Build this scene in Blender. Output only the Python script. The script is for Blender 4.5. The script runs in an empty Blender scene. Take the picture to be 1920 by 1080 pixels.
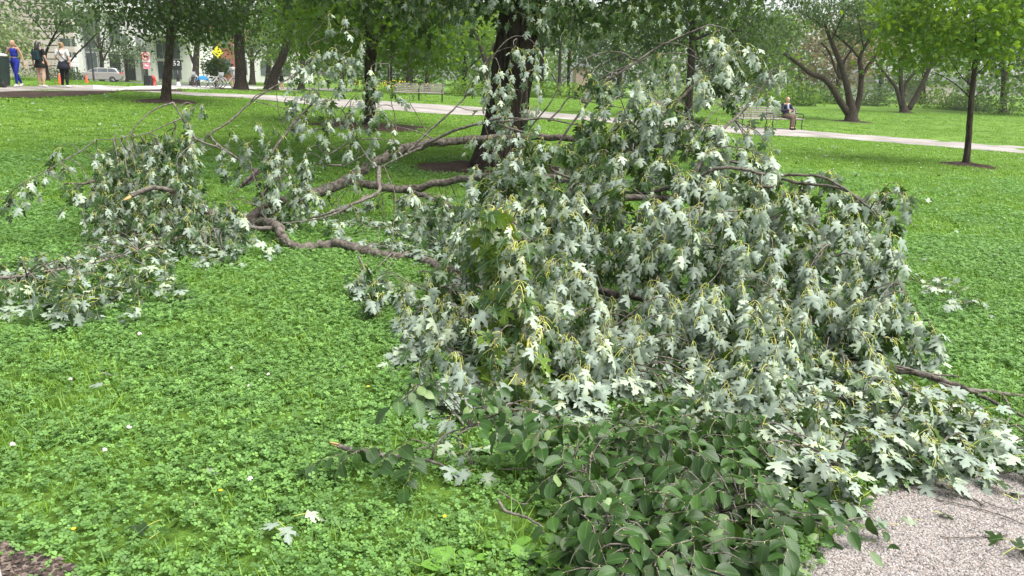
import bpy, bmesh, math, random
import numpy as np
from mathutils import Matrix, Vector
from mathutils.geometry import tessellate_polygon

rng = np.random.default_rng(7)
random.seed(7)
SC = bpy.context.scene
COL = SC.collection
R = math.radians

# ------------------------------------------------------------------ camera
F, CAMH, PITCH, ROLL = 1450.0, 1.6, R(15.4), R(1.8)
cam = bpy.data.cameras.new('camera')
cam.sensor_width = 36.0
cam.lens = 36.0 * F / 1920.0
cam.clip_start, cam.clip_end = 0.05, 2000
camo = bpy.data.objects.new('camera', cam)
COL.objects.link(camo)
MR = Matrix.Rotation(R(90) - PITCH, 4, 'X') @ Matrix.Rotation(ROLL, 4, 'Z')
camo.matrix_world = Matrix.Translation((0, 0, CAMH)) @ MR
SC.camera = camo
MRN = np.array(MR)[:3, :3]

# ------------------------------------------------------------------ light
SUN_EL, SUN_AZ = 62.0, 115.0          # azimuth: clockwise from +Y, where the light comes from
world = bpy.data.worlds.new('World')
SC.world = world
world.use_nodes = True
wn, wl = world.node_tree.nodes, world.node_tree.links
wn.clear()
sky = wn.new('ShaderNodeTexSky')
sky.sky_type = 'NISHITA'
sky.sun_disc = False
sky.sun_elevation = R(SUN_EL)
sky.sun_rotation = R(SUN_AZ)
sky.air_density, sky.dust_density, sky.ozone_density = 1.0, 2.0, 0.8
hsv = wn.new('ShaderNodeHueSaturation')
hsv.inputs['Saturation'].default_value = 0.22
bg = wn.new('ShaderNodeBackground')
bg.inputs['Strength'].default_value = 0.05
wo = wn.new('ShaderNodeOutputWorld')
wl.new(sky.outputs[0], hsv.inputs['Color'])
wl.new(hsv.outputs[0], bg.inputs['Color'])
wl.new(bg.outputs[0], wo.inputs['Surface'])
sl = bpy.data.lights.new('sun', 'SUN')
sl.energy, sl.angle, sl.color = 1.5, R(55), (1.0, 0.97, 0.92)
slo = bpy.data.objects.new('sun', sl)
COL.objects.link(slo)
_d = Vector((math.sin(R(SUN_AZ)) * math.cos(R(SUN_EL)), math.cos(R(SUN_AZ)) * math.cos(R(SUN_EL)), math.sin(R(SUN_EL))))
slo.rotation_euler = _d.to_track_quat('Z', 'Y').to_euler()
slo.location = (0, -10, 30)
vs = SC.view_settings
vs.view_transform, vs.look, vs.gamma, vs.use_curve_mapping = 'Standard', 'None', 1.0, False
SC.display_settings.display_device = 'sRGB'
vs.exposure = 2.4
SC.cycles.max_bounces = 8
SC.cycles.volume_bounces = 1
SC.cycles.transparent_max_bounces = 8
SC.cycles.use_denoising = True

# ------------------------------------------------------------------ terrain and projection
def sstep(a):
    a = np.clip(a, 0, 1)
    return a * a * (3 - 2 * a)

def T(x, y):
    """height of the ground"""
    x = np.asarray(x, float); y = np.asarray(y, float)
    big = sstep((y - 6) / 28) * np.clip(0.05 - 0.033 * x, -0.6, 0.9)
    small = 0.012 * np.sin(x * 1.3 + 0.7 * y) * np.sin(y * 0.9 - 0.4 * x) + 0.006 * np.sin(x * 3.1 - y * 2.3)
    g = np.clip((y - 34) / 40, 0, 1)
    far = -0.45 + 0.45 * sstep((x + 16) / 34)
    return big * (1 - g) + far * g + small

def T_slope(x, y):
    return sstep((np.asarray(y, float) - 6) / 28) * np.clip(0.05 - 0.033 * np.asarray(x, float), -0.6, 0.9)

def ray(px, py):
    v = MRN @ np.array([(px - 960) / F, (540 - py) / F, -1.0])
    return v / v[1]

def V(px, py, d):
    """the point seen at a pixel of the photograph, d metres ahead of the camera"""
    r = ray(px, py)
    return np.array([r[0] * d, d, CAMH + r[2] * d])

def G(px, py, lift=0.0, T=None):
    """the ground point seen at a pixel"""
    T = T or globals()['T']
    r = ray(px, py)
    lo, hi = 0.5, 0.5
    while hi < 400 and CAMH + r[2] * hi > T(r[0] * hi, hi) + lift:
        lo = hi; hi *= 1.03
    for _ in range(40):
        m = 0.5 * (lo + hi)
        if CAMH + r[2] * m > T(r[0] * m, m) + lift: lo = m
        else: hi = m
    return np.array([r[0] * hi, hi, T(r[0] * hi, hi) + lift])

def VG(px, py, d, lift=0.02):
    """as V, but never below the ground"""
    p = V(px, py, d)
    if p[2] < T(p[0], p[1]) + lift:
        p = G(px, py, lift)
    return p

def proj(P):
    P = np.asarray(P, float)
    c = (P - np.array([0, 0, CAMH])) @ MRN
    z = -c[..., 2]
    return np.stack([960 + F * c[..., 0] / z, 540 - F * c[..., 1] / z, z], -1)

def inpoly(px, py, poly):
    poly = np.asarray(poly, float)
    px = np.asarray(px); py = np.asarray(py)
    r = np.zeros(px.shape, bool)
    n = len(poly)
    for i in range(n):
        x1, y1 = poly[i]; x2, y2 = poly[(i + 1) % n]
        if y1 == y2: continue
        c = ((y1 > py) != (y2 > py)) & (px < (x2 - x1) * (py - y1) / (y2 - y1) + x1)
        r ^= c
    return r

# ------------------------------------------------------------------ objects
def tag(o, label=None, cat=None, group=None, kind=None):
    if label: o['label'] = label
    if cat: o['category'] = cat
    if group: o['group'] = group
    if kind: o['kind'] = kind
    return o

def thing(name, label, cat, loc=(0, 0, 0), rz=0.0, group=None):
    o = bpy.data.objects.new(name, None)
    o.empty_display_size = 0.1
    COL.objects.link(o)
    o.location = tuple(float(v) for v in loc)
    o.rotation_euler = (0, 0, rz)
    return tag(o, label, cat, group)

def link(name, me, parent=None, label=None, kind=None):
    o = bpy.data.objects.new(name, me)
    COL.objects.link(o)
    if parent is not None: o.parent = parent
    if label: o['label'] = label
    if kind: o['kind'] = kind
    return o

def copy_tree(o, parent=None):
    c = o.copy(); COL.objects.link(c)
    if parent is not None: c.parent = parent
    for ch in list(o.children): copy_tree(ch, c)
    return c

def catmull(pts, n=6):
    P = np.asarray(pts, float)
    if len(P) < 3:
        t = np.linspace(0, 1, n + 1)[:, None]
        return P[0] * (1 - t) + P[-1] * t
    Q = np.vstack([2 * P[0] - P[1], P, 2 * P[-1] - P[-2]])
    out = []
    for i in range(len(P) - 1):
        p0, p1, p2, p3 = Q[i:i + 4]
        for t in np.arange(n) / n:
            out.append(0.5 * (2 * p1 + (p2 - p0) * t + (2 * p0 - 5 * p1 + 4 * p2 - p3) * t * t + (3 * p1 - p0 - 3 * p2 + p3) * t ** 3))
    out.append(P[-1])
    return np.array(out)

class MB:
    def __init__(s):
        s.v = []; s.f = []; s.m = []; s.n = 0
    def add(s, verts, faces, mat=0):
        verts = np.asarray(verts, float).reshape(-1, 3)
        s.v.append(verts)
        for f in faces:
            s.f.append(tuple(int(i) + s.n for i in f)); s.m.append(mat)
        s.n += len(verts)
        return s
    def box(s, c, size, rz=0.0, mat=0, taper=1.0, M=None):
        a, b, h = size[0] / 2, size[1] / 2, size[2] / 2
        t = taper
        v = np.array([(-a, -b, -h), (a, -b, -h), (a, b, -h), (-a, b, -h), (-a * t, -b * t, h), (a * t, -b * t, h), (a * t, b * t, h), (-a * t, b * t, h)])
        if rz:
            cs, sn = math.cos(rz), math.sin(rz)
            v = v @ np.array([(cs, sn, 0), (-sn, cs, 0), (0, 0, 1)])
        if M is not None: v = v @ np.asarray(M).T
        return s.add(v + np.asarray(c), [(0, 3, 2, 1), (4, 5, 6, 7), (0, 1, 5, 4), (1, 2, 6, 5), (2, 3, 7, 6), (3, 0, 4, 7)], mat)
    def tube(s, pts, rad, n=8, mat=0, cap=True, wob=0.0, seed=0):
        P = np.asarray(pts, float); k = len(P)
        rad = np.full(k, rad, float) if np.isscalar(rad) else np.interp(np.linspace(0, 1, k), np.linspace(0, 1, len(rad)), rad)
        tan = np.gradient(P, axis=0); tan /= np.linalg.norm(tan, axis=1)[:, None] + 1e-9
        ref = np.array([0, 0, 1.0]) if abs(tan[0][2]) < 0.9 else np.array([1.0, 0, 0])
        u = np.cross(tan[0], ref); u /= np.linalg.norm(u)
        ang = np.arange(n) * 2 * math.pi / n
        rr = np.random.default_rng(seed)
        vs_ = []
        for i in range(k):
            u = u - tan[i] * (u @ tan[i]); u /= np.linalg.norm(u) + 1e-9
            w = np.cross(tan[i], u)
            r = rad[i] * (1 + wob * rr.normal(size=n)) if wob else np.full(n, rad[i])
            vs_.append(P[i] + (np.cos(ang) * r)[:, None] * u + (np.sin(ang) * r)[:, None] * w)
        faces = [(i * n + j, i * n + (j + 1) % n, (i + 1) * n + (j + 1) % n, (i + 1) * n + j) for i in range(k - 1) for j in range(n)]
        if cap:
            faces.append(tuple(range(n))[::-1]); faces.append(tuple((k - 1) * n + j for j in range(n)))
        return s.add(np.vstack(vs_), faces, mat)
    def lathe(s, prof, n=16, c=(0, 0, 0), mat=0, sx=1.0, sy=1.0, M=None):
        ang = np.arange(n) * 2 * math.pi / n
        vs_ = np.array([(r * math.cos(a) * sx, r * math.sin(a) * sy, z) for r, z in prof for a in ang])
        k = len(prof)
        faces = [(i * n + j, i * n + (j + 1) % n, (i + 1) * n + (j + 1) % n, (i + 1) * n + j) for i in range(k - 1) for j in range(n)]
        faces.append(tuple(range(n))[::-1]); faces.append(tuple((k - 1) * n + j for j in range(n)))
        if M is not None: vs_ = vs_ @ np.asarray(M).T
        return s.add(vs_ + np.asarray(c), faces, mat)
    def ball(s, c, r, n=10, mat=0):
        r = (r, r, r) if np.isscalar(r) else r
        k = n // 2 + 1
        prof = [(max(math.sin(math.pi * i / k), 0.02), -math.cos(math.pi * i / k)) for i in range(k + 1)]
        ang = np.arange(n) * 2 * math.pi / n
        vs_ = np.array([(q * math.cos(a) * r[0], q * math.sin(a) * r[1], z * r[2]) for q, z in prof for a in ang])
        faces = [(i * n + j, i * n + (j + 1) % n, (i + 1) * n + (j + 1) % n, (i + 1) * n + j) for i in range(k) for j in range(n)]
        faces.append(tuple(range(n))[::-1]); faces.append(tuple(k * n + j for j in range(n)))
        return s.add(vs_ + np.asarray(c), faces, mat)
    def prism(s, outline, y0, y1, mat=0):
        """outline in XZ, extruded along Y"""
        n = len(outline)
        vs_ = [(x, y0, z) for x, z in outline] + [(x, y1, z) for x, z in outline]
        faces = [tuple(range(n)), tuple(range(n, 2 * n))[::-1]] + [(i, n + i, n + (i + 1) % n, (i + 1) % n) for i in range(n)]
        return s.add(vs_, faces, mat)
    def mesh(s, name, mats, smooth=False, off=None):
        me = bpy.data.meshes.new(name)
        vv = np.vstack(s.v)
        if off is not None: vv = vv - np.asarray(off)
        me.from_pydata([tuple(p) for p in vv], [], s.f)
        for m in (mats if isinstance(mats, (list, tuple)) else [mats]): me.materials.append(m)
        me.polygons.foreach_set('material_index', s.m)
        if smooth: me.polygons.foreach_set('use_smooth', [True] * len(me.polygons))
        bm = bmesh.new(); bm.from_mesh(me)
        bmesh.ops.recalc_face_normals(bm, faces=bm.faces)
        bm.to_mesh(me); bm.free()
        me.update()
        return me
    def build(s, name, mats, parent=None, smooth=False, world=False, label=None, kind=None, bevel=0.0):
        me = s.mesh(name, mats, smooth, np.array(parent.location) if (world and parent is not None) else None)
        o = link(name, me, parent, label, kind)
        if bevel:
            b = o.modifiers.new('bevel', 'BEVEL'); b.width = bevel; b.segments = 2; b.limit_method = 'ANGLE'
        return o

# ------------------------------------------------------------------ materials
def newmat(name):
    m = bpy.data.materials.new(name); m.use_nodes = True
    nt = m.node_tree; nt.nodes.clear()
    out = nt.nodes.new('ShaderNodeOutputMaterial')
    return m, nt, nt.nodes, nt.links, out

def ramp(nodes, stops):
    r = nodes.new('ShaderNodeValToRGB')
    e = r.color_ramp.elements
    while len(e) < len(stops): e.new(0.5)
    for el, (p, c) in zip(e, stops):
        el.position = p; el.color = (*c, 1) if len(c) == 3 else c
    return r

def mat_plain(name, col, rough=0.6, metal=0.0, var=0.12, scale=6.0, bump=0.0, spec=0.5):
    m, nt, N, L, out = newmat(name)
    p = N.new('ShaderNodeBsdfPrincipled')
    tc = N.new('ShaderNodeTexCoord')
    nz = N.new('ShaderNodeTexNoise'); nz.inputs['Scale'].default_value = scale; nz.inputs['Detail'].default_value = 5
    L.new(tc.outputs['Object'], nz.inputs['Vector'])
    a = tuple(c * (1 - var) for c in col); b = tuple(min(1, c * (1 + var)) for c in col)
    r = ramp(N, [(0.3, a), (0.7, b)])
    L.new(nz.outputs['Fac'], r.inputs[0]); L.new(r.outputs[0], p.inputs['Base Color'])
    p.inputs['Roughness'].default_value = rough; p.inputs['Metallic'].default_value = metal
    p.inputs['Specular IOR Level'].default_value = spec
    if bump:
        b = N.new('ShaderNodeBump'); b.inputs['Strength'].default_value = bump; b.inputs['Distance'].default_value = 0.02
        L.new(nz.outputs['Fac'], b.inputs['Height']); L.new(b.outputs[0], p.inputs['Normal'])
    L.new(p.outputs[0], out.inputs[0])
    return m

def mat_bark(name, dark, light, scale=14.0, bump=0.8, stretch=0.16, dist=0.03):
    m, nt, N, L, out = newmat(name)
    p = N.new('ShaderNodeBsdfPrincipled'); p.inputs['Roughness'].default_value = 0.92
    p.inputs['Specular IOR Level'].default_value = 0.2
    tc = N.new('ShaderNodeTexCoord'); mp = N.new('ShaderNodeMapping')
    mp.inputs['Scale'].default_value = (1, 1, stretch)
    L.new(tc.outputs['Object'], mp.inputs['Vector'])
    n1 = N.new('ShaderNodeTexNoise'); n1.inputs['Scale'].default_value = scale; n1.inputs['Detail'].default_value = 8; n1.inputs['Roughness'].default_value = 0.65
    n2 = N.new('ShaderNodeTexNoise'); n2.inputs['Scale'].default_value = 3.0; n2.inputs['Detail'].default_value = 4
    L.new(mp.outputs[0], n1.inputs['Vector']); L.new(tc.outputs['Object'], n2.inputs['Vector'])
    r = ramp(N, [(0.36, dark), (0.62, light)])
    L.new(n1.outputs['Fac'], r.inputs[0])
    mx = N.new('ShaderNodeMixRGB'); mx.blend_type = 'MULTIPLY'; mx.inputs[0].default_value = 0.6
    r2 = ramp(N, [(0.3, (0.55, 0.55, 0.52)), (0.7, (1, 1, 1))])
    L.new(n2.outputs['Fac'], r2.inputs[0])
    L.new(r.outputs[0], mx.inputs[1]); L.new(r2.outputs[0], mx.inputs[2]); L.new(mx.outputs[0], p.inputs['Base Color'])
    b = N.new('ShaderNodeBump'); b.inputs['Strength'].default_value = bump; b.inputs['Distance'].default_value = dist
    L.new(n1.outputs['Fac'], b.inputs['Height']); L.new(b.outputs[0], p.inputs['Normal'])
    L.new(p.outputs[0], out.inputs[0])
    return m

def mat_leaf(name, top, under, rough=0.45, trans=0.28, tcol=None, var=0.35, ribs=0.0, veins=0.0, instancer=False, spec=0.4):
    """two sided leaf: front face = upper side, back face = under side"""
    m, nt, N, L, out = newmat(name)
    p = N.new('ShaderNodeBsdfPrincipled')
    p.inputs['Roughness'].default_value = rough; p.inputs['Specular IOR Level'].default_value = spec
    geo = N.new('ShaderNodeNewGeometry')
    at = N.new('ShaderNodeAttribute'); at.attribute_name = 'rnd'
    oi = N.new('ShaderNodeObjectInfo')
    ad = N.new('ShaderNodeMath'); ad.operation = 'ADD'
    L.new(at.outputs['Fac'], ad.inputs[0]); L.new(oi.outputs['Random'], ad.inputs[1])
    fr = N.new('ShaderNodeMath'); fr.operation = 'FRACT'; L.new(ad.outputs[0], fr.inputs[0])
    def spread(c):
        return [(0.0, tuple(x * (1 - var) for x in c)), (0.5, c), (1.0, (c[0] * (1 + var * 1.2), c[1] * (1 + var), c[2] * (1 + var * 0.5)))]
    r1 = ramp(N, spread(top)); r2 = ramp(N, spread(under))
    L.new(fr.outputs[0], r1.inputs[0]); L.new(fr.outputs[0], r2.inputs[0])
    mx = N.new('ShaderNodeMixRGB'); L.new(geo.outputs['Backfacing'], mx.inputs[0])
    L.new(r1.outputs[0], mx.inputs[1]); L.new(r2.outputs[0], mx.inputs[2])
    colsock = mx.outputs[0]
    if ribs or veins:
        lu = N.new('ShaderNodeAttribute'); lu.attribute_name = 'luv'
        sp = N.new('ShaderNodeSeparateXYZ'); L.new(lu.outputs['Vector'], sp.inputs[0])
        ab = N.new('ShaderNodeMath'); ab.operation = 'ABSOLUTE'; L.new(sp.outputs['X'], ab.inputs[0])
        if ribs:
            k = N.new('ShaderNodeMath'); k.operation = 'MULTIPLY_ADD'; L.new(ab.outputs[0], k.inputs[0]); k.inputs[1].default_value = -0.75; L.new(sp.outputs['Y'], k.inputs[2])
            s = N.new('ShaderNodeMath'); s.operation = 'MULTIPLY'; L.new(k.outputs[0], s.inputs[0]); s.inputs[1].default_value = 75.0
            si = N.new('ShaderNodeMath'); si.operation = 'SINE'; L.new(s.outputs[0], si.inputs[0])
            b = N.new('ShaderNodeBump'); b.inputs['Strength'].default_value = ribs; b.inputs['Distance'].default_value = 0.004
            L.new(si.outputs[0], b.inputs['Height']); L.new(b.outputs[0], p.inputs['Normal'])
        lt = N.new('ShaderNodeMath'); lt.operation = 'LESS_THAN'; L.new(ab.outputs[0], lt.inputs[0]); lt.inputs[1].default_value = 0.012
        ml = N.new('ShaderNodeMath'); ml.operation = 'MULTIPLY'; L.new(lt.outputs[0], ml.inputs[0]); ml.inputs[1].default_value = veins
        mv = N.new('ShaderNodeMixRGB'); L.new(ml.outputs[0], mv.inputs[0]); L.new(colsock, mv.inputs[1])
        mv.inputs[2].default_value = (min(1, under[0] * 1.25), min(1, under[1] * 1.35), under[2] * 0.8, 1)
        colsock = mv.outputs[0]
    L.new(colsock, p.inputs['Base Color'])
    tr = N.new('ShaderNodeBsdfTranslucent')
    tr.inputs['Color'].default_value = (*(tcol or (top[0] * 2.2, top[1] * 2.0, top[2] * 0.8)), 1)
    ms = N.new('ShaderNodeMixShader'); ms.inputs[0].default_value = trans
    L.new(p.outputs[0], ms.inputs[1]); L.new(tr.outputs[0], ms.inputs[2])
    L.new(ms.outputs[0], out.inputs[0])
    return m

M = {}
M['maple'] = mat_leaf('maple_leaf_mat', (0.022, 0.056, 0.010), (0.258, 0.325, 0.262), rough=0.46, trans=0.15, tcol=(0.16, 0.28, 0.02), var=0.38, veins=0.5)
M['petiole'] = mat_plain('petiole_mat', (0.46, 0.50, 0.10), 0.5, var=0.25, scale=20)
M['elm'] = mat_leaf('elm_leaf_mat', (0.027, 0.070, 0.013), (0.14, 0.21, 0.09), rough=0.38, trans=0.12, tcol=(0.12, 0.24, 0.03), var=0.4, ribs=0.2, veins=0.35)
M['bark_limb'] = mat_bark('limb_bark_mat', (0.040, 0.034, 0.028), (0.200, 0.175, 0.148), scale=30, bump=1.0, stretch=1.0, dist=0.014)
M['bark_twig'] = mat_bark('twig_bark_mat', (0.060, 0.050, 0.044), (0.23, 0.205, 0.18), scale=40, bump=0.3, stretch=1.0, dist=0.004)
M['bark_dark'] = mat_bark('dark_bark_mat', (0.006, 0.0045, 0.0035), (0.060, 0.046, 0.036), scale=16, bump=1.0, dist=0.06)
M['bark_brown'] = mat_bark('brown_bark_mat', (0.014, 0.010, 0.008), (0.085, 0.065, 0.052), scale=26, bump=0.8)
M['wood_raw'] = mat_plain('raw_wood_mat', (0.52, 0.34, 0.14), 0.7, var=0.3, scale=60)
# ------------------------------------------------------------------ leaf templates
MAPLE_HALF = [(0.16, -0.04), (0.40, 0.00), (0.31, 0.09), (0.20, 0.19), (0.36, 0.24), (0.47, 0.30), (0.47, 0.37), (0.62, 0.57),
              (0.46, 0.52), (0.41, 0.55), (0.33, 0.45), (0.13, 0.41), (0.17, 0.55), (0.28, 0.64), (0.20, 0.69), (0.22, 0.79), (0.11, 0.82)]
ELM_HALF = [(0.10, 0.02), (0.22, 0.14), (0.29, 0.32), (0.30, 0.50), (0.25, 0.68), (0.15, 0.84), (0.05, 0.96)]

def flat_leaf(half, midn=5):
    mid = [(0.0, t) for t in np.linspace(0, 1, midn + 1)]
    right = list(half)
    poly = [mid[0]] + right + mid[::-1][:-1]
    tri = tessellate_polygon([[Vector((x, y, 0)) for x, y in poly]])
    nR = len(poly)
    verts = list(poly)
    tris = []
    for a, b, c in tri:
        (x1, y1), (x2, y2), (x3, y3) = poly[a], poly[b], poly[c]
        if (x2 - x1) * (y3 - y1) - (x3 - x1) * (y2 - y1) < 0: b, c = c, b
        tris.append((a, b, c))
    mirror = {}
    for i, (x, y) in enumerate(poly):
        if x == 0: mirror[i] = i
        else:
            mirror[i] = len(verts); verts.append((-x, y))
    tris += [(mirror[a], mirror[c], mirror[b]) for a, b, c in tris]
    return np.array(verts), np.array(tris)

FLAT_MAPLE = flat_leaf(MAPLE_HALF)
FLAT_ELM = flat_leaf(ELM_HALF, 4)

def bend_leaf(flat, length, fold, curl, rr, width=1.0, wave=0.03, lobedroop=0.15):
    """flat leaf in XY (upper side +Z) -> 3-D blade, base at the origin, tip along +Y at first"""
    uv, tris = flat
    x = uv[:, 0] * width * (1 + 0.08 * rr.normal()); y = uv[:, 1].copy()
    skew = 0.06 * rr.normal()
    x = x + skew * y * (1 - y)
    z = fold * np.abs(x) - lobedroop * x * x * (1.0 + 0.6 * rr.normal()) + wave * np.sin(7 * y + rr.uniform(0, 6)) * np.sign(x) * np.abs(x) * 3
    z = z + 0.35 * wave * rr.normal(size=len(x))
    z[uv[:, 0] == 0] = 0
    # bend along the length
    k = -curl
    if abs(k) > 1e-3:
        th = k * y
        yy = np.sin(th) / k - z * np.sin(th)
        zz = (1 - np.cos(th)) / k + z * np.cos(th)
    else:
        yy, zz = y, z
    return np.stack([x, yy, zz], 1) * length, tris

def petiole_tube(path, r0, r1, n=3):
    P = np.asarray(path); k = len(P)
    tan = np.gradient(P, axis=0); tan /= np.linalg.norm(tan, axis=1)[:, None] + 1e-9
    u = np.array([1.0, 0, 0])
    vs_ = []; fs = []
    for i in range(k):
        w = np.cross(tan[i], u); w /= np.linalg.norm(w) + 1e-9
        r = r0 + (r1 - r0) * i / (k - 1)
        for j in range(n):
            a = 2 * math.pi * j / n
            vs_.append(P[i] + r * (math.cos(a) * u + math.sin(a) * w))
    for i in range(k - 1):
        for j in range(n):
            a, b = i * n + j, i * n + (j + 1) % n
            fs += [(a, b, b + n), (a, b + n, a + n)]
    return np.array(vs_), np.array(fs)

class Tmpl:
    pass

def leaf_template(flat, length, pet, hang, pale, rr, fold=0.25, curl=0.5, width=1.0, prad=0.00135, luvs=1.0):
    """origin at the node on the twig; +Y outward, +Z up.  hang: angle of the blade below horizontal.
    pale: the under side faces outward/up"""
    t = Tmpl()
    bv, bt = bend_leaf(flat, length, fold, curl if not pale else -abs(curl) * 0.6, rr, width)
    if pale:                                   # turn the blade over about its length
        bv = bv * np.array([-1, 1, -1])
    a = -hang
    rot = np.array([(1, 0, 0), (0, math.cos(a), -math.sin(a)), (0, math.sin(a), math.cos(a))])
    tw = rr.normal() * 0.25
    ty = np.array([(math.cos(tw), 0, math.sin(tw)), (0, 1, 0), (-math.sin(tw), 0, math.cos(tw))])
    bv = (bv @ ty.T) @ rot.T
    if pet > 0:
        sd = rr.normal() * 0.15
        dn = math.sin(hang); end = np.array([sd * pet, pet * (0.86 - 0.42 * dn), pet * (0.18 - 0.92 * dn * dn)])
        mid1 = np.array([0.30 * sd * pet, end[1] * .42, end[2] * .20 + pet * .05]); mid2 = np.array([0.66 * sd * pet, end[1] * .78, end[2] * .58 + pet * .03])
        path = np.array([(0, 0, 0), mid1, mid2, end])
        pv, pt = petiole_tube(path, prad * 1.2, prad)
        bv = bv + end
        t.v = np.vstack([bv, pv]); t.t = np.vstack([bt, pt + len(bv)])
        t.m = np.array([0] * len(bt) + [1] * len(pt), np.int32)
        t.luv = np.vstack([np.c_[flat[0], np.zeros(len(flat[0]))], np.full((len(pv), 3), 0.5)])
    else:
        t.v, t.t, t.m = bv, bt, np.zeros(len(bt), np.int32)
        t.luv = np.c_[flat[0], np.zeros(len(flat[0]))]
    t.me = None
    t.len = length
    t.ctr = bv.mean(0)
    return t

def tmpl_mesh(t, name, mats):
    if t.me is None:
        t.me = raw_mesh(name, t.v, t.t, t.m, mats, {'luv': t.luv, 'rnd': np.zeros(len(t.v))})
    return t.me

def raw_mesh(name, v, t, m, mats, attrs=None, smooth=True):
    me = bpy.data.meshes.new(name)
    v = np.ascontiguousarray(v, np.float32); t = np.ascontiguousarray(t, np.int32)
    me.vertices.add(len(v)); me.vertices.foreach_set('co', v.ravel())
    me.loops.add(t.size); me.loops.foreach_set('vertex_index', t.ravel())
    me.polygons.add(len(t))
    me.polygons.foreach_set('loop_start', np.arange(len(t), dtype=np.int32) * t.shape[1])
    for mm in mats: me.materials.append(mm)
    if m is not None: me.polygons.foreach_set('material_index', np.ascontiguousarray(m, np.int32))
    me.polygons.foreach_set('use_smooth', np.full(len(t), smooth))
    for k, a in (attrs or {}).items():
        a = np.asarray(a, np.float32)
        if a.ndim == 2:
            at = me.attributes.new(k, 'FLOAT_VECTOR', 'POINT'); at.data.foreach_set('vector', a.ravel())
        else:
            at = me.attributes.new(k, 'FLOAT', 'POINT'); at.data.foreach_set('value', a.ravel())
    me.update(calc_edges=True)
    return me

def rotz(a):
    c, s = np.cos(a), np.sin(a); z = np.zeros_like(c); o = np.ones_like(c)
    return np.stack([np.stack([c, -s, z], -1), np.stack([s, c, z], -1), np.stack([z, z, o], -1)], -2)
def rotx(a):
    c, s = np.cos(a), np.sin(a); z = np.zeros_like(c); o = np.ones_like(c)
    return np.stack([np.stack([o, z, z], -1), np.stack([z, c, -s], -1), np.stack([z, s, c], -1)], -2)
def roty(a):
    c, s = np.cos(a), np.sin(a); z = np.zeros_like(c); o = np.ones_like(c)
    return np.stack([np.stack([c, z, s], -1), np.stack([z, o, z], -1), np.stack([-s, z, c], -1)], -2)

def scatter_mesh(name, tmpls, which, pos, mats3, rnd, mats, off=None):
    """one mesh of many leaves.  mats3: (n,3,3) incl. scale"""
    Vs, Ts, Ms, Ls, Rs = [], [], [], [], []
    base = 0
    for k, t in enumerate(tmpls):
        s = np.nonzero(which == k)[0]
        if not len(s): continue
        vv = np.einsum('nij,vj->nvi', mats3[s], t.v) + pos[s][:, None, :]
        nv = len(t.v)
        tt = t.t[None] + (np.arange(len(s)) * nv)[:, None, None] + base
        Vs.append(vv.reshape(-1, 3)); Ts.append(tt.reshape(-1, 3)); Ms.append(np.tile(t.m, len(s)))
        Ls.append(np.tile(t.luv, (len(s), 1))); Rs.append(np.repeat(rnd[s], nv))
        base += nv * len(s)
    v = np.vstack(Vs)
    if off is not None: v = v - np.asarray(off)
    return raw_mesh(name, v, np.vstack(Ts), np.concatenate(Ms), mats, {'luv': np.vstack(Ls), 'rnd': np.concatenate(Rs)})

rt = np.random.default_rng(21)
TM_HANG_P = [leaf_template(FLAT_MAPLE, 0.081 * rt.uniform(0.85, 1.1), rt.uniform(0.05, 0.095), R(rt.uniform(50, 88)), True, rt, fold=rt.uniform(0.25, 0.75), curl=rt.uniform(0.2, 1.5), width=rt.uniform(0.62, 0.98)) for _ in range(12)]
TM_HANG_D = [leaf_template(FLAT_MAPLE, 0.081 * rt.uniform(0.85, 1.1), rt.uniform(0.05, 0.095), R(rt.uniform(40, 85)), False, rt, fold=rt.uniform(0.2, 0.45), curl=rt.uniform(0.3, 0.8), width=rt.uniform(0.8, 1.0)) for _ in range(6)]
TM_LAY_P = [leaf_template(FLAT_MAPLE, 0.081 * rt.uniform(0.85, 1.1), rt.uniform(0.05, 0.08), R(rt.uniform(5, 38)), True, rt, fold=rt.uniform(0.1, 0.35), curl=rt.uniform(0.2, 0.7), width=rt.uniform(0.85, 1.0)) for _ in range(7)]
TM_LAY_D = [leaf_template(FLAT_MAPLE, 0.081 * rt.uniform(0.85, 1.1), rt.uniform(0.05, 0.08), R(rt.uniform(5, 35)), False, rt, fold=rt.uniform(0.1, 0.35), curl=rt.uniform(0.2, 0.6), width=rt.uniform(0.85, 1.0)) for _ in range(4)]
MAPLES = TM_HANG_P + TM_HANG_D + TM_LAY_P + TM_LAY_D
IDX = {'hp': (0, 12), 'hd': (12, 18), 'lp': (18, 25), 'ld': (25, 29)}
ELMS = [leaf_template(FLAT_ELM, 0.071 * rt.uniform(0.8, 1.15), 0.008, R(rt.uniform(0, 50)), False, rt, fold=rt.uniform(0.15, 0.5), curl=rt.uniform(0.2, 0.8), width=rt.uniform(0.9, 1.1), prad=0.0012) for _ in range(8)]
ELMS += [leaf_template(FLAT_ELM, 0.065 * rt.uniform(0.8, 1.1), 0.008, R(rt.uniform(20, 70)), True, rt, fold=0.2, curl=0.4, prad=0.0012) for _ in range(2)]

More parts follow.
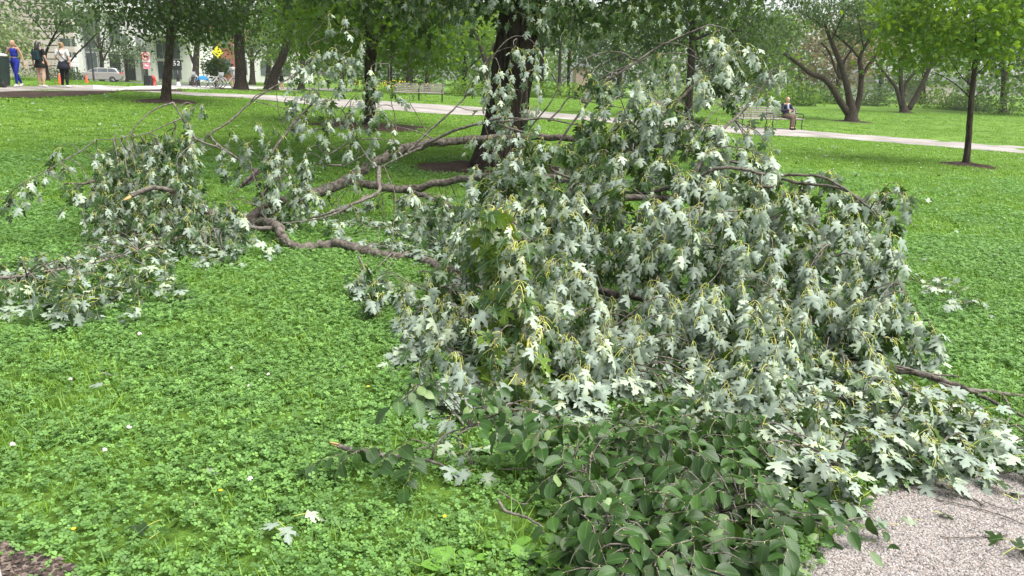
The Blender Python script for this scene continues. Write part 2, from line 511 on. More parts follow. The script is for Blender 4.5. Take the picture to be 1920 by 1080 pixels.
# ------------------------------------------------------------------ fallen branches
class Spray:
    """collects twigs and leaves of one fallen branch"""
    def __init__(s, name, label, cat, base, group=None, leafmats=None, tmpls=None, seed=1):
        s.t = thing(name, label, cat, base, 0, group)
        s.base = np.array(base, float)
        s.tw = MB(); s.pos = []; s.az = []; s.which = []; s.tilt = []; s.sc = []
        s.bough = []
        s.r = np.random.default_rng(seed)
        s.mats = leafmats or [M['maple'], M['petiole']]
        s.tmpls = tmpls or MAPLES
        s.has_tw = False
    def limb(s, pts, rad, name='bough', mat='bark_limb', n=10, wob=0.06, seg=6, label=None, bough=True):
        P = catmull(pts, seg)
        P = P + s.r.normal(size=P.shape) * np.interp(np.linspace(0, 1, len(P)), [0, .1, .9, 1], [0, 1, 1, 0])[:, None] * (rad[0] if not np.isscalar(rad) else rad) * 0.13
        rad = np.atleast_1d(rad) * (0.82 if name == 'bough' else 1.0)
        mb = MB().tube(P, rad if len(rad) > 1 else float(rad[0]), n, 0, True, wob, int(s.r.integers(1e6)))
        if name == 'bough':
            rr_ = np.interp(np.linspace(0, 1, len(P)), np.linspace(0, 1, len(np.atleast_1d(rad))), np.atleast_1d(rad))
            for q in range(2, len(P) - 2, 5):      # knots and stubs
                if s.r.random() < 0.5:
                    d = s.r.normal(size=3); d /= np.linalg.norm(d)
                    mb.tube([P[q], P[q] + d * rr_[q] * 0.9, P[q] + d * rr_[q] * 1.25], [rr_[q] * 0.55, rr_[q] * 0.4, rr_[q] * 0.22], 6)
        o = mb.build(name, M[mat], s.t, smooth=True, world=True, label=label)
        if bough: s.bough.append(P)
        return P
    def leaf(s, p, az, kind, scale=1.0, tilt=None):
        a, b = IDX[kind] if isinstance(kind, str) else kind
        s.pos.append(p); s.az.append(az); s.which.append(int(s.r.integers(a, b))); s.sc.append(scale)
        s.tilt.append(tilt if tilt is not None else s.r.normal(size=2) * 0.30)
    def twig(s, pts, r0, r1, n=5):
        s.tw.tube(pts, [r0, r1], n, 0, False); s.has_tw = True
    def connect(s, P, r0=0.005, r1=0.0028, maxd=2.5):
        if not s.bough: return None
        B = np.vstack(s.bough)
        d = np.linalg.norm(B - P, axis=1) + 0.5 * np.maximum(0, P[2] - 0.05 - B[:, 2])
        i = int(np.argmin(d))
        if np.linalg.norm(B[i] - P) > maxd: return None
        Q = B[i]; v = P - Q
        m1 = Q + v * 0.35 + np.array([0, 0, 0.10 * np.linalg.norm(v)]) + s.r.normal(size=3) * 0.03 * np.linalg.norm(v)
        m2 = Q + v * 0.72 + np.array([0, 0, 0.12 * np.linalg.norm(v)]) + s.r.normal(size=3) * 0.03 * np.linalg.norm(v)
        s.twig(catmull([Q, m1, m2, P], 4), r0, r1)
        return v / (np.linalg.norm(v) + 1e-6)
    def spray(s, P, az, L, droop=0.8, dark=0.2, step=0.042, rise=0.1, scale=1.0, spread=1.1, wob=0.15, conn=2.5, lay=0.0):
        """a twig with pairs of leaves; hangs outward in direction az and then down"""
        r = s.r
        P = np.asarray(P, float)
        if conn: s.connect(P, maxd=float(conn) * (0.45 if conn < 1 and r.random() < .5 else 1))
        o = np.array([math.cos(az), math.sin(az), 0])
        u = np.linspace(0, 1, 7)
        pts = P + o * (L * (0.75 - 0.45 * droop) * u)[:, None] + np.array([0, 0, 1.0]) * (L * (rise * u - droop * u ** 1.6))[:, None]
        pts = pts + np.cumsum(r.normal(size=pts.shape) * 0.012 * wob / 0.15, axis=0)
        gz = T(pts[:, 0], pts[:, 1]) + 0.03
        pts[:, 2] = np.maximum(pts[:, 2], gz)
        s.twig(pts, 0.0032, 0.0012, 4)
        n = max(3, int(L / step))
        side = r.choice([-1, 1])
        for i in range(n):
            f = 0.10 + 0.90 * (i + r.uniform(-.3, .3)) / (n - 1)
            f = min(max(f, 0), 1)
            p = np.array([np.interp(f, u, pts[:, k]) for k in range(3)])
            gap = p[2] - T(p[0], p[1])
            kinds = 'l' if (gap < 0.13 * scale or r.random() < lay) else 'h'
            for sd in ((-1, 1) if i < n - 1 else (-1, 0, 1)):
                if r.random() < 0.12: continue
                a = az - math.pi / 2 + sd * r.uniform(0.3, 1.0) * spread + r.normal() * 0.2
                k = kinds + ('d' if r.random() < dark else 'p')
                pp = p.copy()
                if kinds == 'l': pp[2] = max(pp[2], T(p[0], p[1]) + 0.025)
                s.leaf(pp, a, k, scale * r.uniform(0.6, 1.25))
    def finish(s, nparts=300, leafname='leaf', stuffname='foliage'):
        if s.has_tw:
            s.tw.build('twig', M['bark_twig'], s.t, smooth=True, world=True, kind='stuff', label='fine leafy twigs of the branch')
        if not s.pos: return
        pos = np.array(s.pos); az = np.array(s.az); wh = np.array(s.which); sc = np.array(s.sc); ti = np.array(s.tilt)
        qq = proj(pos)                                   # the crown ends short of the bench
        keep = ~((qq[:, 0] > 1452) & (qq[:, 0] < 1540) & (qq[:, 1] > 158) & (qq[:, 1] < 262))
        pos, az, wh, sc, ti = pos[keep], az[keep], wh[keep], sc[keep], ti[keep]
        M3 = rotz(az) @ rotx(ti[:, 0]) @ roty(ti[:, 1]) * sc[:, None, None]
        ctr = pos + np.einsum('nij,nj->ni', M3, np.array([s.tmpls[k].ctr for k in wh]))
        q = proj(ctr)
        vis = (q[:, 0] > 5) & (q[:, 0] < 1915) & (q[:, 1] > 5) & (q[:, 1] < 1075)
        order = np.argsort(q[:, 2]); cell = {}; pick = []
        for i in order:
            if not vis[i]: continue
            c = (int(q[i, 0] // 22), int(q[i, 1] // 22))
            if c in cell: continue
            cell[c] = 1; pick.append(i)
        pick = pick[:nparts] if len(pick) > nparts else pick
        inside = set(int(i) for i in pick)
        for i in pick:
            me = tmpl_mesh(s.tmpls[wh[i]], leafname, s.mats)
            o = link(leafname, me, s.t)
            mm = Matrix(M3[i].tolist()).to_4x4(); mm.translation = Vector((pos[i] - s.base).tolist())
            o.matrix_basis = mm
        rest = np.array([i for i in range(len(pos)) if i not in inside], int)
        if len(rest):
            me = scatter_mesh(stuffname, s.tmpls, wh[rest], pos[rest], M3[rest], s.r.random(len(rest)), s.mats, s.base)
            link(stuffname, me, s.t, kind='stuff')
        print(s.t.name, 'leaves', len(pos), 'parts', len(pick))
    def tassels(s, poly, mind, depth, L=(.3, .55), n=3000, dark=.1, azc=None, azspread=.5, step=.028, k=2, avoid=None, droop=(.9, 1.0), conn=.8, scale=1.0, jit=.035, fan=.35, spread=.85):
        """dense hanging tails: a few leafy twigs side by side"""
        r = s.r; poly = np.asarray(poly, float); lo, hi = poly.min(0), poly.max(0); kept = []
        cand = r.uniform(lo, hi, size=(n, 2)); cand = cand[inpoly(cand[:, 0], cand[:, 1], poly)]
        if avoid is not None: cand = cand[~inpoly(cand[:, 0], cand[:, 1], avoid)]
        for c in cand:
            if any(((c[0] - q[0]) * 1.15) ** 2 + ((c[1] - q[1]) * .85) ** 2 < mind * mind for q in kept): continue
            kept.append(c)
            p = VG(c[0], c[1], depth(c[0], c[1]) + r.normal() * .12, .10)
            a = (azc(p) if azc else -math.pi / 2) + r.normal() * azspread
            ln = r.uniform(*L); dk = dark if r.random() > .12 else .7
            for j in range(k):
                s.spray(p + r.normal(size=3) * jit, a + r.normal() * fan, ln * r.uniform(.7, 1.1), r.uniform(*droop), dk, step, rise=r.uniform(.05, .25), scale=scale, conn=conn if j == 0 else 0, spread=spread)
    def fill(s, poly, mind, depth, layers, L=(0.3, 0.5), droop=(0.6, 1.0), dark=0.2, azc=None, azspread=0.9, scale=1.0, lay=0.0, n=4000, conn=0.75, avoid=None, step=0.042, maxn=10 ** 6, spread=1.1):
        """hang sprays all through a region of the heap.  depth(px,py) -> distance of its front;
        layers: list of (offset behind the front, share)"""
        r = s.r
        poly = np.asarray(poly, float)
        lo, hi = poly.min(0), poly.max(0)
        for off, share in layers:
            kept = []
            cand = r.uniform(lo, hi, size=(int(n * share), 2))
            cand = cand[inpoly(cand[:, 0], cand[:, 1], poly)]
            if avoid is not None: cand = cand[~inpoly(cand[:, 0], cand[:, 1], avoid)]
            for c in cand:
                if any((c[0] - k[0]) ** 2 + (c[1] - k[1]) ** 2 < mind * mind for k in kept): continue
                kept.append(c)
                if len(kept) >= maxn: break
            for c in kept:
                d = depth(c[0], c[1]) + off + r.normal() * 0.15
                p = VG(c[0], c[1], d, 0.10)
                a = (azc(p) if azc else -math.pi / 2) + r.normal() * azspread
                s.spray(p, a, r.uniform(*L), r.uniform(*droop), dark, step, scale=scale, conn=conn, lay=lay, spread=spread)
# ------------------------------------------------------------------ ground sheets
def mat_ground():
    m, nt, N, L, out = newmat('lawn_mat')
    p = N.new('ShaderNodeBsdfPrincipled'); p.inputs['Roughness'].default_value = 0.9; p.inputs['Specular IOR Level'].default_value = 0.15
    tc = N.new('ShaderNodeTexCoord')
    def noise(sc, det=6, ro=0.6):
        n = N.new('ShaderNodeTexNoise'); n.inputs['Scale'].default_value = sc; n.inputs['Detail'].default_value = det; n.inputs['Roughness'].default_value = ro
        L.new(tc.outputs['Object'], n.inputs['Vector']); return n
    a = noise(0.35); b = noise(9.0, 8, 0.75); c = noise(60.0, 4, 0.8)
    r1 = ramp(N, [(0.35, (0.086, 0.178, 0.028)), (0.65, (0.135, 0.245, 0.036))])
    L.new(a.outputs['Fac'], r1.inputs[0])
    r2 = ramp(N, [(0.3, (0.55, 0.55, 0.5)), (0.7, (1.25, 1.2, 1.1))]); L.new(b.outputs['Fac'], r2.inputs[0])
    r3 = ramp(N, [(0.35, (0.5, 0.5, 0.5)), (0.65, (1.3, 1.3, 1.3))]); L.new(c.outputs['Fac'], r3.inputs[0])
    m1 = N.new('ShaderNodeMixRGB'); m1.blend_type = 'MULTIPLY'; m1.inputs[0].default_value = 1
    m2 = N.new('ShaderNodeMixRGB'); m2.blend_type = 'MULTIPLY'; m2.inputs[0].default_value = 0.8
    L.new(r1.outputs[0], m1.inputs[1]); L.new(r2.outputs[0], m1.inputs[2])
    L.new(m1.outputs[0], m2.inputs[1]); L.new(r3.outputs[0], m2.inputs[2])
    L.new(m2.outputs[0], p.inputs['Base Color'])
    bm_ = N.new('ShaderNodeBump'); bm_.inputs['Strength'].default_value = 0.8; bm_.inputs['Distance'].default_value = 0.05
    L.new(b.outputs['Fac'], bm_.inputs['Height']); L.new(bm_.outputs[0], p.inputs['Normal'])
    L.new(p.outputs[0], out.inputs[0])
    return m
M['lawn'] = mat_ground()

def mat_two(name, c1, c2, scale, c3=None, scale2=1.2, rough=0.9, bump=0.5, dist=0.01, vor=False):
    m, nt, N, L, out = newmat(name)
    p = N.new('ShaderNodeBsdfPrincipled'); p.inputs['Roughness'].default_value = rough; p.inputs['Specular IOR Level'].default_value = 0.2
    tc = N.new('ShaderNodeTexCoord')
    if vor:
        n1 = N.new('ShaderNodeTexVoronoi'); n1.inputs['Scale'].default_value = scale
        L.new(tc.outputs['Object'], n1.inputs['Vector'])
        sp = N.new('ShaderNodeSeparateColor'); L.new(n1.outputs['Color'], sp.inputs[0]); fac = sp.outputs[0]; hgt = n1.outputs['Distance']
    else:
        n1 = N.new('ShaderNodeTexNoise'); n1.inputs['Scale'].default_value = scale; n1.inputs['Detail'].default_value = 8; n1.inputs['Roughness'].default_value = 0.7
        L.new(tc.outputs['Object'], n1.inputs['Vector']); fac = hgt = n1.outputs['Fac']
    r = ramp(N, [(0.3, c1), (0.7, c2)]); L.new(fac, r.inputs[0])
    n2 = N.new('ShaderNodeTexNoise'); n2.inputs['Scale'].default_value = scale2; n2.inputs['Detail'].default_value = 5
    L.new(tc.outputs['Object'], n2.inputs['Vector'])
    r2 = ramp(N, [(0.35, c3 or (0.8, 0.8, 0.8)), (0.65, (1.08, 1.08, 1.08))]); L.new(n2.outputs['Fac'], r2.inputs[0])
    mx = N.new('ShaderNodeMixRGB'); mx.blend_type = 'MULTIPLY'; mx.inputs[0].default_value = 1
    L.new(r.outputs[0], mx.inputs[1]); L.new(r2.outputs[0], mx.inputs[2]); L.new(mx.outputs[0], p.inputs['Base Color'])
    b = N.new('ShaderNodeBump'); b.inputs['Strength'].default_value = bump; b.inputs['Distance'].default_value = dist
    L.new(hgt, b.inputs['Height']); L.new(b.outputs[0], p.inputs['Normal'])
    L.new(p.outputs[0], out.inputs[0])
    return m
M['path'] = mat_two('path_mat', (0.23, 0.212, 0.20), (0.37, 0.345, 0.325), 25, (0.62, 0.6, 0.58), 0.9)
M['sidewalk'] = mat_two('sidewalk_mat', (0.42, 0.40, 0.38), (0.55, 0.53, 0.50), 12, (0.8, 0.8, 0.78), 0.7)
M['asphalt'] = mat_two('asphalt_mat', (0.13, 0.13, 0.13), (0.20, 0.20, 0.20), 20, (0.8, 0.8, 0.8), 0.5)
M['mulch'] = mat_two('mulch_mat', (0.018, 0.011, 0.008), (0.095, 0.060, 0.045), 26, (0.5, 0.5, 0.5), 3, bump=1.0, dist=0.03)
M['aggregate'] = mat_two('aggregate_mat', (0.085, 0.077, 0.072), (0.23, 0.21, 0.20), 120, (0.75, 0.72, 0.70), 5, bump=0.8, dist=0.006, vor=True)
M['concrete'] = mat_two('concrete_mat', (0.36, 0.34, 0.33), (0.50, 0.48, 0.46), 40, None, 4)

xs = np.unique(np.r_[np.linspace(-160, -14, 30), np.linspace(-14, 16, 100), np.linspace(16, 160, 30)])
ys = np.unique(np.r_[np.linspace(-25, 1, 10), np.linspace(1, 14, 60), np.linspace(14, 40, 44), np.linspace(40, 260, 40)])
X, Y = np.meshgrid(xs, ys)
v = np.stack([X, Y, T(X, Y)], -1).reshape(-1, 3)
nx = len(xs)
ii = np.arange(len(v)).reshape(len(ys), nx)
q = np.stack([ii[:-1, :-1], ii[:-1, 1:], ii[1:, 1:], ii[1:, :-1]], -1).reshape(-1, 4)
me = raw_mesh('ground', v, q, None, [M['lawn']])
tag(link('ground', me), kind='structure')

EXCL = []        # plan polygons where no grass grows

def sheet(name, near, far, mat, lift, sub=10, kind='structure', nacross=4, plan=False, excl=True):
    """a sheet laid on the ground between two edge lines (pixels of the photograph, or plan points)"""
    def line(pts):
        W = np.array([G(*p)[:2] if not plan else p for p in pts], float)
        return catmull(W, sub)
    a, b = line(near), line(far)
    n = max(len(a), len(b))
    def res(c, n):
        return np.stack([np.interp(np.linspace(0, 1, n), np.linspace(0, 1, len(c)), c[:, k]) for k in range(c.shape[1])], -1)
    a, b = res(a, n), res(b, n)
    rows = [a + (b - a) * t for t in np.linspace(0, 1, nacross + 1)]
    P = np.stack(rows, 0)
    v = np.concatenate([P, T(P[..., 0], P[..., 1])[..., None] + lift], -1)
    ii = np.arange((nacross + 1) * n).reshape(nacross + 1, n)
    q = np.stack([ii[:-1, :-1], ii[:-1, 1:], ii[1:, 1:], ii[1:, :-1]], -1).reshape(-1, 4)
    me = raw_mesh(name, v.reshape(-1, 3), q, None, [mat])
    bmm = bmesh.new(); bmm.from_mesh(me); bmesh.ops.recalc_face_normals(bmm, faces=bmm.faces)
    if sum(f.normal.z for f in bmm.faces) < 0: bmesh.ops.reverse_faces(bmm, faces=bmm.faces)
    bmm.to_mesh(me); bmm.free()
    if excl: EXCL.append(np.vstack([a, b[::-1]]))
    return tag(link(name, me), kind=kind)

LIFT = 0.02
sheet('path', [(-700, 190), (-220, 184), (0, 173), (110, 171), (210, 171), (300, 175), (350, 179), (480, 187), (600, 199), (700, 206), (860, 216), (1030, 222), (1200, 236), (1400, 253), (1490, 257), (1590, 262), (1700, 271), (1920, 289), (2300, 322)],
      [(-700, 176), (-220, 172), (0, 163), (110, 161), (210, 161.5), (300, 168), (350, 173.5), (480, 178.5), (600, 185), (700, 189), (860, 199), (1030, 211), (1200, 226), (1400, 238), (1490, 243), (1590, 252), (1700, 260), (1920, 275.5), (2300, 303)], M['path'], LIFT)
sheet('sidewalk', [(175, 168.5), (260, 168.6), (360, 168), (560, 170), (660, 172)], [(175, 160.5), (260, 162.5), (360, 162.5), (560, 164.5), (660, 167)], M['sidewalk'], LIFT + 0.006)
sheet('dirt_strip', [(-600, 212), (-200, 196), (0, 184), (60, 184), (140, 181), (225, 173.5)], [(-600, 188.6), (-200, 184.5), (0, 173.5), (60, 172.5), (140, 171.5), (225, 171.4)], M['mulch'], LIFT + 0.004)
sheet('dark_strip', [(225, 171), (300, 172), (340, 173)], [(235, 168.8), (300, 168.8), (350, 168.4)], M['mulch'], LIFT + 0.008)  # short strip in the dark mulch colour between sidewalk and path
sheet('road', [(-130, 72), (-60, 70), (-24, 68)], [(-130, 94), (-60, 92), (-30, 91)], M['asphalt'], LIFT, plan=True)
sheet('sidewalk', [(-120, 58), (-40, 57), (-17, 56)], [(-120, 64), (-40, 63), (-19, 62)], M['sidewalk'], LIFT + 0.004, plan=True)
# gravel walk at the lower right
GR = [(1470, 1140), (1482, 1086), (1520, 1045), (1560, 1012), (1592, 975), (1625, 938), (1680, 912), (1740, 893), (1800, 884), (1860, 884), (1930, 893), (2040, 925), (2200, 960)]
sheet('gravel_walk', [(1425, 1400), (1620, 1400), (1900, 1400), (2400, 1400), (3300, 1400)], [(1425, 1400), (1450, 1200)] + GR[1:] + [(2600, 1020), (3300, 1100)], M['aggregate'], LIFT - 0.004, nacross=10)
sheet('mulch_bed', [(-60, 1130), (20, 1120), (170, 1095)], [(-60, 1010), (10, 1030), (50, 1052), (110, 1062), (140, 1085)], M['mulch'], LIFT)
# concrete kerb in the very corner
kb = MB(); a = G(-14, 1020); b = G(14, 1130)
dd = (b - a) / np.linalg.norm(b - a); nn = np.array([-dd[1], dd[0], 0])
if nn[0] > 0: nn = -nn
e0, e1 = a - dd * 0.3, b + dd * 0.6
kb.add([e0 + [0, 0, -.02], e1 + [0, 0, -.02], e1 + nn * .3 + [0, 0, -.02], e0 + nn * .3 + [0, 0, -.02], e0 + [0, 0, .07], e1 + [0, 0, .07], e1 + nn * .3 + [0, 0, .07], e0 + nn * .3 + [0, 0, .07]],
       [(0, 3, 2, 1), (4, 5, 6, 7), (0, 1, 5, 4), (1, 2, 6, 5), (2, 3, 7, 6), (3, 0, 4, 7)])
kb.build('kerb', M['concrete'], kind='structure', bevel=0.01)

def mulch_ring(p, r, sx=1.0, seed=0, h=0.06):
    """a low mound of mulch round a trunk"""
    rr = np.random.default_rng(seed); n = 40
    ang = np.arange(n) * 2 * math.pi / n
    wob = 1 + 0.10 * np.sin(ang * 3 + seed) + 0.07 * np.sin(ang * 7 + 2 * seed) + 0.05 * rr.normal(size=n)
    rings = [0.0, 0.3, 0.6, 0.85, 1.0]
    vs_ = [(p[0], p[1], T(p[0], p[1]) + h)]
    for q in rings[1:]:
        for a, w in zip(ang, wob):
            x, y = p[0] + math.cos(a) * r * q * w * sx, p[1] + math.sin(a) * r * q * w
            vs_.append((x, y, float(T(x, y)) + (h * (1 - q * q) + 0.012 + 0.012 * rr.normal() * (q < 1)) * (1 if q < 1 else 0.2)))
    fs = [(0, 1 + j, 1 + (j + 1) % n) for j in range(n)]
    for k in range(3):
        b0 = 1 + k * n
        fs += [(b0 + j, b0 + n + j, b0 + n + (j + 1) % n, b0 + (j + 1) % n) for j in range(n)]
    MB().add(vs_, fs).build('mulch_ring', M['mulch'], kind='structure', smooth=True)
    EXCL.append(np.stack([p[0] + np.cos(ang) * r * wob * 0.93 * sx, p[1] + np.sin(ang) * r * wob * 0.93], -1))

# ------------------------------------------------------------------ instances on points
def instancer(name, templates, pos, rot, scale, idx, kind='stuff', rootmat=None):
    c = bpy.data.collections.new(name + '_kinds')
    for i, (me) in enumerate(templates):
        o = bpy.data.objects.new('%s_kind_%02d' % (name, i), me); c.objects.link(o)
    me = bpy.data.meshes.new(name)
    me.vertices.add(len(pos)); me.vertices.foreach_set('co', np.asarray(pos, np.float32).ravel())
    at = me.attributes.new('rot', 'FLOAT_VECTOR', 'POINT'); at.data.foreach_set('vector', np.asarray(rot, np.float32).ravel())
    at = me.attributes.new('scl', 'FLOAT', 'POINT'); at.data.foreach_set('value', np.asarray(scale, np.float32))
    at = me.attributes.new('idx', 'INT', 'POINT'); at.data.foreach_set('value', np.asarray(idx, np.int32))
    o = link(name, me, kind=kind)
    ng = bpy.data.node_groups.new(name + '_nodes', 'GeometryNodeTree')
    ng.interface.new_socket('Geometry', in_out='INPUT', socket_type='NodeSocketGeometry')
    ng.interface.new_socket('Geometry', in_out='OUTPUT', socket_type='NodeSocketGeometry')
    N, L = ng.nodes, ng.links
    gi, go = N.new('NodeGroupInput'), N.new('NodeGroupOutput')
    ip = N.new('GeometryNodeInstanceOnPoints'); ci = N.new('GeometryNodeCollectionInfo')
    ci.inputs['Collection'].default_value = c
    ci.inputs['Separate Children'].default_value = True
    ci.inputs['Reset Children'].default_value = True
    def named(n, t):
        a = N.new('GeometryNodeInputNamedAttribute'); a.data_type = t; a.inputs['Name'].default_value = n; return a
    L.new(gi.outputs[0], ip.inputs['Points']); L.new(ci.outputs[0], ip.inputs['Instance'])
    ip.inputs['Pick Instance'].default_value = True
    L.new(named('idx', 'INT').outputs['Attribute'], ip.inputs['Instance Index'])
    L.new(named('rot', 'FLOAT_VECTOR').outputs['Attribute'], ip.inputs['Rotation'])
    L.new(named('scl', 'FLOAT').outputs['Attribute'], ip.inputs['Scale'])
    L.new(ip.outputs[0], go.inputs[0])
    md = o.modifiers.new('scatter', 'NODES'); md.node_group = ng
    return o

M['blade'] = mat_leaf('grass_blade_mat', (0.142, 0.260, 0.036), (0.14, 0.26, 0.04), rough=0.5, trans=0.30, tcol=(0.22, 0.42, 0.03), var=0.35, spec=0.3)
M['clover'] = mat_leaf('clover_mat', (0.130, 0.255, 0.068), (0.14, 0.26, 0.09), rough=0.55, trans=0.25, tcol=(0.16, 0.38, 0.03), var=0.38, spec=0.3)
M['weed'] = mat_leaf('weed_leaf_mat', (0.105, 0.235, 0.035), (0.14, 0.24, 0.08), rough=0.42, trans=0.2, tcol=(0.2, 0.36, 0.03), var=0.25, veins=1.0)
M['flower_white'] = mat_plain('clover_flower_mat', (0.72, 0.68, 0.62), 0.8, var=0.15, scale=200)
M['flower_yellow'] = mat_plain('yellow_flower_mat', (0.75, 0.52, 0.02), 0.7, var=0.2, scale=60)

rg = np.random.default_rng(5)
def tuft_mesh(name, nb, hmin, hmax, spread, w, lean=0.5):
    v, t = [], []
    for _ in range(nb):
        a = rg.uniform(0, 2 * math.pi); r0 = spread * math.sqrt(rg.random())
        bx, by = r0 * math.cos(rg.uniform(0, 6.3)), r0 * math.sin(rg.uniform(0, 6.3))
        h = rg.uniform(hmin, hmax); ln = h * lean * rg.uniform(0.2, 1.6)
        d = np.array([math.cos(a), math.sin(a)]); sdir = np.array([-d[1], d[0]])
        k = len(v)
        for f, ww in ((0, 1), (0.5, 0.85)):
            cx = np.array([bx, by]) + d * ln * f ** 1.8
            z = h * (f - 0.25 * f * f * lean)
            v.append((*(cx + sdir * w * ww / 2), z)); v.append((*(cx - sdir * w * ww / 2), z))
        cx = np.array([bx, by]) + d * ln
        v.append((*cx, h * (1 - 0.3 * lean)))
        t += [(k, k + 1, k + 3), (k, k + 3, k + 2), (k + 2, k + 3, k + 4)]
    return raw_mesh(name, v, t, None, [M['blade']], {'rnd': np.repeat(rg.random(nb) * 0.3, 5)})

def clover_mesh(name, n, spread, hmin, hmax, size):
    v, t, rn = [], [], []
    for _ in range(n):
        a0 = rg.uniform(0, 6.3); rr_ = spread * math.sqrt(rg.random()); th = rg.uniform(0, 6.3)
        c = np.array([rr_ * math.cos(th), rr_ * math.sin(th), rg.uniform(hmin, hmax)])
        tilt = rg.normal(size=2) * 0.28; s = size * rg.uniform(0.65, 1.2); q = rg.random() * 0.4
        for k in range(3):
            a = a0 + k * 2.094
            e1 = np.array([math.cos(a), math.sin(a), 0]); e2 = np.array([-e1[1], e1[0], 0])
            e1[2] = tilt @ e1[:2] + 0.12; e2[2] = tilt @ e2[:2]
            b = len(v)
            pts = [(0.03, 0, 0), (0.55, -0.48, 0.10), (0.95, -0.30, 0.06), (0.90, 0, 0), (0.95, 0.30, 0.06), (0.55, 0.48, 0.10)]
            for x, y, z in pts: v.append(c + s * (x * e1 + y * e2 + np.array([0, 0, z])))
            t += [(b, b + 1, b + 3), (b + 1, b + 2, b + 3), (b, b + 3, b + 5), (b + 3, b + 4, b + 5)]
            rn += [q] * 6
    return raw_mesh(name, v, t, None, [M['clover']], {'rnd': np.array(rn)})

def flower_mesh(name):
    mb = MB(); mb.tube([(0, 0, 0), (0.004, 0, 0.05)], 0.0012, 4, 0)
    for _ in range(26):
        d = rg.normal(size=3); d[2] = abs(d[2]) - 0.2; d /= np.linalg.norm(d)
        mb.tube([np.array([.004, 0, .055]), np.array([.004, 0, .055]) + d * 0.010], [0.0022, 0.0008], 4, 1)
    return mb.mesh(name, [M['clover'], M['flower_white']], smooth=True)

tufts = [tuft_mesh('grass_tuft', 16, 0.035, 0.085, 0.05, 0.0042, 0.8) for _ in range(4)]
talls = [tuft_mesh('grass_tuft', 18, 0.05, 0.10, 0.05, 0.0045, 0.8) for _ in range(3)]
clovs = [clover_mesh('clover_tuft', 17, 0.09, 0.012, 0.055, 0.0125) for _ in range(5)]
fars = [tuft_mesh('grass_tuft', 26, 0.03, 0.06, 0.14, 0.010, 0.9) for _ in range(3)]
flo = [flower_mesh('clover_flower')]
GT = tufts + talls + clovs + fars + flo

def patch(x, y):
    return (np.sin(x * 1.9 + 1.3 * np.sin(y * 1.1)) + np.sin(y * 2.3 + 1.7 * np.sin(x * 0.9 + 2)) + 0.8 * np.sin(3.7 * x + 2.9 * y) + 0.6 * np.sin(6.1 * x - 5.3 * y + 1)) / 3.4

def grow_grass():
    P, S, I, RT = [], [], [], []
    def band(y0, y1, dens, fn, margin=3.5):
        n = int(dens * (1.5 * (y1 * y1 - y0 * y0) / 2 + margin * (y1 - y0)))
        y = np.sqrt(rg.uniform(y0 * y0, y1 * y1, n)); x = (rg.random(n) - 0.5) * (1.5 * y + margin)
        ok = np.ones(n, bool)
        for e in EXCL:
            lo, hi = e.min(0), e.max(0)
            c = (x > lo[0]) & (x < hi[0]) & (y > lo[1]) & (y < hi[1])
            if c.any():
                k = np.nonzero(c)[0]; ok[k[inpoly(x[k], y[k], e)]] = False
        x, y = x[ok], y[ok]; n = len(x)
        idx, sc = fn(x, y, n)
        P.append(np.stack([x, y, T(x, y) - 0.004], -1)); S.append(sc); I.append(idx)
        RT.append(np.stack([rg.normal(size=n) * 0.08, rg.normal(size=n) * 0.08, rg.uniform(0, 6.3, n)], -1))
    def near(x, y, n):
        p = patch(x, y) * .8 + rg.normal(size=n) * 0.75
        isclov = p < 0.34
        tall = (~isclov) & (patch(x + 7, y * 1.3) + rg.normal(size=n) * .5 > 0.6)
        idx = np.where(isclov, rg.integers(7, 12, n), np.where(tall, rg.integers(4, 7, n), rg.integers(0, 4, n)))
        return idx, rg.uniform(0.75, 1.25, n) * np.where(isclov, 1.0, 1.0)
    band(1.2, 8.5, 430, near)
    band(8.5, 15, 120, lambda x, y, n: (np.where(patch(x, y) + rg.normal(size=n) * .5 < 0.0, rg.integers(7, 12, n), np.where(rg.random(n) < .35, rg.integers(12, 15, n), rg.integers(0, 4, n))), rg.uniform(0.8, 1.5, n)))
    band(15, 30, 26, lambda x, y, n: (rg.integers(12, 15, n), rg.uniform(0.8, 1.5, n)), 4)
    band(30, 60, 5, lambda x, y, n: (rg.integers(12, 15, n), rg.uniform(1.2, 2.2, n)), 12)
    band(2.2, 26, 0.7, lambda x, y, n: (np.full(n, 15), rg.uniform(0.8, 1.4, n)))
    tag(instancer('grass', GT, np.vstack(P), np.vstack(RT), np.concatenate(S), np.concatenate(I)), kind='stuff')
    print('grass', sum(len(p) for p in P))

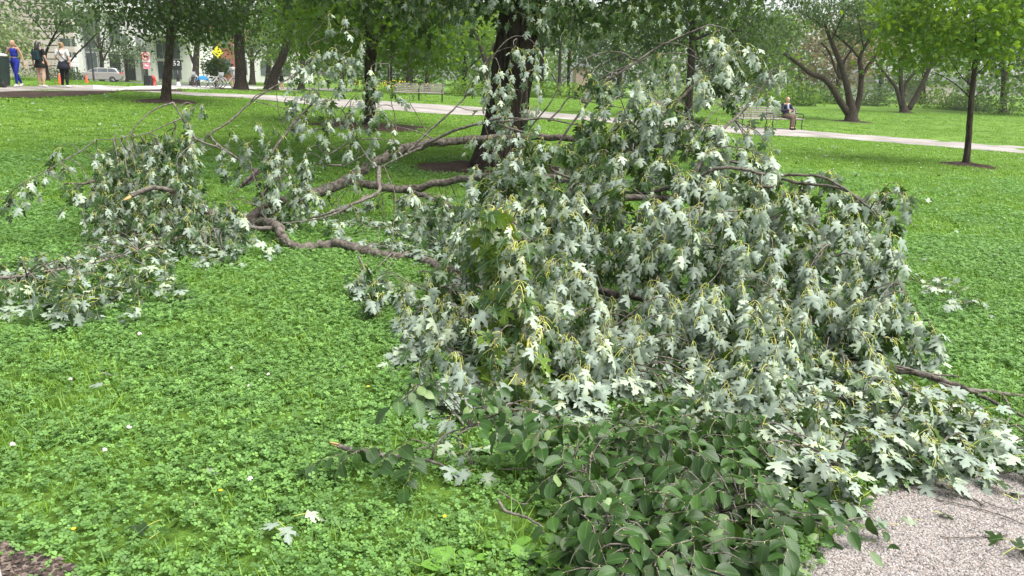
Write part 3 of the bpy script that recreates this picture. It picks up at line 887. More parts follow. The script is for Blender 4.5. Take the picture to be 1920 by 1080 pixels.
def strew_pebbles():
    cols = [(0.29, 0.265, 0.25), (0.20, 0.178, 0.172), (0.37, 0.345, 0.325), (0.105, 0.093, 0.09), (0.29, 0.232, 0.20)]
    tm = []
    for i, c in enumerate(cols):
        mt = mat_plain('pebble_mat', c, 0.8, var=0.2, scale=80)
        for k in range(2):
            bm = bmesh.new(); bmesh.ops.create_icosphere(bm, subdivisions=1, radius=1)
            for vv in bm.verts: vv.co *= 1 + rg.normal() * 0.14; vv.co.z *= 0.6
            m_ = bpy.data.meshes.new('pebble'); bm.to_mesh(m_); bm.free(); m_.materials.append(mt)
            tm.append(m_)
    poly = np.array([G(*p)[:2] for p in [(1462, 1170)] + GR[1:] + [(2500, 1010), (2500, 1170)]])
    lo, hi = poly.min(0), poly.max(0)
    n = 110000
    q = rg.uniform(lo, hi, (n, 2)); q = q[inpoly(q[:, 0], q[:, 1], poly)]
    n = len(q)
    pos = np.c_[q, T(q[:, 0], q[:, 1]) + LIFT - 0.0045]
    w = np.array([.34, .2, .2, .14, .12]); idx = rg.choice(5, n, p=w) * 2 + rg.integers(0, 2, n)
    instancer('gravel', tm, pos, rg.normal(size=(n, 3)) * np.array([.25, .25, 3]), rg.uniform(0.0018, 0.0054, n), idx)
    print('pebbles', n)

def strew_chips(polys, n):
    """bark chips on the mulch bed in the near corner"""
    tm = []
    for c in [(0.045, 0.030, 0.023), (0.085, 0.06, 0.047), (0.022, 0.015, 0.012), (0.15, 0.115, 0.095)]:
        mb = MB().box((0, 0, 0), (1, 0.3, 0.12), taper=0.7)
        tm.append(mb.mesh('bark_chip', mat_plain('chip_mat', c, 0.9, var=0.3, scale=30)))
    poly = np.array([G(*p)[:2] for p in polys]); lo, hi = poly.min(0), poly.max(0)
    q = rg.uniform(lo, hi, (n, 2)); q = q[inpoly(q[:, 0], q[:, 1], poly)]; n = len(q)
    instancer('mulch_chips', tm, np.c_[q, T(q[:, 0], q[:, 1]) + LIFT + rg.uniform(0, .012, n)], rg.normal(size=(n, 3)) * np.array([.3, .3, 3]), rg.uniform(0.015, 0.05, n), rg.integers(0, 4, n))
strew_chips([(-60, 1130), (-60, 1010), (10, 1030), (50, 1052), (110, 1062), (140, 1085), (140, 1100)], 3500)
strew_pebbles()
# ------------------------------------------------------------------ standing trees
def crown_leaf(kind, size, rr):
    """small leaf shapes: 'maple' lobed fan, 'oval', 'far' (two folded halves)"""
    if kind == 'maple':
        o = np.array([(0, 0), (.34, -.02), (.2, .2), (.58, .5), (.2, .45), (.2, .78), (0, 1.0), (-.2, .78), (-.2, .45), (-.58, .5), (-.2, .2), (-.34, -.02)])
        v = np.c_[o, -0.25 * np.abs(o[:, 0]) - 0.25 * o[:, 1] ** 2 + 0.05 * rr.normal(size=len(o))]
        t = [(0, 1, 2), (0, 2, 4), (2, 3, 4), (0, 4, 6), (4, 5, 6), (0, 6, 8), (6, 7, 8), (0, 8, 10), (8, 9, 10), (0, 10, 11)]
    elif kind == 'oval':
        o = np.array([(0, 0), (.3, .3), (.25, .65), (0, 1.0), (-.25, .65), (-.3, .3)])
        v = np.c_[o, -0.3 * np.abs(o[:, 0]) - 0.2 * o[:, 1] ** 2]
        t = [(0, 1, 2), (0, 2, 3), (0, 3, 4), (0, 4, 5)]
    else:
        o = np.array([(0, 0), (.42, .42), (0, 1.0), (-.42, .42)])
        v = np.c_[o, -0.3 * np.abs(o[:, 0]) - 0.15 * o[:, 1]]
        t = [(0, 1, 2), (0, 2, 3)]
    x = Tmpl(); x.v = v * size; x.t = np.array(t); x.m = np.zeros(len(t), np.int32); x.luv = np.c_[o, np.zeros(len(o))] + 0.5
    return x

def crown_mesh(name, ells, nclump, per, kind, size, mat, off, seed, cr=0.42, flat=0.5, droop=0.5, shell=0.45):
    rr = np.random.default_rng(seed)
    ells = [np.asarray(e, float) for e in ells]
    vol = np.array([e[3] * e[4] * e[5] for e in ells]) ** 0.8; vol /= vol.sum()
    C = []
    for e, w in zip(ells, vol):
        n = int(nclump * w) + 1
        d = rr.normal(size=(n, 3)); d /= np.linalg.norm(d, axis=1)[:, None]
        lump = 1 + 0.16 * np.sin(d[:, 0] * 5 + seed) * np.sin(d[:, 2] * 4 + seed * 2) + 0.10 * np.sin(d[:, 1] * 9 + d[:, 0] * 7)
        rad = (shell + (1 - shell) * rr.random(n) ** 0.6) * lump
        C.append(e[:3] + d * rad[:, None] * e[3:6])
    C = np.vstack(C)
    cs = rr.uniform(0.6, 1.35, len(C))
    pos = np.repeat(C, per, 0) + rr.normal(size=(len(C) * per, 3)) * np.array([1, 1, flat]) * cr * np.repeat(cs, per)[:, None]
    gz = T(pos[:, 0], pos[:, 1]) + 0.15
    pos[:, 2] = np.maximum(pos[:, 2], gz)
    n = len(pos)
    az = rr.uniform(0, 6.3, n)
    M3 = rotz(az) @ rotx(-rr.normal(droop, 0.45, n)) @ roty(rr.normal(0, 0.5, n)) * rr.uniform(0.7, 1.25, n)[:, None, None]
    tm = [crown_leaf(kind, size, rr) for _ in range(4)]
    rnd = np.clip(np.repeat(rr.random(len(C)) * 0.5, per) + rr.random(n) * 0.5, 0, 1)
    return scatter_mesh(name, tm, rr.integers(0, 4, n), pos, M3, rnd, [mat], off)

def tree(name, label, base, trunk, r, crowns, nclump=400, per=14, kind='far', size=0.14, leafmat=None, bark='bark_dark', limbs=(), auto=6, group=None,
         cr=0.42, seed=1, ring=0.0, d=None, droop=0.5, flat=0.5, shell=0.45, n=12, ringsx=1.0):
    """trunk, limbs: pixel polylines of the photograph turned into points at the tree's own distance; limbs: (points, r0, r1, dy0, dy1)"""
    rr = np.random.default_rng(seed)
    b = G(*base) if d is None else np.array([ray(*base)[0] * d, d, float(T(ray(*base)[0] * d, d))])
    D = b[1]
    k_ = 1.0 if d is not None else D / G(*base, T=T_slope)[1]      # sizes were judged on the plain slope
    r = [q * k_ for q in r]; size *= k_ ** .5; cr *= k_; ring *= k_
    if k_ > 1.1: print(label, round(D, 1), round(k_, 2))
    t = thing(name, label, 'tree', b, 0, group)
    P = [b - [0, 0, 0.15]] + [V(x, y, D) for x, y in trunk[1:]]
    P = catmull(P, 5)
    k = len(P)
    rad = np.interp(np.linspace(0, 1, k), np.linspace(0, 1, len(r)), r)
    h = (P[:, 2] - b[2])
    rad = rad * (1 + 0.55 * np.exp(-np.maximum(h, 0) / (r[0] * 1.1)))
    mb = MB().tube(P, rad, n, 0, True, 0.035, seed)
    mb.build('trunk', M[bark], t, smooth=True, world=True)
    for L_ in limbs:
        pts, r0, r1, dy0, dy1 = L_
        Q = [V(x, y, D + dy0 + (dy1 - dy0) * i / (len(pts) - 1)) for i, (x, y) in enumerate(pts)]
        MB().tube(catmull(Q, 5), [r0 * k_, r1 * k_], 8, 0, True, 0.04, seed).build('limb', M[bark], t, smooth=True, world=True)
    E = []
    for (px, py, dy, rx, ry, rz) in crowns:
        E.append((*V(px, py, D + dy), rx * k_, ry * k_, rz * k_))
    top = P[-1]
    for a in range(auto):
        e = E[rr.integers(len(E))]
        dd = rr.normal(size=3); dd[2] = abs(dd[2]) * 0.5 - 0.2; dd /= np.linalg.norm(dd)
        tgt = np.array(e[:3]) + dd * np.array(e[3:]) * 0.8
        f = rr.uniform(0.55, 0.98); s0 = P[int(f * (k - 1))]
        r0 = rad[int(f * (k - 1))] * 0.5
        mid = s0 * 0.5 + tgt * 0.5 + np.array([0, 0, 0.12 * np.linalg.norm(tgt - s0)]) + rr.normal(size=3) * 0.15
        MB().tube(catmull([s0, mid, tgt], 6), [r0, r0 * 0.2], 7, 0, True, 0.04, a).build('limb', M[bark], t, smooth=True, world=True)
    if nclump:
        me = crown_mesh('crown', E, nclump, per, kind, size, leafmat, b, seed, cr, flat, droop, shell)
        link('crown', me, t)
    if ring: mulch_ring(b, ring, ringsx, seed)
    return t

def lf(name, c, tr=0.3, tc=None, var=0.45, under=None):
    return mat_leaf(name, c, under or (c[0] * 1.5, c[1] * 1.35, c[2] * 1.8), rough=0.55, trans=tr, tcol=tc, var=var, spec=0.3)
M['lf_dark'] = lf('dark_green_leaf_mat', (0.013, 0.034, 0.006), 0.22, (0.14, 0.26, 0.025))
M['lf_mid'] = lf('mid_green_leaf_mat', (0.032, 0.075, 0.013), 0.38, (0.26, 0.44, 0.03))
M['lf_bright'] = lf('bright_green_leaf_mat', (0.065, 0.140, 0.016), 0.42, (0.30, 0.47, 0.03), 0.35)
M['lf_grey'] = lf('grey_green_leaf_mat', (0.045, 0.085, 0.030), 0.3, (0.18, 0.30, 0.07), 0.4, (0.11, 0.16, 0.09))
M['lf_silver'] = lf('silver_maple_leaf_mat', (0.022, 0.050, 0.011), 0.28, (0.16, 0.28, 0.03), 0.4, (0.15, 0.19, 0.15))
M['lf_pale'] = lf('pale_leaf_mat', (0.16, 0.22, 0.10), 0.35, (0.35, 0.42, 0.18), 0.4, (0.25, 0.3, 0.2))
M['lf_rust'] = lf('rusty_leaf_mat', (0.16, 0.13, 0.07), 0.3, (0.3, 0.25, 0.12), 0.4)

# big silver maple in the middle
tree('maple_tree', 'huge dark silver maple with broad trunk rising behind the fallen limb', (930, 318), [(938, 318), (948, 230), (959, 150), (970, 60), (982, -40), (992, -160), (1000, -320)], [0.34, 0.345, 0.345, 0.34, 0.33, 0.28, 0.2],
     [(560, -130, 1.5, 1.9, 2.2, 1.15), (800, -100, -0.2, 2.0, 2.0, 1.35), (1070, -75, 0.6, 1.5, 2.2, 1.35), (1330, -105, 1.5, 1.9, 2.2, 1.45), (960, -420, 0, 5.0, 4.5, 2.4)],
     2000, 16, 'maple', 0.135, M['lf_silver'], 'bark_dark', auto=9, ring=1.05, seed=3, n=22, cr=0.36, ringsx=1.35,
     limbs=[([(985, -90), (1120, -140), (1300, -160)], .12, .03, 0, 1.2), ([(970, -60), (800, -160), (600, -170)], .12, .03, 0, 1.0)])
# second tree, forked
tree('maple_tree', 'slim dark maple forking low, at the lawn edge beside the path', (693, 238), [(693, 238), (694, 190), (693, 130), (697, 85), (690, 40), (682, -20), (676, -120)], [0.16, 0.145, 0.14, 0.145, 0.10, 0.09, 0.06],
     [(700, -60, 0, 2.6, 2.6, 2.4), (800, 60, 0.5, 1.2, 1.6, 1.15), (600, 40, 0.8, 1.2, 1.5, 0.9), (710, 40, 1.4, 1.6, 1.0, 0.8)],
     620, 16, 'maple', 0.13, M['lf_mid'], 'bark_dark', auto=5, ring=1.35, seed=5, cr=0.34, ringsx=1.2,
     limbs=[([(696, 95), (712, 60), (735, 30), (770, -10), (800, -40)], .085, .04, 0, 0.3), ([(694, 110), (665, 75), (640, 50), (610, 20)], .05, .02, 0, -0.3), ([(697, 80), (705, 20), (712, -80)], .08, .05, 0, .4)])
# left tree
tree('young_maple', 'grey barked maple with slanting trunk near the three walking women', (310, 191), [(310, 191), (313, 150), (317, 110), (319, 70), (322, 35), (328, 0), (336, -60), (345, -140)], [0.155, 0.14, 0.13, 0.125, 0.12, 0.11, 0.10, 0.07],
     [(340, -90, 0, 3.0, 3.0, 2.8), (240, 10, 0.5, 1.2, 1.5, 1.05), (420, 5, 0, 1.3, 1.5, 1.3), (345, 40, 1.5, 1.2, 1.2, 0.8)],
     700, 16, 'oval', 0.15, M['lf_dark'], 'bark_brown', auto=4, ring=1.1, seed=8, cr=0.4,
     limbs=[([(318, 50), (308, 40), (300, 20), (296, -20), (290, -70)], .06, .03, 0, 0.2), ([(320, 60), (340, 20), (380, -30)], .05, .025, 0, .4)])
# thick dark trunk by the bicycles
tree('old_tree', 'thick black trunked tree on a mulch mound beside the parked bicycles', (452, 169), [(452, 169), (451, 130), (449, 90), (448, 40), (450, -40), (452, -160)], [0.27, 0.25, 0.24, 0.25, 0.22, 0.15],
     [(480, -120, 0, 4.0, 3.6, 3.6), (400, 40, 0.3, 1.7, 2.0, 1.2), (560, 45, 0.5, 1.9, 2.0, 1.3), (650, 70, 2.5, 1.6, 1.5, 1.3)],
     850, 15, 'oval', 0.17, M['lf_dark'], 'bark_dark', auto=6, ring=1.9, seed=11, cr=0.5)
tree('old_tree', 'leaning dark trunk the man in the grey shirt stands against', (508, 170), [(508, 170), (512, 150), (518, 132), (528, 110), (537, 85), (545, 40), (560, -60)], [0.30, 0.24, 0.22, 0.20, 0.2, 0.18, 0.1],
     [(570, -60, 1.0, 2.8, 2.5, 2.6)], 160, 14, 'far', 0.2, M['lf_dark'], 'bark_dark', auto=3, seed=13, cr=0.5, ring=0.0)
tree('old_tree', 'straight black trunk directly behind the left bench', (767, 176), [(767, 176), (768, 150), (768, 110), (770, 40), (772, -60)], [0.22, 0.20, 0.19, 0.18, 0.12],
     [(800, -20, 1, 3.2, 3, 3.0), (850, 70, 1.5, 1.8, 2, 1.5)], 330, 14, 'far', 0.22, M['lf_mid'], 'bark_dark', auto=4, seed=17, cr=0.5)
# dark drooping tree behind the fallen crown
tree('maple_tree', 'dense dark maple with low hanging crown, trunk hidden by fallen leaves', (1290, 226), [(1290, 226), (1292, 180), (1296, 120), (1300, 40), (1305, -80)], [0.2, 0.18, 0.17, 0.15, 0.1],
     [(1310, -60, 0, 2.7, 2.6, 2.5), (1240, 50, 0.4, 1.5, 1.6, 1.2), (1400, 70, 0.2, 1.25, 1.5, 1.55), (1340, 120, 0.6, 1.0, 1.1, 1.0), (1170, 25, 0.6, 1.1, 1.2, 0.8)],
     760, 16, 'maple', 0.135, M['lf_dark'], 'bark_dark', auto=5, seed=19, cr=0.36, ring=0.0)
# sapling on the right
tree('young_maple', 'slender young maple alone on the right lawn in a mulch ring', (1812, 311), [(1812, 311), (1816, 260), (1820, 200), (1825, 150), (1830, 90), (1834, 20), (1838, -80)], [0.075, 0.068, 0.06, 0.055, 0.045, 0.035, 0.02],
     [(1830, -30, 0, 1.75, 1.6, 1.6), (1720, 70, 0.2, 0.85, 1.0, 0.75), (1900, 40, 0, 0.9, 1, 1.0), (1690, 20, 0.4, 0.6, .8, .6)],
     460, 14, 'maple', 0.12, M['lf_bright'], 'bark_brown', auto=4, ring=0.62, seed=23, cr=0.3, ringsx=1.0,
     limbs=[([(1819, 185), (1808, 172), (1780, 150), (1750, 135)], .016, .007, 0, 0.1), ([(1819, 190), (1835, 175), (1858, 160)], .014, .006, 0, 0), ([(1820, 160), (1800, 140), (1775, 100)], .016, .006, 0, .1), ([(1825, 145), (1850, 120), (1862, 95)], .014, .006, 0, -.1), ([(1829, 95), (1790, 70), (1750, 40)], .014, .006, 0, -.1)])
# multi stemmed trees
tree('ornamental_tree', 'wide multi stemmed tree with low bent left stem beside the seated man', (1597, 229), [(1597, 229), (1596, 205), (1592, 180), (1585, 150), (1572, 110), (1555, 70), (1545, 40)], [0.36, 0.27, 0.21, 0.18, 0.15, 0.10, 0.06],
     [(1560, -10, 0, 2.6, 2.4, 2.0), (1440, 60, .5, 1.6, 1.8, 1.2), (1660, 20, 0, 1.8, 2, 1.6), (1600, 60, 1, 1.5, 1.5, 0.7)],
     900, 14, 'oval', 0.15, M['lf_grey'], 'bark_brown', auto=3, ring=1.2, seed=29, cr=0.42,
     limbs=[([(1590, 212), (1578, 195), (1562, 168), (1545, 148), (1520, 138), (1497, 120), (1470, 100)], .24, .09, 0, -0.5),
            ([(1602, 215), (1612, 180), (1615, 140), (1612, 110), (1620, 90), (1640, 60)], .22, .08, 0, 0.3),
            ([(1615, 145), (1630, 120), (1655, 92), (1680, 70)], .13, .06, 0, 0), ([(1585, 150), (1570, 140), (1556, 100), (1540, 80)], .09, .05, 0, 0),
            ([(1612, 110), (1595, 90), (1575, 72), (1560, 62)], .09, .05, 0, 0), ([(1620, 95), (1610, 40), (1600, -20)], .06, .03, 0, 0)])
tree('ornamental_tree', 'dark tree with three stems fanning out from its base right of the bench', (1697, 212), [(1697, 212), (1692, 190), (1690, 165), (1688, 120), (1686, 60)], [0.36, 0.22, 0.19, 0.15, 0.08],
     [(1700, 30, 0, 2.6, 2.4, 1.8), (1780, 70, 0.4, 1.5, 2, 1.2)], 560, 14, 'oval', 0.17, M['lf_mid'], 'bark_brown', auto=3, seed=31, cr=0.45, ring=0.9,
     limbs=[([(1690, 200), (1680, 165), (1665, 145), (1643, 118)], .19, .09, 0, 0), ([(1692, 180), (1700, 155), (1718, 135), (1740, 128)], .17, .09, 0, 0), ([(1704, 205), (1718, 180), (1733, 150), (1750, 110)], .27, .16, 0, 0)])
# trees beyond the path, middle
tree('park_tree', 'rough trunk with forked limbs just left of the huge maple', (908, 179), [(908, 179), (909, 150), (912, 125), (905, 100), (898, 80), (893, 40)], [0.26, 0.22, 0.20, 0.14, 0.13, 0.08],
     [(890, 40, 1, 2.2, 2.4, 2.0), (850, 20, 2, 2.0, 2, 1.6)], 240, 14, 'far', 0.2, M['lf_bright'], 'bark_brown', auto=2, seed=37, cr=0.5, ring=0,
     limbs=[([(912, 130), (920, 105), (926, 80)], .13, .06, 0, 0)])
tree('park_tree', 'dark upright trunk right of the huge maple, on its own mound', (1015, 182), [(1015, 182), (1015, 150), (1016, 110), (1016, 60), (1018, -10)], [0.20, 0.18, 0.17, 0.15, 0.1],
     [(1010, 40, 1, 2.4, 2.5, 1.9), (1080, 40, 1.6, 2.2, 2, 1.6)], 260, 14, 'far', 0.2, M['lf_mid'], 'bark_dark', auto=3, seed=41, cr=0.5, ring=1.0)
tree('park_tree', 'thin grey trunk between two trunks beyond the path', (1049, 183), [(1049, 183), (1049, 150), (1050, 110), (1052, 60)], [0.15, 0.13, 0.12, 0.08],
     [(1060, 55, 1, 2.2, 2.5, 1.7)], 190, 14, 'far', 0.22, M['lf_grey'], 'bark_brown', auto=3, seed=43, cr=0.5, limbs=[([(1048, 165), (1040, 150), (1034, 138)], .06, .04, 0, 0)])
tree('park_tree', 'short grey trunk, rightmost of the three beyond the path', (1065, 181), [(1065, 181), (1066, 150), (1066, 120), (1068, 80)], [0.15, 0.13, 0.12, 0.08],
     [(1120, 90, 2, 2.5, 2.2, 1.7)], 170, 14, 'far', 0.22, M['lf_grey'], 'bark_brown', auto=3, seed=47, cr=0.5)
# street side trees, left
tree('street_tree', 'grey green street tree with steeply forked branches behind the silver car', (191, 153), [(191, 153), (191, 125), (191, 112), (187, 90), (182, 60), (180, 20)], [0.10, 0.09, 0.08, 0.06, 0.05, 0.03],
     [(180, 15, 0, 2.5, 2.4, 1.8), (120, 30, 0.6, 1.6, 2, 1.1)], 230, 14, 'oval', 0.17, M['lf_grey'], 'bark_dark', auto=3, seed=53, cr=0.5,
     limbs=[([(191, 118), (200, 100), (208, 85), (215, 60)], .045, .02, 0, 0), ([(190, 112), (192, 85), (198, 50)], .04, .03, 0, 0)])
tree('street_tree', 'low branching street tree behind the woman with black hair', (92, 157), [(92, 157), (88, 130), (85, 105), (92, 85), (105, 60), (118, 35)], [0.075, 0.065, 0.06, 0.05, 0.04, 0.03],
     [(50, -2, 0.5, 2.4, 2.2, 1.7), (135, -8, 1, 2.2, 2.2, 1.7)], 230, 14, 'oval', 0.17, M['lf_grey'], 'bark_dark', auto=3, seed=59, cr=0.5, d=36,
     limbs=[([(86, 110), (72, 100), (55, 85), (45, 78)], .035, .02, 0, 0), ([(120, 132), (140, 105), (160, 85), (182, 62)], .04, .03, 0, 0)])
tree('street_tree', 'small street tree with pale grey crown left of the no truck sign', (238, 154), [(238, 154), (238, 130), (237, 110), (236, 85)], [0.07, 0.06, 0.05, 0.03],
     [(234, 98, 0, 1.0, 1.1, 0.75)], 110, 12, 'oval', 0.17, M['lf_grey'], 'bark_dark', auto=4, seed=61, cr=0.4, ring=0.7)
tree('street_tree', 'slim forked street tree standing between the black sign and the bicycles', (365, 160), [(365, 160), (367, 130), (368, 105), (370, 80), (372, 30)], [0.19, 0.16, 0.15, 0.13, 0.08],
     [(375, 30, 1, 2.2, 2.4, 1.9)], 170, 14, 'far', 0.22, M['lf_mid'], 'bark_brown', auto=2, seed=67, cr=0.5, limbs=[([(366, 125), (358, 105), (350, 85)], .09, .05, 0, 0)])
tree('street_tree', 'leafy street tree just right of the thick black trunk', (473, 159), [(473, 159), (473, 130), (472, 105), (470, 60)], [0.17, 0.14, 0.13, 0.08],
     [(490, 70, 1, 2.0, 2, 1.4)], 130, 14, 'far', 0.22, M['lf_grey'], 'bark_brown', auto=2, seed=71, cr=0.5, limbs=[([(472, 120), (482, 100), (495, 85)], .06, .04, 0, 0), ([(471, 112), (462, 98), (452, 85)], .06, .04, 0, 0)])
tree('street_tree', 'slim trunk further right along the street, left of the leaning man', (502, 159), [(502, 159), (503, 135), (505, 110), (506, 70)], [0.17, 0.15, 0.14, 0.09],
     [(520, 60, 1, 2.4, 2.2, 1.8)], 150, 14, 'far', 0.24, M['lf_mid'], 'bark_brown', auto=2, seed=73, cr=0.5)
tree('pale_tree', 'pale silvery bush like tree at the left edge above the bin', (2, 160), [(2, 160), (0, 130), (-4, 100), (-10, 60)], [0.12, 0.10, 0.09, 0.06],
     [(-5, 85, 0, 1.1, 1.2, 1.1), (20, 62, 0.5, 0.8, 1, .8)], 170, 14, 'oval', 0.15, M['lf_pale'], 'bark_brown', auto=3, seed=79, cr=0.35, d=34)

# far trees
FAR = [  # px of trunk, distance, crown centre py, rx, rz, leaf material, label
    (1880, 62, 60, 4.5, 3.4, 'lf_dark', 'stout brown trunk far behind the young maple'),
    (1500, 85, 105, 5.5, 5.0, 'lf_grey', 'hazy tree far beyond the seated man'),
    (1570, 78, 95, 4.5, 4.0, 'lf_rust', 'hazy rust tinted tree behind the bent stems'),
    (1650, 90, 110, 5.0, 4.5, 'lf_grey', 'hazy grey tree seen between the stemmed trees'),
    (1730, 82, 100, 5.0, 4.4, 'lf_mid', 'hazy green tree right of the fanned stems'),
    (1815, 95, 110, 5.5, 4.6, 'lf_grey', 'hazy tree far behind the sapling trunk'),
    (1940, 70, 80, 5.0, 5.0, 'lf_mid', 'full green tree at the far right edge'),
    (1430, 75, 90, 4.5, 4.2, 'lf_mid', 'green tree far behind the white bench'),
    (1350, 88, 100, 5.5, 4.6, 'lf_grey', 'faded tree far behind the fallen crown'),
    (1250, 80, 95, 5.0, 4.4, 'lf_mid', 'faded green tree above the pale shrub bank'),
    (1160, 72, 90, 4.5, 3.8, 'lf_grey', 'grey tree left of the pale shrub bank'),
    (980, 85, 95, 5.0, 4.4, 'lf_mid', 'faded tree hidden behind the huge trunk'),
    (870, 78, 85, 4.5, 4.0, 'lf_bright', 'bright green tree far left of the huge trunk'),
    (800, 88, 95, 5.0, 4.4, 'lf_mid', 'green tree far behind the left bench'),
    (730, 80, 85, 4.6, 4.0, 'lf_mid', 'green tree far behind the forked maple'),
    (640, 84, 80, 5.0, 4.6, 'lf_mid', 'green tree far behind the leaning man'),
    (565, 76, 75, 4.2, 4.0, 'lf_mid', 'green tree across the street right of the leaning trunk')]
for i, (px, d_, cy, rx, rz, mt, lb) in enumerate(FAR):
    e = ray(px, 150); x = e[0] * d_; gz = float(T(x, d_))
    by = proj(np.array([x, d_, gz]))[1]
    tree('far_tree', lb, (px, by), [(px, by), (px + 1, by - 25), (px + 2, by - 55), (px + 3, cy)], [0.30, 0.24, 0.2, 0.1],
         [(px, cy, 0, rx, rx * .8, rz), (px + (-1) ** i * 45, cy - 30, 1, rx * .7, rx * .6, rz * .7)], 250, 12, 'far', 0.34, M[mt], 'bark_brown', auto=3, seed=100 + i, cr=0.8, d=d_, group='trees along the far side of the park', n=8)

# far wood closing the view
def wood():
    rr = np.random.default_rng(77); E = []
    for a in np.linspace(-120, 125, 60):
        d_ = rr.uniform(115, 150); x = a * d_ / 100 * 1.0
        E.append((x, d_, float(T(x, d_)) + rr.uniform(4, 9), rr.uniform(6, 9), 6, rr.uniform(6, 11)))
    me = crown_mesh('far_wood', E, 2400, 9, 'far', 0.9, M['lf_grey'], None, 5, 1.6, 0.8, 0.4, 0.3)
    link('far_wood', me, kind='stuff')
wood()

def shrub(name, label, px, py, d, rx, rz, mat, nclump=60, size=0.09, ry=None, group=None, kind='far', cr=0.2, lift=0.5, cat='shrub'):
    x = ray(px, py)[0] * d; gz = float(T(x, d))
    t = thing(name, label, cat, (x, d, gz), 0, group)
    rr = np.random.default_rng(int(px) + 3)
    mb = MB()
    for _ in range(5):
        q = np.array([x, d, gz - 0.05]); e = q + np.array([rr.normal() * rx * .4, rr.normal() * .2, rz * 1.2])
        mb.tube(catmull([q, (q + e) / 2 + rr.normal(size=3) * 0.05, e], 4), [0.03, 0.01], 5)
    mb.build('stem', M['bark_brown'], t, world=True)
    me = crown_mesh('foliage', [(x, d, gz + rz * lift * 2 * 0.5 + rz * .2, rx, ry or rx * .8, rz)], nclump, 12, kind, size, M[mat], (x, d, gz), int(px), cr, 0.8, 0.5, 0.4)
    link('foliage', me, t)
    return t
shrub('hedge', 'dark clipped hedge at the foot of the stone building behind the women', 85, 150, 66, 2.7, 0.85, 'lf_dark', 130, 0.13, 0.8, cat='hedge')
shrub('shrub', 'small dark shrub right of the woman in white tee', 140, 150, 66, 0.8, 0.65, 'lf_dark', 50, 0.13)
shrub('flower_bush', 'low pale flowering bush beside the walking woman in blue', 52, 152, 62, 1.1, 0.35, 'lf_pale', 50, 0.11)
for i, (px, d_, rx, rz, mt, lb) in enumerate([(1250, 58, 2.0, 0.9, 'lf_pale', 'pale silvery shrub bank across the lawn behind the fallen crown'), (1320, 60, 2.0, 0.8, 'lf_pale', 'pale shrub right of the silvery shrub bank'),
        (880, 66, 1.6, 0.8, 'lf_bright', 'bright shrub far left of the huge trunk'), (1100, 64, 2.2, 0.7, 'lf_bright', 'bright low shrub beyond the three grey trunks'), (1010, 68, 2.0, 0.7, 'lf_bright', 'low green shrub right of the huge trunk'),
        (1500, 66, 1.8, 1.1, 'lf_mid', 'round green shrub behind the seated man'), (1445, 64, 1.4, 0.9, 'lf_bright', 'yellow green shrub left of the seated man'),
        (1770, 68, 2.0, 0.9, 'lf_mid', 'dark low shrub left of the sapling trunk'), (1900, 60, 2.4, 1.7, 'lf_mid', 'tall leafy shrub at the right edge'), (1640, 70, 2.2, 1.0, 'lf_grey', 'grey shrub seen between the stems'),
        (1560, 72, 2.0, 0.9, 'lf_mid', 'green shrub behind the bent left stem'), (1830, 66, 1.8, 0.7, 'lf_grey', 'low grey shrub behind the sapling')]):
    shrub('shrub', lb, px, 170, d_, rx, rz, mt, 80, 0.2, cr=0.35, group='shrubs along the far lawn edge')
# bed of yellow flowers
t = shrub('flower_bed', 'bed of yellow flowers beyond the left bench', 735, 160, 60, 2.4, 0.45, 'lf_bright', 90, 0.16, cr=0.3, cat='flower bed')
mb = MB(); rr_ = np.random.default_rng(9)
for _ in range(70):
    p = np.array(t.location) + np.array([rr_.normal() * 1.4, rr_.normal() * 0.7 - .4, rr_.uniform(.6, 1.05)])
    mb.ball(p, 0.055, 5)
mb.build('blossom', M['flower_yellow'], t, world=True, kind='stuff')
# ------------------------------------------------------------------ buildings
M['limestone'] = mat_two('limestone_mat', (0.40, 0.36, 0.32), (0.52, 0.475, 0.43), 8, (0.85, 0.83, 0.8), 0.8, bump=0.2)
M['white_wall'] = mat_plain('white_wall_mat', (0.72, 0.71, 0.69), 0.7, var=0.06, scale=1.5)
M['grey_panel'] = mat_plain('grey_panel_mat', (0.27, 0.28, 0.29), 0.6, var=0.12, scale=1.0)
M['glass'] = mat_plain('window_glass_mat', (0.08, 0.10, 0.115), 0.08, var=0.2, scale=0.7, spec=0.8)
M['brick'] = mat_two('red_brick_mat', (0.28, 0.10, 0.075), (0.42, 0.17, 0.13), 14, (0.85, 0.85, 0.85), 1.0)
M['pink_wall'] = mat_plain('pinkish_wall_mat', (0.46, 0.33, 0.30), 0.8, var=0.1, scale=2)
M['black'] = mat_plain('black_paint_mat', (0.018, 0.018, 0.02), 0.45, var=0.2)
M['dark_green'] = mat_plain('dark_green_plastic_mat', (0.012, 0.028, 0.022), 0.5, var=0.2)
M['white_paint'] = mat_plain('white_paint_mat', (0.78, 0.78, 0.77), 0.5, var=0.04)
M['red'] = mat_plain('red_paint_mat', (0.55, 0.03, 0.03), 0.5, var=0.1)
M['pink'] = mat_plain('faded_red_mat', (0.70, 0.26, 0.34), 0.6, var=0.15)
M['orange'] = mat_plain('orange_cone_mat', (0.85, 0.12, 0.03), 0.5, var=0.08)
M['yellow'] = mat_plain('yellow_sign_mat', (0.80, 0.72, 0.03), 0.5, var=0.05)
M['steel'] = mat_plain('steel_mat', (0.35, 0.35, 0.36), 0.4, metal=0.7, var=0.1)
M['grey_paint'] = mat_plain('light_grey_paint_mat', (0.52, 0.53, 0.54), 0.45, var=0.06)
M['bench_wood'] = mat_bark('bench_wood_mat', (0.18, 0.16, 0.14), (0.40, 0.37, 0.34), scale=20, bump=0.2, stretch=1.0, dist=0.003)
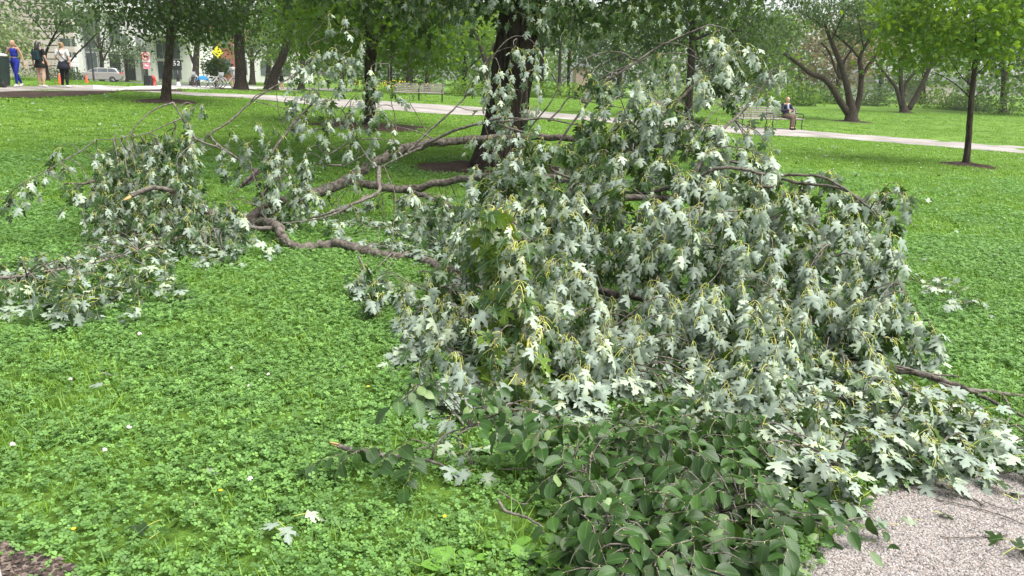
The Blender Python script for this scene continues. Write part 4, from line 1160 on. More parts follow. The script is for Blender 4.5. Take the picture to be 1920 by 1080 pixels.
M['car_paint'] = mat_plain('car_paint_mat', (0.42, 0.42, 0.40), 0.25, metal=0.5, var=0.03)
M['rubber'] = mat_plain('rubber_mat', (0.02, 0.02, 0.02), 0.8, var=0.2)
M['blue'] = mat_plain('blue_fairing_mat', (0.06, 0.36, 0.78), 0.4, var=0.05)
M['tail_light'] = mat_plain('tail_light_mat', (0.65, 0.04, 0.05), 0.25, var=0.1)

def at(px, d):
    x = float(ray(px, 150)[0] * d); return np.array([x, d, float(T(x, d))])

# limestone building with banded courses
d, k = 70.0, 1.52
x0, x1 = at(-190, d)[0], at(113, d)[0]; gz = float(T(-40, d)) - 0.2
t = thing('stone_building', 'pale limestone building with deep horizontal joints behind the women', 'building', ((x0 + x1) / 2, d, gz))
xr = x1 * (d + 12) / d - .6
fp = [(x0, d + .25), (x1, d + .25), (xr, d + 12), (x0, d + 12)]
MB().add([(x, y, gz) for x, y in fp] + [(x, y, gz + 14) for x, y in fp], [(0, 3, 2, 1), (4, 5, 6, 7), (0, 1, 5, 4), (1, 2, 6, 5), (2, 3, 7, 6), (3, 0, 4, 7)]).build('wall', M['limestone'], t, world=True)
MB().box(((x0 + x1) / 2, d + .04, gz + .55), (x1 - x0 + .4, .7, 1.1)).build('plinth', M['limestone'], t, world=True, bevel=0.04)
w_ = 2.9; z = gz + 1.13
bm_mesh = MB().box((0, 0, 0), (w_ - .05, .40, .48)).mesh('stone_block', M['limestone'])
for row in range(13):
    xx = x0 + (1.45 if row % 2 else 0.0)
    while xx < x1 - 1.0:
        o = link('stone_block', bm_mesh, t); o.location = (xx + w_ / 2 - t.location.x, 0.09 + .015 * rng.normal(), z + .25 - gz)
        xx += w_
    z += 0.57
for px in (47, -60): MB().box((at(px, d)[0], d - .18, gz + 4.0), (1.1, .7, 6.4)).build('pilaster', M['limestone'], t, world=True, bevel=.03)
MB().box(((x0 + x1) / 2, d - .1, gz + 8.9), (x1 - x0 + .5, 1.2, .6)).build('cornice', M['limestone'], t, world=True, bevel=.05)

# modern white building with tall glazed bay
d, k = 104.0, 1.73
xa, xb = at(112, d)[0], at(262, d)[0]; gz = float(T(xa, d)) - .2
t = thing('office_building', 'white modern building with grey glass bays and slim white columns', 'building', ((xa + xb) / 2, d, gz))
MB().box(((xa + xb) / 2, d + 8, gz + 7), (xb - xa, 14, 14)).build('wall', M['grey_panel'], t, world=True)
for px in (112, 158, 206, 254):
    MB().box((at(px, d)[0], d - .15, gz + 2.4 * k), (.42 * k, .8, 4.8 * k)).build('column', M['white_wall'], t, world=True, bevel=.03)
MB().box(((xa + xb) / 2, d - .3, gz + 5.1 * k), (xb - xa + 1.2, 2.0, .6 * k)).build('canopy', M['white_wall'], t, world=True, bevel=.03)
for px in (123, 146, 170, 194, 218, 242):
    for zz, hh in ((1.15, 1.7), (3.2, 1.9)):
        q = at(px, d)
        f = MB().box((q[0], d + .95, gz + zz * k), (.86 * k, .2, hh * k)).build('window', M['white_wall'], t, world=True)
        MB().box((q[0], d + .82, gz + zz * k), (.76 * k, .08, (hh - .12) * k)).build('pane', M['glass'], f).location = -t.location
k = 1.7
xa, xb = at(212, 97)[0], at(266, 97)[0]; gz = float(T(xa, 97)) - .2
t = thing('white_pavilion', 'low white wall building with dark doors left of the no truck sign', 'building', ((xa + xb) / 2, 97, gz))
MB().box(((xa + xb) / 2, 100, gz + 1.25 * k), (xb - xa, 6, 2.5 * k)).build('wall', M['white_wall'], t, world=True, bevel=.03)
for px in (219, 246): MB().box((at(px, 97)[0], 96.97, gz + .95 * k), (.75 * k, .1, 1.9 * k)).build('door', M['black'], t, world=True)
xa, xb = at(270, 96)[0], at(352, 96)[0]
t = thing('white_pavilion', 'white flat roofed entrance pavilion behind the black sign', 'building', ((xa + xb) / 2, 96, gz))
MB().box(((xa + xb) / 2, 101, gz + 1.6 * k), (xb - xa, 7, 3.2 * k)).build('wall', M['white_wall'], t, world=True)
MB().box(((xa + xb) / 2 - .3, 98.5, gz + 3.45 * k), (xb - xa + 2, 9, .5 * k)).build('roof', M['white_wall'], t, world=True, bevel=.03)
for px in (283, 291): MB().box((at(px, 96)[0], 96.2, gz + 1.6 * k), (.5, .55, 3.2 * k)).build('column', M['white_wall'], t, world=True, bevel=.02)
for px in (302, 318, 334):
    q = at(px, 97.5)
    for zz in (.9, 2.3): MB().box((q[0], 97.46, gz + zz * k), (.56 * k, .1, 1.2 * k)).build('window', M['glass'], t, world=True)
d, k = 112.0, 1.5
for px0, px1, hh, mt, lb, nm in [(384, 402, 6.0, 'brick', 'narrow red brown building seen past the street trees', 'brick_building'), (408, 446, 5.4, 'brick', 'salmon red brick building behind the bicycles', 'brick_building'), (446, 470, 3.2, 'white_wall', 'pale building right of the thick black trunk', 'pale_building'), (476, 560, 4.2, 'white_wall', 'long pale building behind the leaning man', 'pale_building')]:
    xa, xb = at(px0, d)[0], at(px1, d)[0]; gz = float(T(xa, d)) - .2; hh *= k
    t = thing(nm, lb, 'building', ((xa + xb) / 2, d, gz))
    MB().box(((xa + xb) / 2, d + 4, gz + hh / 2), (xb - xa, 8, hh)).build('wall', M[mt], t, world=True)
    MB().box(((xa + xb) / 2, d + 4, gz + hh + .2), (xb - xa + .5, 8.5, .4)).build('roof', M['limestone'], t, world=True)
    n_ = max(1, int((xb - xa) / 2.1))
    for i in range(n_):
        for zz in (2.1, 5.7):
            if zz + 1.5 < hh:
                MB().box((xa + (i + .5) * (xb - xa) / n_, d - .02, gz + zz), (1.05, .1, 1.95)).build('window', M['glass'], t, world=True)
d = 88.0
for px0, px1, hh, mt, lb in [(1080, 1105, 3.0, 'pink_wall', 'pinkish low house glimpsed past the three grey trunks'), (1735, 1790, 2.6, 'limestone', 'pale pink low building behind the far right shrubs'), (1575, 1640, 2.2, 'white_wall', 'pale low building glimpsed behind the bent stems')]:
    xa, xb = at(px0, d)[0], at(px1, d)[0]; gz = float(T(xa, d)) - .2
    t = thing('low_house', lb, 'building', ((xa + xb) / 2, d, gz))
    MB().box(((xa + xb) / 2, d + 3, gz + hh / 2), (xb - xa, 6, hh)).build('wall', M[mt], t, world=True)
    MB().prism([(xa - .3, gz + hh), (xb + .3, gz + hh), ((xa + xb) / 2, gz + hh + 1.3)], d - .3, d + 6.3).build('roof', M['grey_panel'], t, world=True)

# ------------------------------------------------------------------ benches
def bench(name, label, p, rz, length=1.85, wood='bench_wood', seats=1, backs=5):
    t = thing(name, label, 'bench', p, rz)
    n = 2 * seats
    L_ = length * seats
    for i in range(5): MB().box((0, -.20 + i * .095, .44 + .004 * i), (L_, .075, .035)).build('slat', M[wood], t, bevel=.006)
    for i in range(backs): MB().box((0, .235 + .03 * i, .53 + i * .088), (L_, .03, .062)).build('slat', M[wood], t, bevel=.006)
    for k in range(seats + 1):
        x = -L_ / 2 + .08 + k * (L_ - .16) / seats
        f = MB()
        f.tube(catmull([(x, -.24, 0), (x, -.20, .20), (x, -.21, .42)], 3), .022, 6)
        f.tube(catmull([(x, .28, 0), (x, .22, .20), (x, .22, .42), (x, .28, .66), (x, .37, .92)], 3), .022, 6)
        f.tube([(x, -.23, .415), (x, .22, .415)], .02, 6)
        f.build('frame', M['black'], t, smooth=True)
        f = MB(); f.tube(catmull([(x, -.21, .42), (x, -.24, .58), (x, -.18, .65), (x, .05, .66), (x, .28, .66)], 4), .02, 6)
        f.build('armrest', M['black'], t, smooth=True)
    return t
p = (G(1395, 240) + G(1508, 246)) / 2
pa, pb = G(1392, 241), G(1509, 246)
# the seated man's bench: faces the path
e = pb - pa; rzb = math.atan2(e[1], e[0])
BP = (pa + pb) / 2 + np.array([-math.sin(rzb), math.cos(rzb), 0]) * .35; BP[2] = T(BP[0], BP[1])
SB = (np.linalg.norm(e)) / 2
bench('park_bench', 'long slatted park bench with black iron frames and a man seated', BP, rzb, SB, seats=2)
pa, pb = G(737, 187), G(831, 193); e = pb - pa; rz = math.atan2(e[1], e[0])
q = (pa + pb) / 2 + np.array([-math.sin(rz), math.cos(rz), 0]) * .3; q[2] = T(q[0], q[1])
bench('park_bench', 'empty weathered slatted bench by the path behind the forked maple', q, rz, np.linalg.norm(e) / 2, seats=2)
q = at(1378, 66); bench('park_bench', 'pale whitish bench far across the lawn behind the heap', q, -.05, 1.7, 'white_paint', seats=2)
q = G(1240, 232); q = q + np.array([0, .5, 0]); q[2] = T(q[0], q[1])
bench('park_bench', 'bench almost hidden behind the top of the leaf heap', q, -.35, .95, seats=1)

# ------------------------------------------------------------------ street furniture
p = G(2, 163.5); t = thing('litter_bin', 'dark green wheeled litter bin with grey lid at the left edge', 'bin', p)
MB().box((0, 0, .56), (.44, .44, 1.0), taper=1.28).build('body', M['dark_green'], t, bevel=.03)
MB().lathe([(.02, 1.08), (.335, 1.08), (.34, 1.12), (.26, 1.16), (.05, 1.185)], 18).build('lid', M['grey_paint'], t, smooth=True)
for s in (-1, 1): MB().lathe([(.02, -.03), (.11, -.03), (.11, .03), (.02, .03)], 14, M=np.array([(0, 0, 1), (0, 1, 0), (-1, 0, 0)])).build('wheel', M['rubber'], t).location = (s * .26, -.2, .11)
MB().tube([(-.2, -.30, 1.0), (.2, -.30, 1.0)], .018, 6).build('handle', M['dark_green'], t)

def cone(label, px, dist):
    t = thing('traffic_cone', label, 'traffic cone', G(px, dist), 0, 'orange traffic cones on the grass verge')
    MB().box((0, 0, .02), (.36, .36, .04)).build('base', M['orange'], t, bevel=.01)
    MB().lathe([(.14, .04), (.135, .06), (.03, .68), (.022, .70)], 18).build('cone', M['orange'], t, smooth=True)
    return t
cone('orange cone right beside the woman in white tee', 113, 157).scale = (.58,) * 3
cone('orange cone in front of the silver car', 163, 156).scale = (.58,) * 3

# no truck sign on its post
p = at(278, 40); t = thing('traffic_sign', 'round no truck sign over a faded red panel on a black based post', 'sign', p); t.scale = (.86,) * 3
MB().tube([(0, 0, 0), (0, 0, 1.98)], .035, 8).build('post', M['black'], t)
MB().box((0, 0, .30), (.44, .40, .60), taper=.8).build('base', M['black'], t, bevel=.03)
f = MB().box((0, -.05, 1.62), (.44, .02, .52)).build('panel', M['white_paint'], t)
MB().tube([(.205 * math.cos(a), -.075, 1.66 + .205 * math.sin(a)) for a in np.linspace(0, 2 * math.pi, 33)], .026, 6, cap=False).build('ring', M['red'], f, smooth=True)
g = MB(); g.box((-.03, -.072, 1.67), (.19, .012, .11)); g.box((.10, -.072, 1.65), (.07, .012, .075)); g.lathe([(.005, -.006), (.028, -.006), (.028, .006), (.005, .006)], 12, (-.08, -.073, 1.60), M=np.array([(1, 0, 0), (0, 0, 1), (0, -1, 0)])); g.lathe([(.005, -.006), (.028, -.006), (.028, .006), (.005, .006)], 12, (.09, -.073, 1.60), M=np.array([(1, 0, 0), (0, 0, 1), (0, -1, 0)]))
g.build('truck_symbol', M['black'], f)
MB().box((0, -.088, 1.66), (.44, .01, .035), M=np.array([(.707, 0, .707), (0, 1, 0), (-.707, 0, .707)])).build('slash', M['red'], f)
MB().box((0, -.05, 1.14), (.40, .02, .36)).build('lower_panel', M['pink'], t)
MB().box((0, -.066, 1.15), (.22, .012, .07), M=np.array([(.94, 0, .34), (0, 1, 0), (-.34, 0, .94)])).build('arrow_mark', M['white_paint'], t)

p = at(288, 40.5); t = thing('fire_hydrant', 'red fire hydrant just right of the sign base', 'hydrant', p); t.scale = (.85,) * 3
MB().lathe([(.13, 0), (.13, .05), (.09, .06), (.09, .45), (.12, .46), (.12, .50), (.10, .56), (.05, .62), (.02, .66)], 14).build('barrel', M['red'], t, smooth=True)
for s in (-1, 1): MB().tube([(s * .08, 0, .36), (s * .15, 0, .36)], .045, 8).build('outlet', M['red'], t)

# black sign board showing 52
p = at(334, 55); t = thing('sign_board', 'black board with large white figures on a single black post', 'sign', p); t.scale = (1.08,) * 3
MB().tube([(0, 0, .15), (0, 0, 1.0)], [.10, .085], 10).build('post', M['black'], t, smooth=True)
MB().lathe([(.16, 0), (.15, .04), (.11, .2), (.10, .26)], 14).build('foot', M['grey_paint'], t, smooth=True)
MB().box((0, 0, 1.30), (.60, .10, .66)).build('board', M['black'], t, bevel=.05)
g = MB()
g.tube(catmull([(-.06, -.065, 1.50), (-.20, -.065, 1.50), (-.205, -.065, 1.40), (-.10, -.065, 1.40), (-.06, -.065, 1.33), (-.10, -.065, 1.27), (-.21, -.065, 1.27)], 4), .022, 6)
g.tube(catmull([(.05, -.065, 1.46), (.12, -.065, 1.51), (.19, -.065, 1.46), (.16, -.065, 1.38), (.05, -.065, 1.28), (.22, -.065, 1.28)], 4), .022, 6)
g.build('figures', M['white_paint'], t, smooth=True)

p = G(176, 155); t = thing('street_lamp', 'thin dark lamp post with bent arm beside the silver car', 'street lamp', at(176, 62)); t.scale = (1.55,) * 3
MB().tube(catmull([(0, 0, 0), (0, 0, 1.2), (-.02, 0, 2.0), (-.10, 0, 2.35), (-.34, 0, 2.75)], 5), [.05, .03], 8).build('post', M['black'], t, smooth=True)
MB().ball((-.40, 0, 2.82), (.16, .10, .06), 10).build('lamp_head', M['black'], t, smooth=True)
t = thing('street_sign', 'small white sign plates on a thin white post by the glass building', 'sign', at(144, 68)); t.scale = (1.5,) * 3
MB().tube([(0, 0, 0), (0, 0, 1.55)], .035, 8).build('post', M['white_paint'], t)
for z in (1.05, 1.32): MB().box((0, -.05, z), (.46, .02, .22)).build('plate', M['white_paint'], t)
t = thing('warning_sign', 'bright yellow diamond sign above the bicycles', 'sign', at(412, 60)); t.scale = (1.45,) * 3
MB().tube([(0, 0, 0), (0, 0, 1.95)], .03, 8).build('post', M['steel'], t)
MB().box((0, -.045, 1.78), (.42, .02, .42), M=np.array([(.707, 0, .707), (0, 1, 0), (-.707, 0, .707)])).build('plate', M['yellow'], t)
shrub('leafy_branch', 'dark leafy young tree standing among the parked bicycles', 406, 160, 54, .72, .7, 'lf_dark', 90, .17, cat='plant', cr=.25, lift=1.75)

# ------------------------------------------------------------------ silver estate car
def car(p, rz):
    t = thing('parked_car', 'silver estate car parked behind the street tree and orange cone', 'car', p, rz)
    W = .86
    prof = [(-2.25, .42), (-2.30, .70), (-2.22, .95), (-1.90, 1.05), (1.10, 1.02), (1.95, .90), (2.28, .74), (2.32, .45), (2.1, .28), (-2.1, .28)]
    mb = MB()
    secs = [(-W, .0), (-W * .97, .03), (W * .97, .03), (W, 0)]
    n = len(prof)
    vs_ = []
    for y, ins in ((-W, .06), (-W + .09, 0), (W - .09, 0), (W, .06)):
        for x, z in prof: vs_.append((x * (1 - ins * .3), y, z + (ins * .4 if z < .5 else -ins * .3)))
    fs = [tuple(range(n)), tuple(range(3 * n, 4 * n))[::-1]]
    for k in range(3): fs += [(k * n + i, (k + 1) * n + i, (k + 1) * n + (i + 1) % n, k * n + (i + 1) % n) for i in range(n)]
    mb.add(vs_, fs); mb.build('body', M['car_paint'], t, smooth=False, bevel=.04)
    cab = [(-2.12, 1.0), (-1.75, 1.45), (-1.5, 1.50), (.05, 1.48), (.35, 1.40), (1.15, 1.0)]
    mb = MB(); n = len(cab); vs_ = []
    for y, f in ((-W * .93, 0), (-W * .75, 1), (W * .75, 1), (W * .93, 0)):
        pass
    lo, hi = -W * .95, -W * .76
    vs_ = [(x, -W * (.95 - .19 * (z - 1) / .5), z) for x, z in cab] + [(x, W * (.95 - .19 * (z - 1) / .5), z) for x, z in cab]
    mb.add(vs_, [tuple(range(n)), tuple(range(n, 2 * n))[::-1]] + [(i, n + i, n + (i + 1) % n, (i + 1) % n) for i in range(n)])
    mb.build('roof', M['car_paint'], t, bevel=.04)
    for s in (-1, 1):
        for w in ([(-1.95, 1.06), (-1.68, 1.38), (-1.05, 1.42), (-1.05, 1.06)], [(-.98, 1.06), (-.98, 1.42), (-.12, 1.41), (-.06, 1.06)], [(.01, 1.06), (-.05, 1.41), (.22, 1.37), (.92, 1.06)]):
            mb = MB(); mb.add([(x, s * (W * (.95 - .19 * (z - 1) / .5) + .008), z) for x, z in w] + [(x, s * (W * (.95 - .19 * (z - 1) / .5) - .02), z) for x, z in w],
                              [(0, 1, 2, 3), (7, 6, 5, 4), (0, 4, 5, 1), (1, 5, 6, 2), (2, 6, 7, 3), (3, 7, 4, 0)])
            mb.build('window', M['glass'], t)
        MB().box((.0, s * (W + .005), .78), (.16, .03, .03)).build('handle', M['black'], t)
        MB().box((-2.2, s * (W - .12), .93), (.12, .22, .26)).build('tail_light', M['tail_light'], t, bevel=.03)
        MB().box((2.2, s * (W - .2), .72), (.16, .3, .12)).build('headlight', M['white_paint'], t, bevel=.03)
        for x in (-1.42, 1.42):
            Mw = np.array([(1, 0, 0), (0, 0, 1), (0, -1, 0)])
            w = MB().lathe([(.20, -.11), (.30, -.11), (.33, -.08), (.33, .08), (.30, .11), (.20, .11)], 24, M=Mw).build('wheel', M['rubber'], t, smooth=True)
            w.location = (x, s * (W - .10), .33)
            r_ = MB().lathe([(.04, -.105), (.20, -.09), (.20, .09), (.04, .105)], 20, M=Mw)
            for k in range(5):
                a = k * 1.2566; r_.box((math.cos(a) * .11, s * .11, math.sin(a) * .11), (.17, .02, .045), M=None) if k == 0 else r_.tube([(0, s * .11, 0), (math.cos(a) * .19, s * .11, math.sin(a) * .19)], .022, 5)
            r_.build('rim', M['steel'], w)
    MB().box((-2.19, 0, .55), (.14, 1.5, .20)).build('bumper', M['black'], t, bevel=.04)
    MB().box((2.25, 0, .50), (.14, 1.5, .22)).build('bumper', M['black'], t, bevel=.04)
    MB().add([(-2.13, -.6, 1.06), (-2.13, .6, 1.06), (-1.82, .55, 1.41), (-1.82, -.55, 1.41), (-2.10, -.6, 1.05), (-2.10, .6, 1.05), (-1.79, .55, 1.40), (-1.79, -.55, 1.40)], [(0, 1, 2, 3), (7, 6, 5, 4), (0, 4, 5, 1), (1, 5, 6, 2), (2, 6, 7, 3), (3, 7, 4, 0)]).build('rear_window', M['glass'], t)
    return t
car(at(186, 84), math.pi + .30)

# ------------------------------------------------------------------ bicycles
def bike(label, p, rz, blue=False):
    t = thing('bicycle', label, 'bicycle', p, rz, 'hire bicycles parked by the street')
    fm = 'grey_paint'
    for x in (-.54, .54):
        mb = MB(); a = np.linspace(0, 2 * math.pi, 25)[:-1]
        ring = np.array([(x + .33 * math.cos(q), 0, .35 + .33 * math.sin(q)) for q in np.r_[a, a[:1]]])
        w = MB().tube(ring, .024, 6, cap=False).build('wheel', M['rubber'], t, smooth=True)
        sp = MB()
        for k in range(10):
            q = k * .628; sp.tube([(x, 0, .35), (x + .32 * math.cos(q), 0, .35 + .32 * math.sin(q))], .003, 4)
        sp.tube([(x, -.05, .35), (x, .05, .35)], .03, 8)
        sp.build('spokes', M['steel'], w)
        fe = [(x + .37 * math.cos(q), 0, .35 + .37 * math.sin(q)) for q in np.linspace(.2, 2.9, 12)]
        MB().tube(fe, .035, 6).build('mudguard', M['blue' if (blue and x < 0) else fm], t, smooth=True)
    f = MB(); f.tube([(.42, 0, .85), (.54, 0, .35)], .02, 6); f.tube(catmull([(.44, 0, .78), (.15, 0, .42), (-.12, 0, .33)], 5), .036, 7); f.tube([(-.12, 0, .33), (-.22, 0, .82)], .026, 6); f.tube([(-.12, 0, .33), (-.54, 0, .35)], .02, 6); f.tube([(-.2, 0, .66), (-.54, 0, .35)], .016, 6)
    f.build('frame', M[fm], t, smooth=True)
    MB().tube(catmull([(.30, -.28, 1.04), (.42, -.22, 1.06), (.40, 0, .95), (.42, .22, 1.06), (.30, .28, 1.04)], 4), .015, 6).build('handlebar', M['black'], t, smooth=True)
    MB().ball((-.25, 0, .90), (.14, .09, .04), 10).build('saddle', M['black'], t, smooth=True)
    MB().box((.60, 0, .88), (.26, .32, .20), taper=1.15).build('basket', M[fm], t, bevel=.02)
    if blue: MB().box((-.52, 0, .62), (.50, .12, .26), taper=.7).build('rear_cover', M['blue'], t, bevel=.05)
    MB().tube([(-.12, -.12, .33), (-.12, .12, .33)], .02, 6).build('pedal', M['black'], t)
    return t
bike('white hire bicycle on the left of the leafy young tree', at(381, 53), math.pi + .35)
bike('hire bicycle with bright blue rear cover under the dark leaves', at(397, 51), .5, True)
bike('white hire bicycle close to the thick black trunk', at(424, 52), .3)

# ------------------------------------------------------------------ people
M['skin'] = mat_plain('skin_mat', (0.52, 0.31, 0.23), 0.5, var=0.08, scale=12)
M['skin_tan'] = mat_plain('tanned_skin_mat', (0.38, 0.21, 0.15), 0.5, var=0.08, scale=12)
M['hair_blond'] = mat_plain('blond_hair_mat', (0.30, 0.19, 0.09), 0.6, var=0.3, scale=40)
M['hair_black'] = mat_plain('black_hair_mat', (0.010, 0.008, 0.008), 0.45, var=0.3, scale=40)
M['hair_brown'] = mat_plain('brown_hair_mat', (0.06, 0.035, 0.02), 0.5, var=0.3, scale=40)
def cloth(n, c): return mat_plain(n, c, 0.85, var=0.18, scale=14, bump=0.3, spec=0.2)
M['c_blue'] = cloth('royal_blue_cloth_mat', (0.012, 0.022, 0.22)); M['c_black'] = cloth('black_cloth_mat', (0.012, 0.012, 0.014)); M['c_white'] = cloth('white_cloth_mat', (0.62, 0.62, 0.60))
M['c_teal'] = cloth('dark_teal_cloth_mat', (0.010, 0.030, 0.036)); M['c_grey'] = cloth('grey_green_cloth_mat', (0.06, 0.065, 0.055)); M['c_navy'] = cloth('dark_navy_cloth_mat', (0.022, 0.022, 0.035))
M['c_brown'] = cloth('brown_cloth_mat', (0.12, 0.085, 0.065)); M['c_lilac'] = cloth('pale_blue_cloth_mat', (0.30, 0.34, 0.52)); M['c_pale'] = cloth('pale_grey_cloth_mat', (0.50, 0.52, 0.56)); M['shoe_white'] = cloth('white_shoe_mat', (0.6, 0.58, 0.55)); M['c_tan'] = cloth('tan_cloth_mat', (0.36, 0.2, 0.14))

def fused(name, chains, mat, parent, vox=0.016, extra=None):
    """chains: list of (points, radii): one continuous surface"""
    mb = MB()
    for pts, rad in chains:
        P = catmull(pts, 4) if len(pts) > 2 else np.asarray(pts, float)
        k = len(P); rr_ = np.interp(np.linspace(0, 1, k), np.linspace(0, 1, len(rad)), rad)
        # rounded ends
        d0 = P[0] - P[1]; d0 /= np.linalg.norm(d0) + 1e-9; d1 = P[-1] - P[-2]; d1 /= np.linalg.norm(d1) + 1e-9
        P2 = np.vstack([P[0] + d0 * rr_[0] * .8, P[0] + d0 * rr_[0] * .5, P, P[-1] + d1 * rr_[-1] * .5, P[-1] + d1 * rr_[-1] * .8])
        R2 = np.r_[rr_[0] * .45, rr_[0] * .85, rr_, rr_[-1] * .85, rr_[-1] * .45]
        mb.tube(P2, R2, 12)
    for c, r in (extra or []): mb.ball(c, r, 12)
    me = mb.mesh('tmp', [mat])
    o = bpy.data.objects.new('tmp', me); COL.objects.link(o)
    m_ = o.modifiers.new('r', 'REMESH'); m_.mode = 'VOXEL'; m_.voxel_size = vox
    s_ = o.modifiers.new('s', 'SMOOTH'); s_.iterations = 4; s_.factor = .5
    k_ = o.modifiers.new('d', 'DECIMATE'); k_.ratio = 0.45
    dg = bpy.context.evaluated_depsgraph_get()
    ne = bpy.data.meshes.new_from_object(o.evaluated_get(dg))
    bpy.data.objects.remove(o)
    ne.name = name; ne.materials.clear(); ne.materials.append(mat)
    ne.polygons.foreach_set('use_smooth', [True] * len(ne.polygons))
    return link(name, ne, parent)

def lerp3(a, b, f): return np.asarray(a, float) * (1 - f) + np.asarray(b, float) * f

def person(label, p, rz, J, skin, parts, hair, hairstyle, height=1.66, torso=(.105, .125, .105), group=None):
    """J: joints in the person's own frame (x to their left, -y where they face, z up) in metres for a 1.7 m figure"""
    t = thing('person', label, 'person', p, rz, group)
    s = height / 1.70
    D = dict(hipL=(.09, 0, .92), hipR=(-.09, 0, .92), kneeL=(.10, -.01, .50), kneeR=(-.10, -.01, .50), ankL=(.10, .02, .09), ankR=(-.10, .02, .09),
             pelvis=(0, 0, .95), waist=(0, 0, 1.08), chest=(0, .01, 1.28), neck=(0, .015, 1.43), head=(0, -.01, 1.585), shL=(.175, .01, 1.39), shR=(-.175, .01, 1.39),
             elL=(.235, .02, 1.12), elR=(-.235, .02, 1.12), wrL=(.25, -.04, .88), wrR=(-.25, -.04, .88), toeL=(.11, -.15, .03), toeR=(-.11, -.15, .03))
    D.update(J); D = {k: np.asarray(v, float) * s for k, v in D.items()}
    ch = []
    for q in 'LR':
        ch.append(([D['hip' + q], lerp3(D['hip' + q], D['knee' + q], .5), D['knee' + q]], [.088 * s, .078 * s, .055 * s]))
        ch.append(([D['knee' + q], lerp3(D['knee' + q], D['ank' + q], .35) + [0, .012, 0], D['ank' + q]], [.055 * s, .056 * s, .036 * s]))
        ch.append(([D['ank' + q], lerp3(D['ank' + q], D['toe' + q], .5), D['toe' + q]], [.036 * s, .036 * s, .026 * s]))
        ch.append(([D['neck'] - [0, 0, .03], D['sh' + q]], [.06 * s, .052 * s]))
        ch.append(([D['sh' + q], lerp3(D['sh' + q], D['el' + q], .5), D['el' + q]], [.05 * s, .045 * s, .035 * s]))
        ch.append(([D['el' + q], lerp3(D['el' + q], D['wr' + q], .4), D['wr' + q]], [.036 * s, .034 * s, .024 * s]))
        w = D['wr' + q]; dh = w - D['el' + q]; dh /= np.linalg.norm(dh)
        ch.append(([w, w + dh * .075 * s], [.024 * s, .033 * s]))
        sd = np.cross(dh, [0, 0, 1.0]); n_ = np.linalg.norm(sd); sd = sd / n_ if n_ > .2 else np.array([0, 1.0, 0])
        for k, ln in enumerate((.062, .075, .07, .055)):
            o_ = sd * (k - 1.5) * .019 * s; a_ = w + dh * .08 * s + o_
            ch.append(([a_, a_ + dh * ln * .5 * s, a_ + dh * ln * s + np.array([0, -.015, -.005]) * s], [.0105 * s, .0095 * s, .008 * s]))
        a_ = w + dh * .03 * s - sd * .025 * s
        ch.append(([a_, a_ + (dh * .6 - sd * .6) * .05 * s], [.012 * s, .010 * s]))
    ch.append(([D['pelvis'], D['waist'], D['chest'], D['neck'] - [0, 0, .06 * s]], [.125 * s, torso[0] * s, torso[1] * s, .085 * s]))
    ch.append(([D['shL'], D['shR']], [.055 * s, .055 * s]))
    ch.append(([D['neck'] - [0, 0, .03 * s], D['head'] - [0, 0, .06 * s]], [.052 * s, .048 * s]))
    h = D['head']
    fw = np.array([0, -1.0, 0]) if 'look' not in J else np.asarray(J['look'], float)
    fw = fw / np.linalg.norm(fw); sdv = np.cross(fw, [0, 0, 1.0])
    ex = [(h, (.076 * s, .092 * s, .115 * s)), (h + fw * .03 * s - [0, 0, .055 * s], (.052 * s, .055 * s, .058 * s)), (h + fw * .095 * s - [0, 0, .012 * s], (.013 * s, .02 * s, .024 * s)),
          (h + sdv * .078 * s - [0, 0, .01 * s], (.012 * s, .022 * s, .032 * s)), (h - sdv * .078 * s - [0, 0, .01 * s], (.012 * s, .022 * s, .032 * s))]
    fused('body', ch, M[skin], t, .0125, ex)
    for q in (-1, 1):
        MB().ball(h + fw * .083 * s + sdv * q * .03 * s + np.array([0, 0, .008 * s]), .011 * s, 8).build('eye', M['c_black'], t, smooth=True)
    MB().ball(h + fw * .087 * s - np.array([0, 0, .058 * s]), (.022 * s, .010 * s, .006 * s), 8).build('mouth', M['pink'], t, smooth=True)
    # hair
    if hairstyle:
        hc = [([h - fw * .02 * s + [0, 0, .035 * s], h - fw * .035 * s - [0, 0, .02 * s]], [.088 * s, .080 * s])]
        if hairstyle == 'long': hc.append(([h - fw * .06 * s, h - fw * .085 * s - [0, 0, .15 * s], h - fw * .10 * s - [0, 0, .32 * s]], [.08 * s, .088 * s, .05 * s]))
        if hairstyle == 'bun': hc.append(([h - fw * .09 * s + [0, 0, .06 * s], h - fw * .12 * s + [0, 0, .07 * s]], [.045 * s, .04 * s]))
        if hairstyle == 'curls':
            for k in range(10):
                a = k * .7; hc.append(([h + np.array([math.cos(a) * .075, math.sin(a) * .06 + .03, -.02 - .07 * (k % 3 == 0)]) * s, h + np.array([math.cos(a) * .085, math.sin(a) * .07 + .04, -.07]) * s], [.03 * s, .025 * s]))
        fused('hair', hc, M[hair], t, .014)
    G_ = dict(D=D, s=s, t=t)
    for nm, mt, f in parts: f(nm, M[mt], G_)
    return t
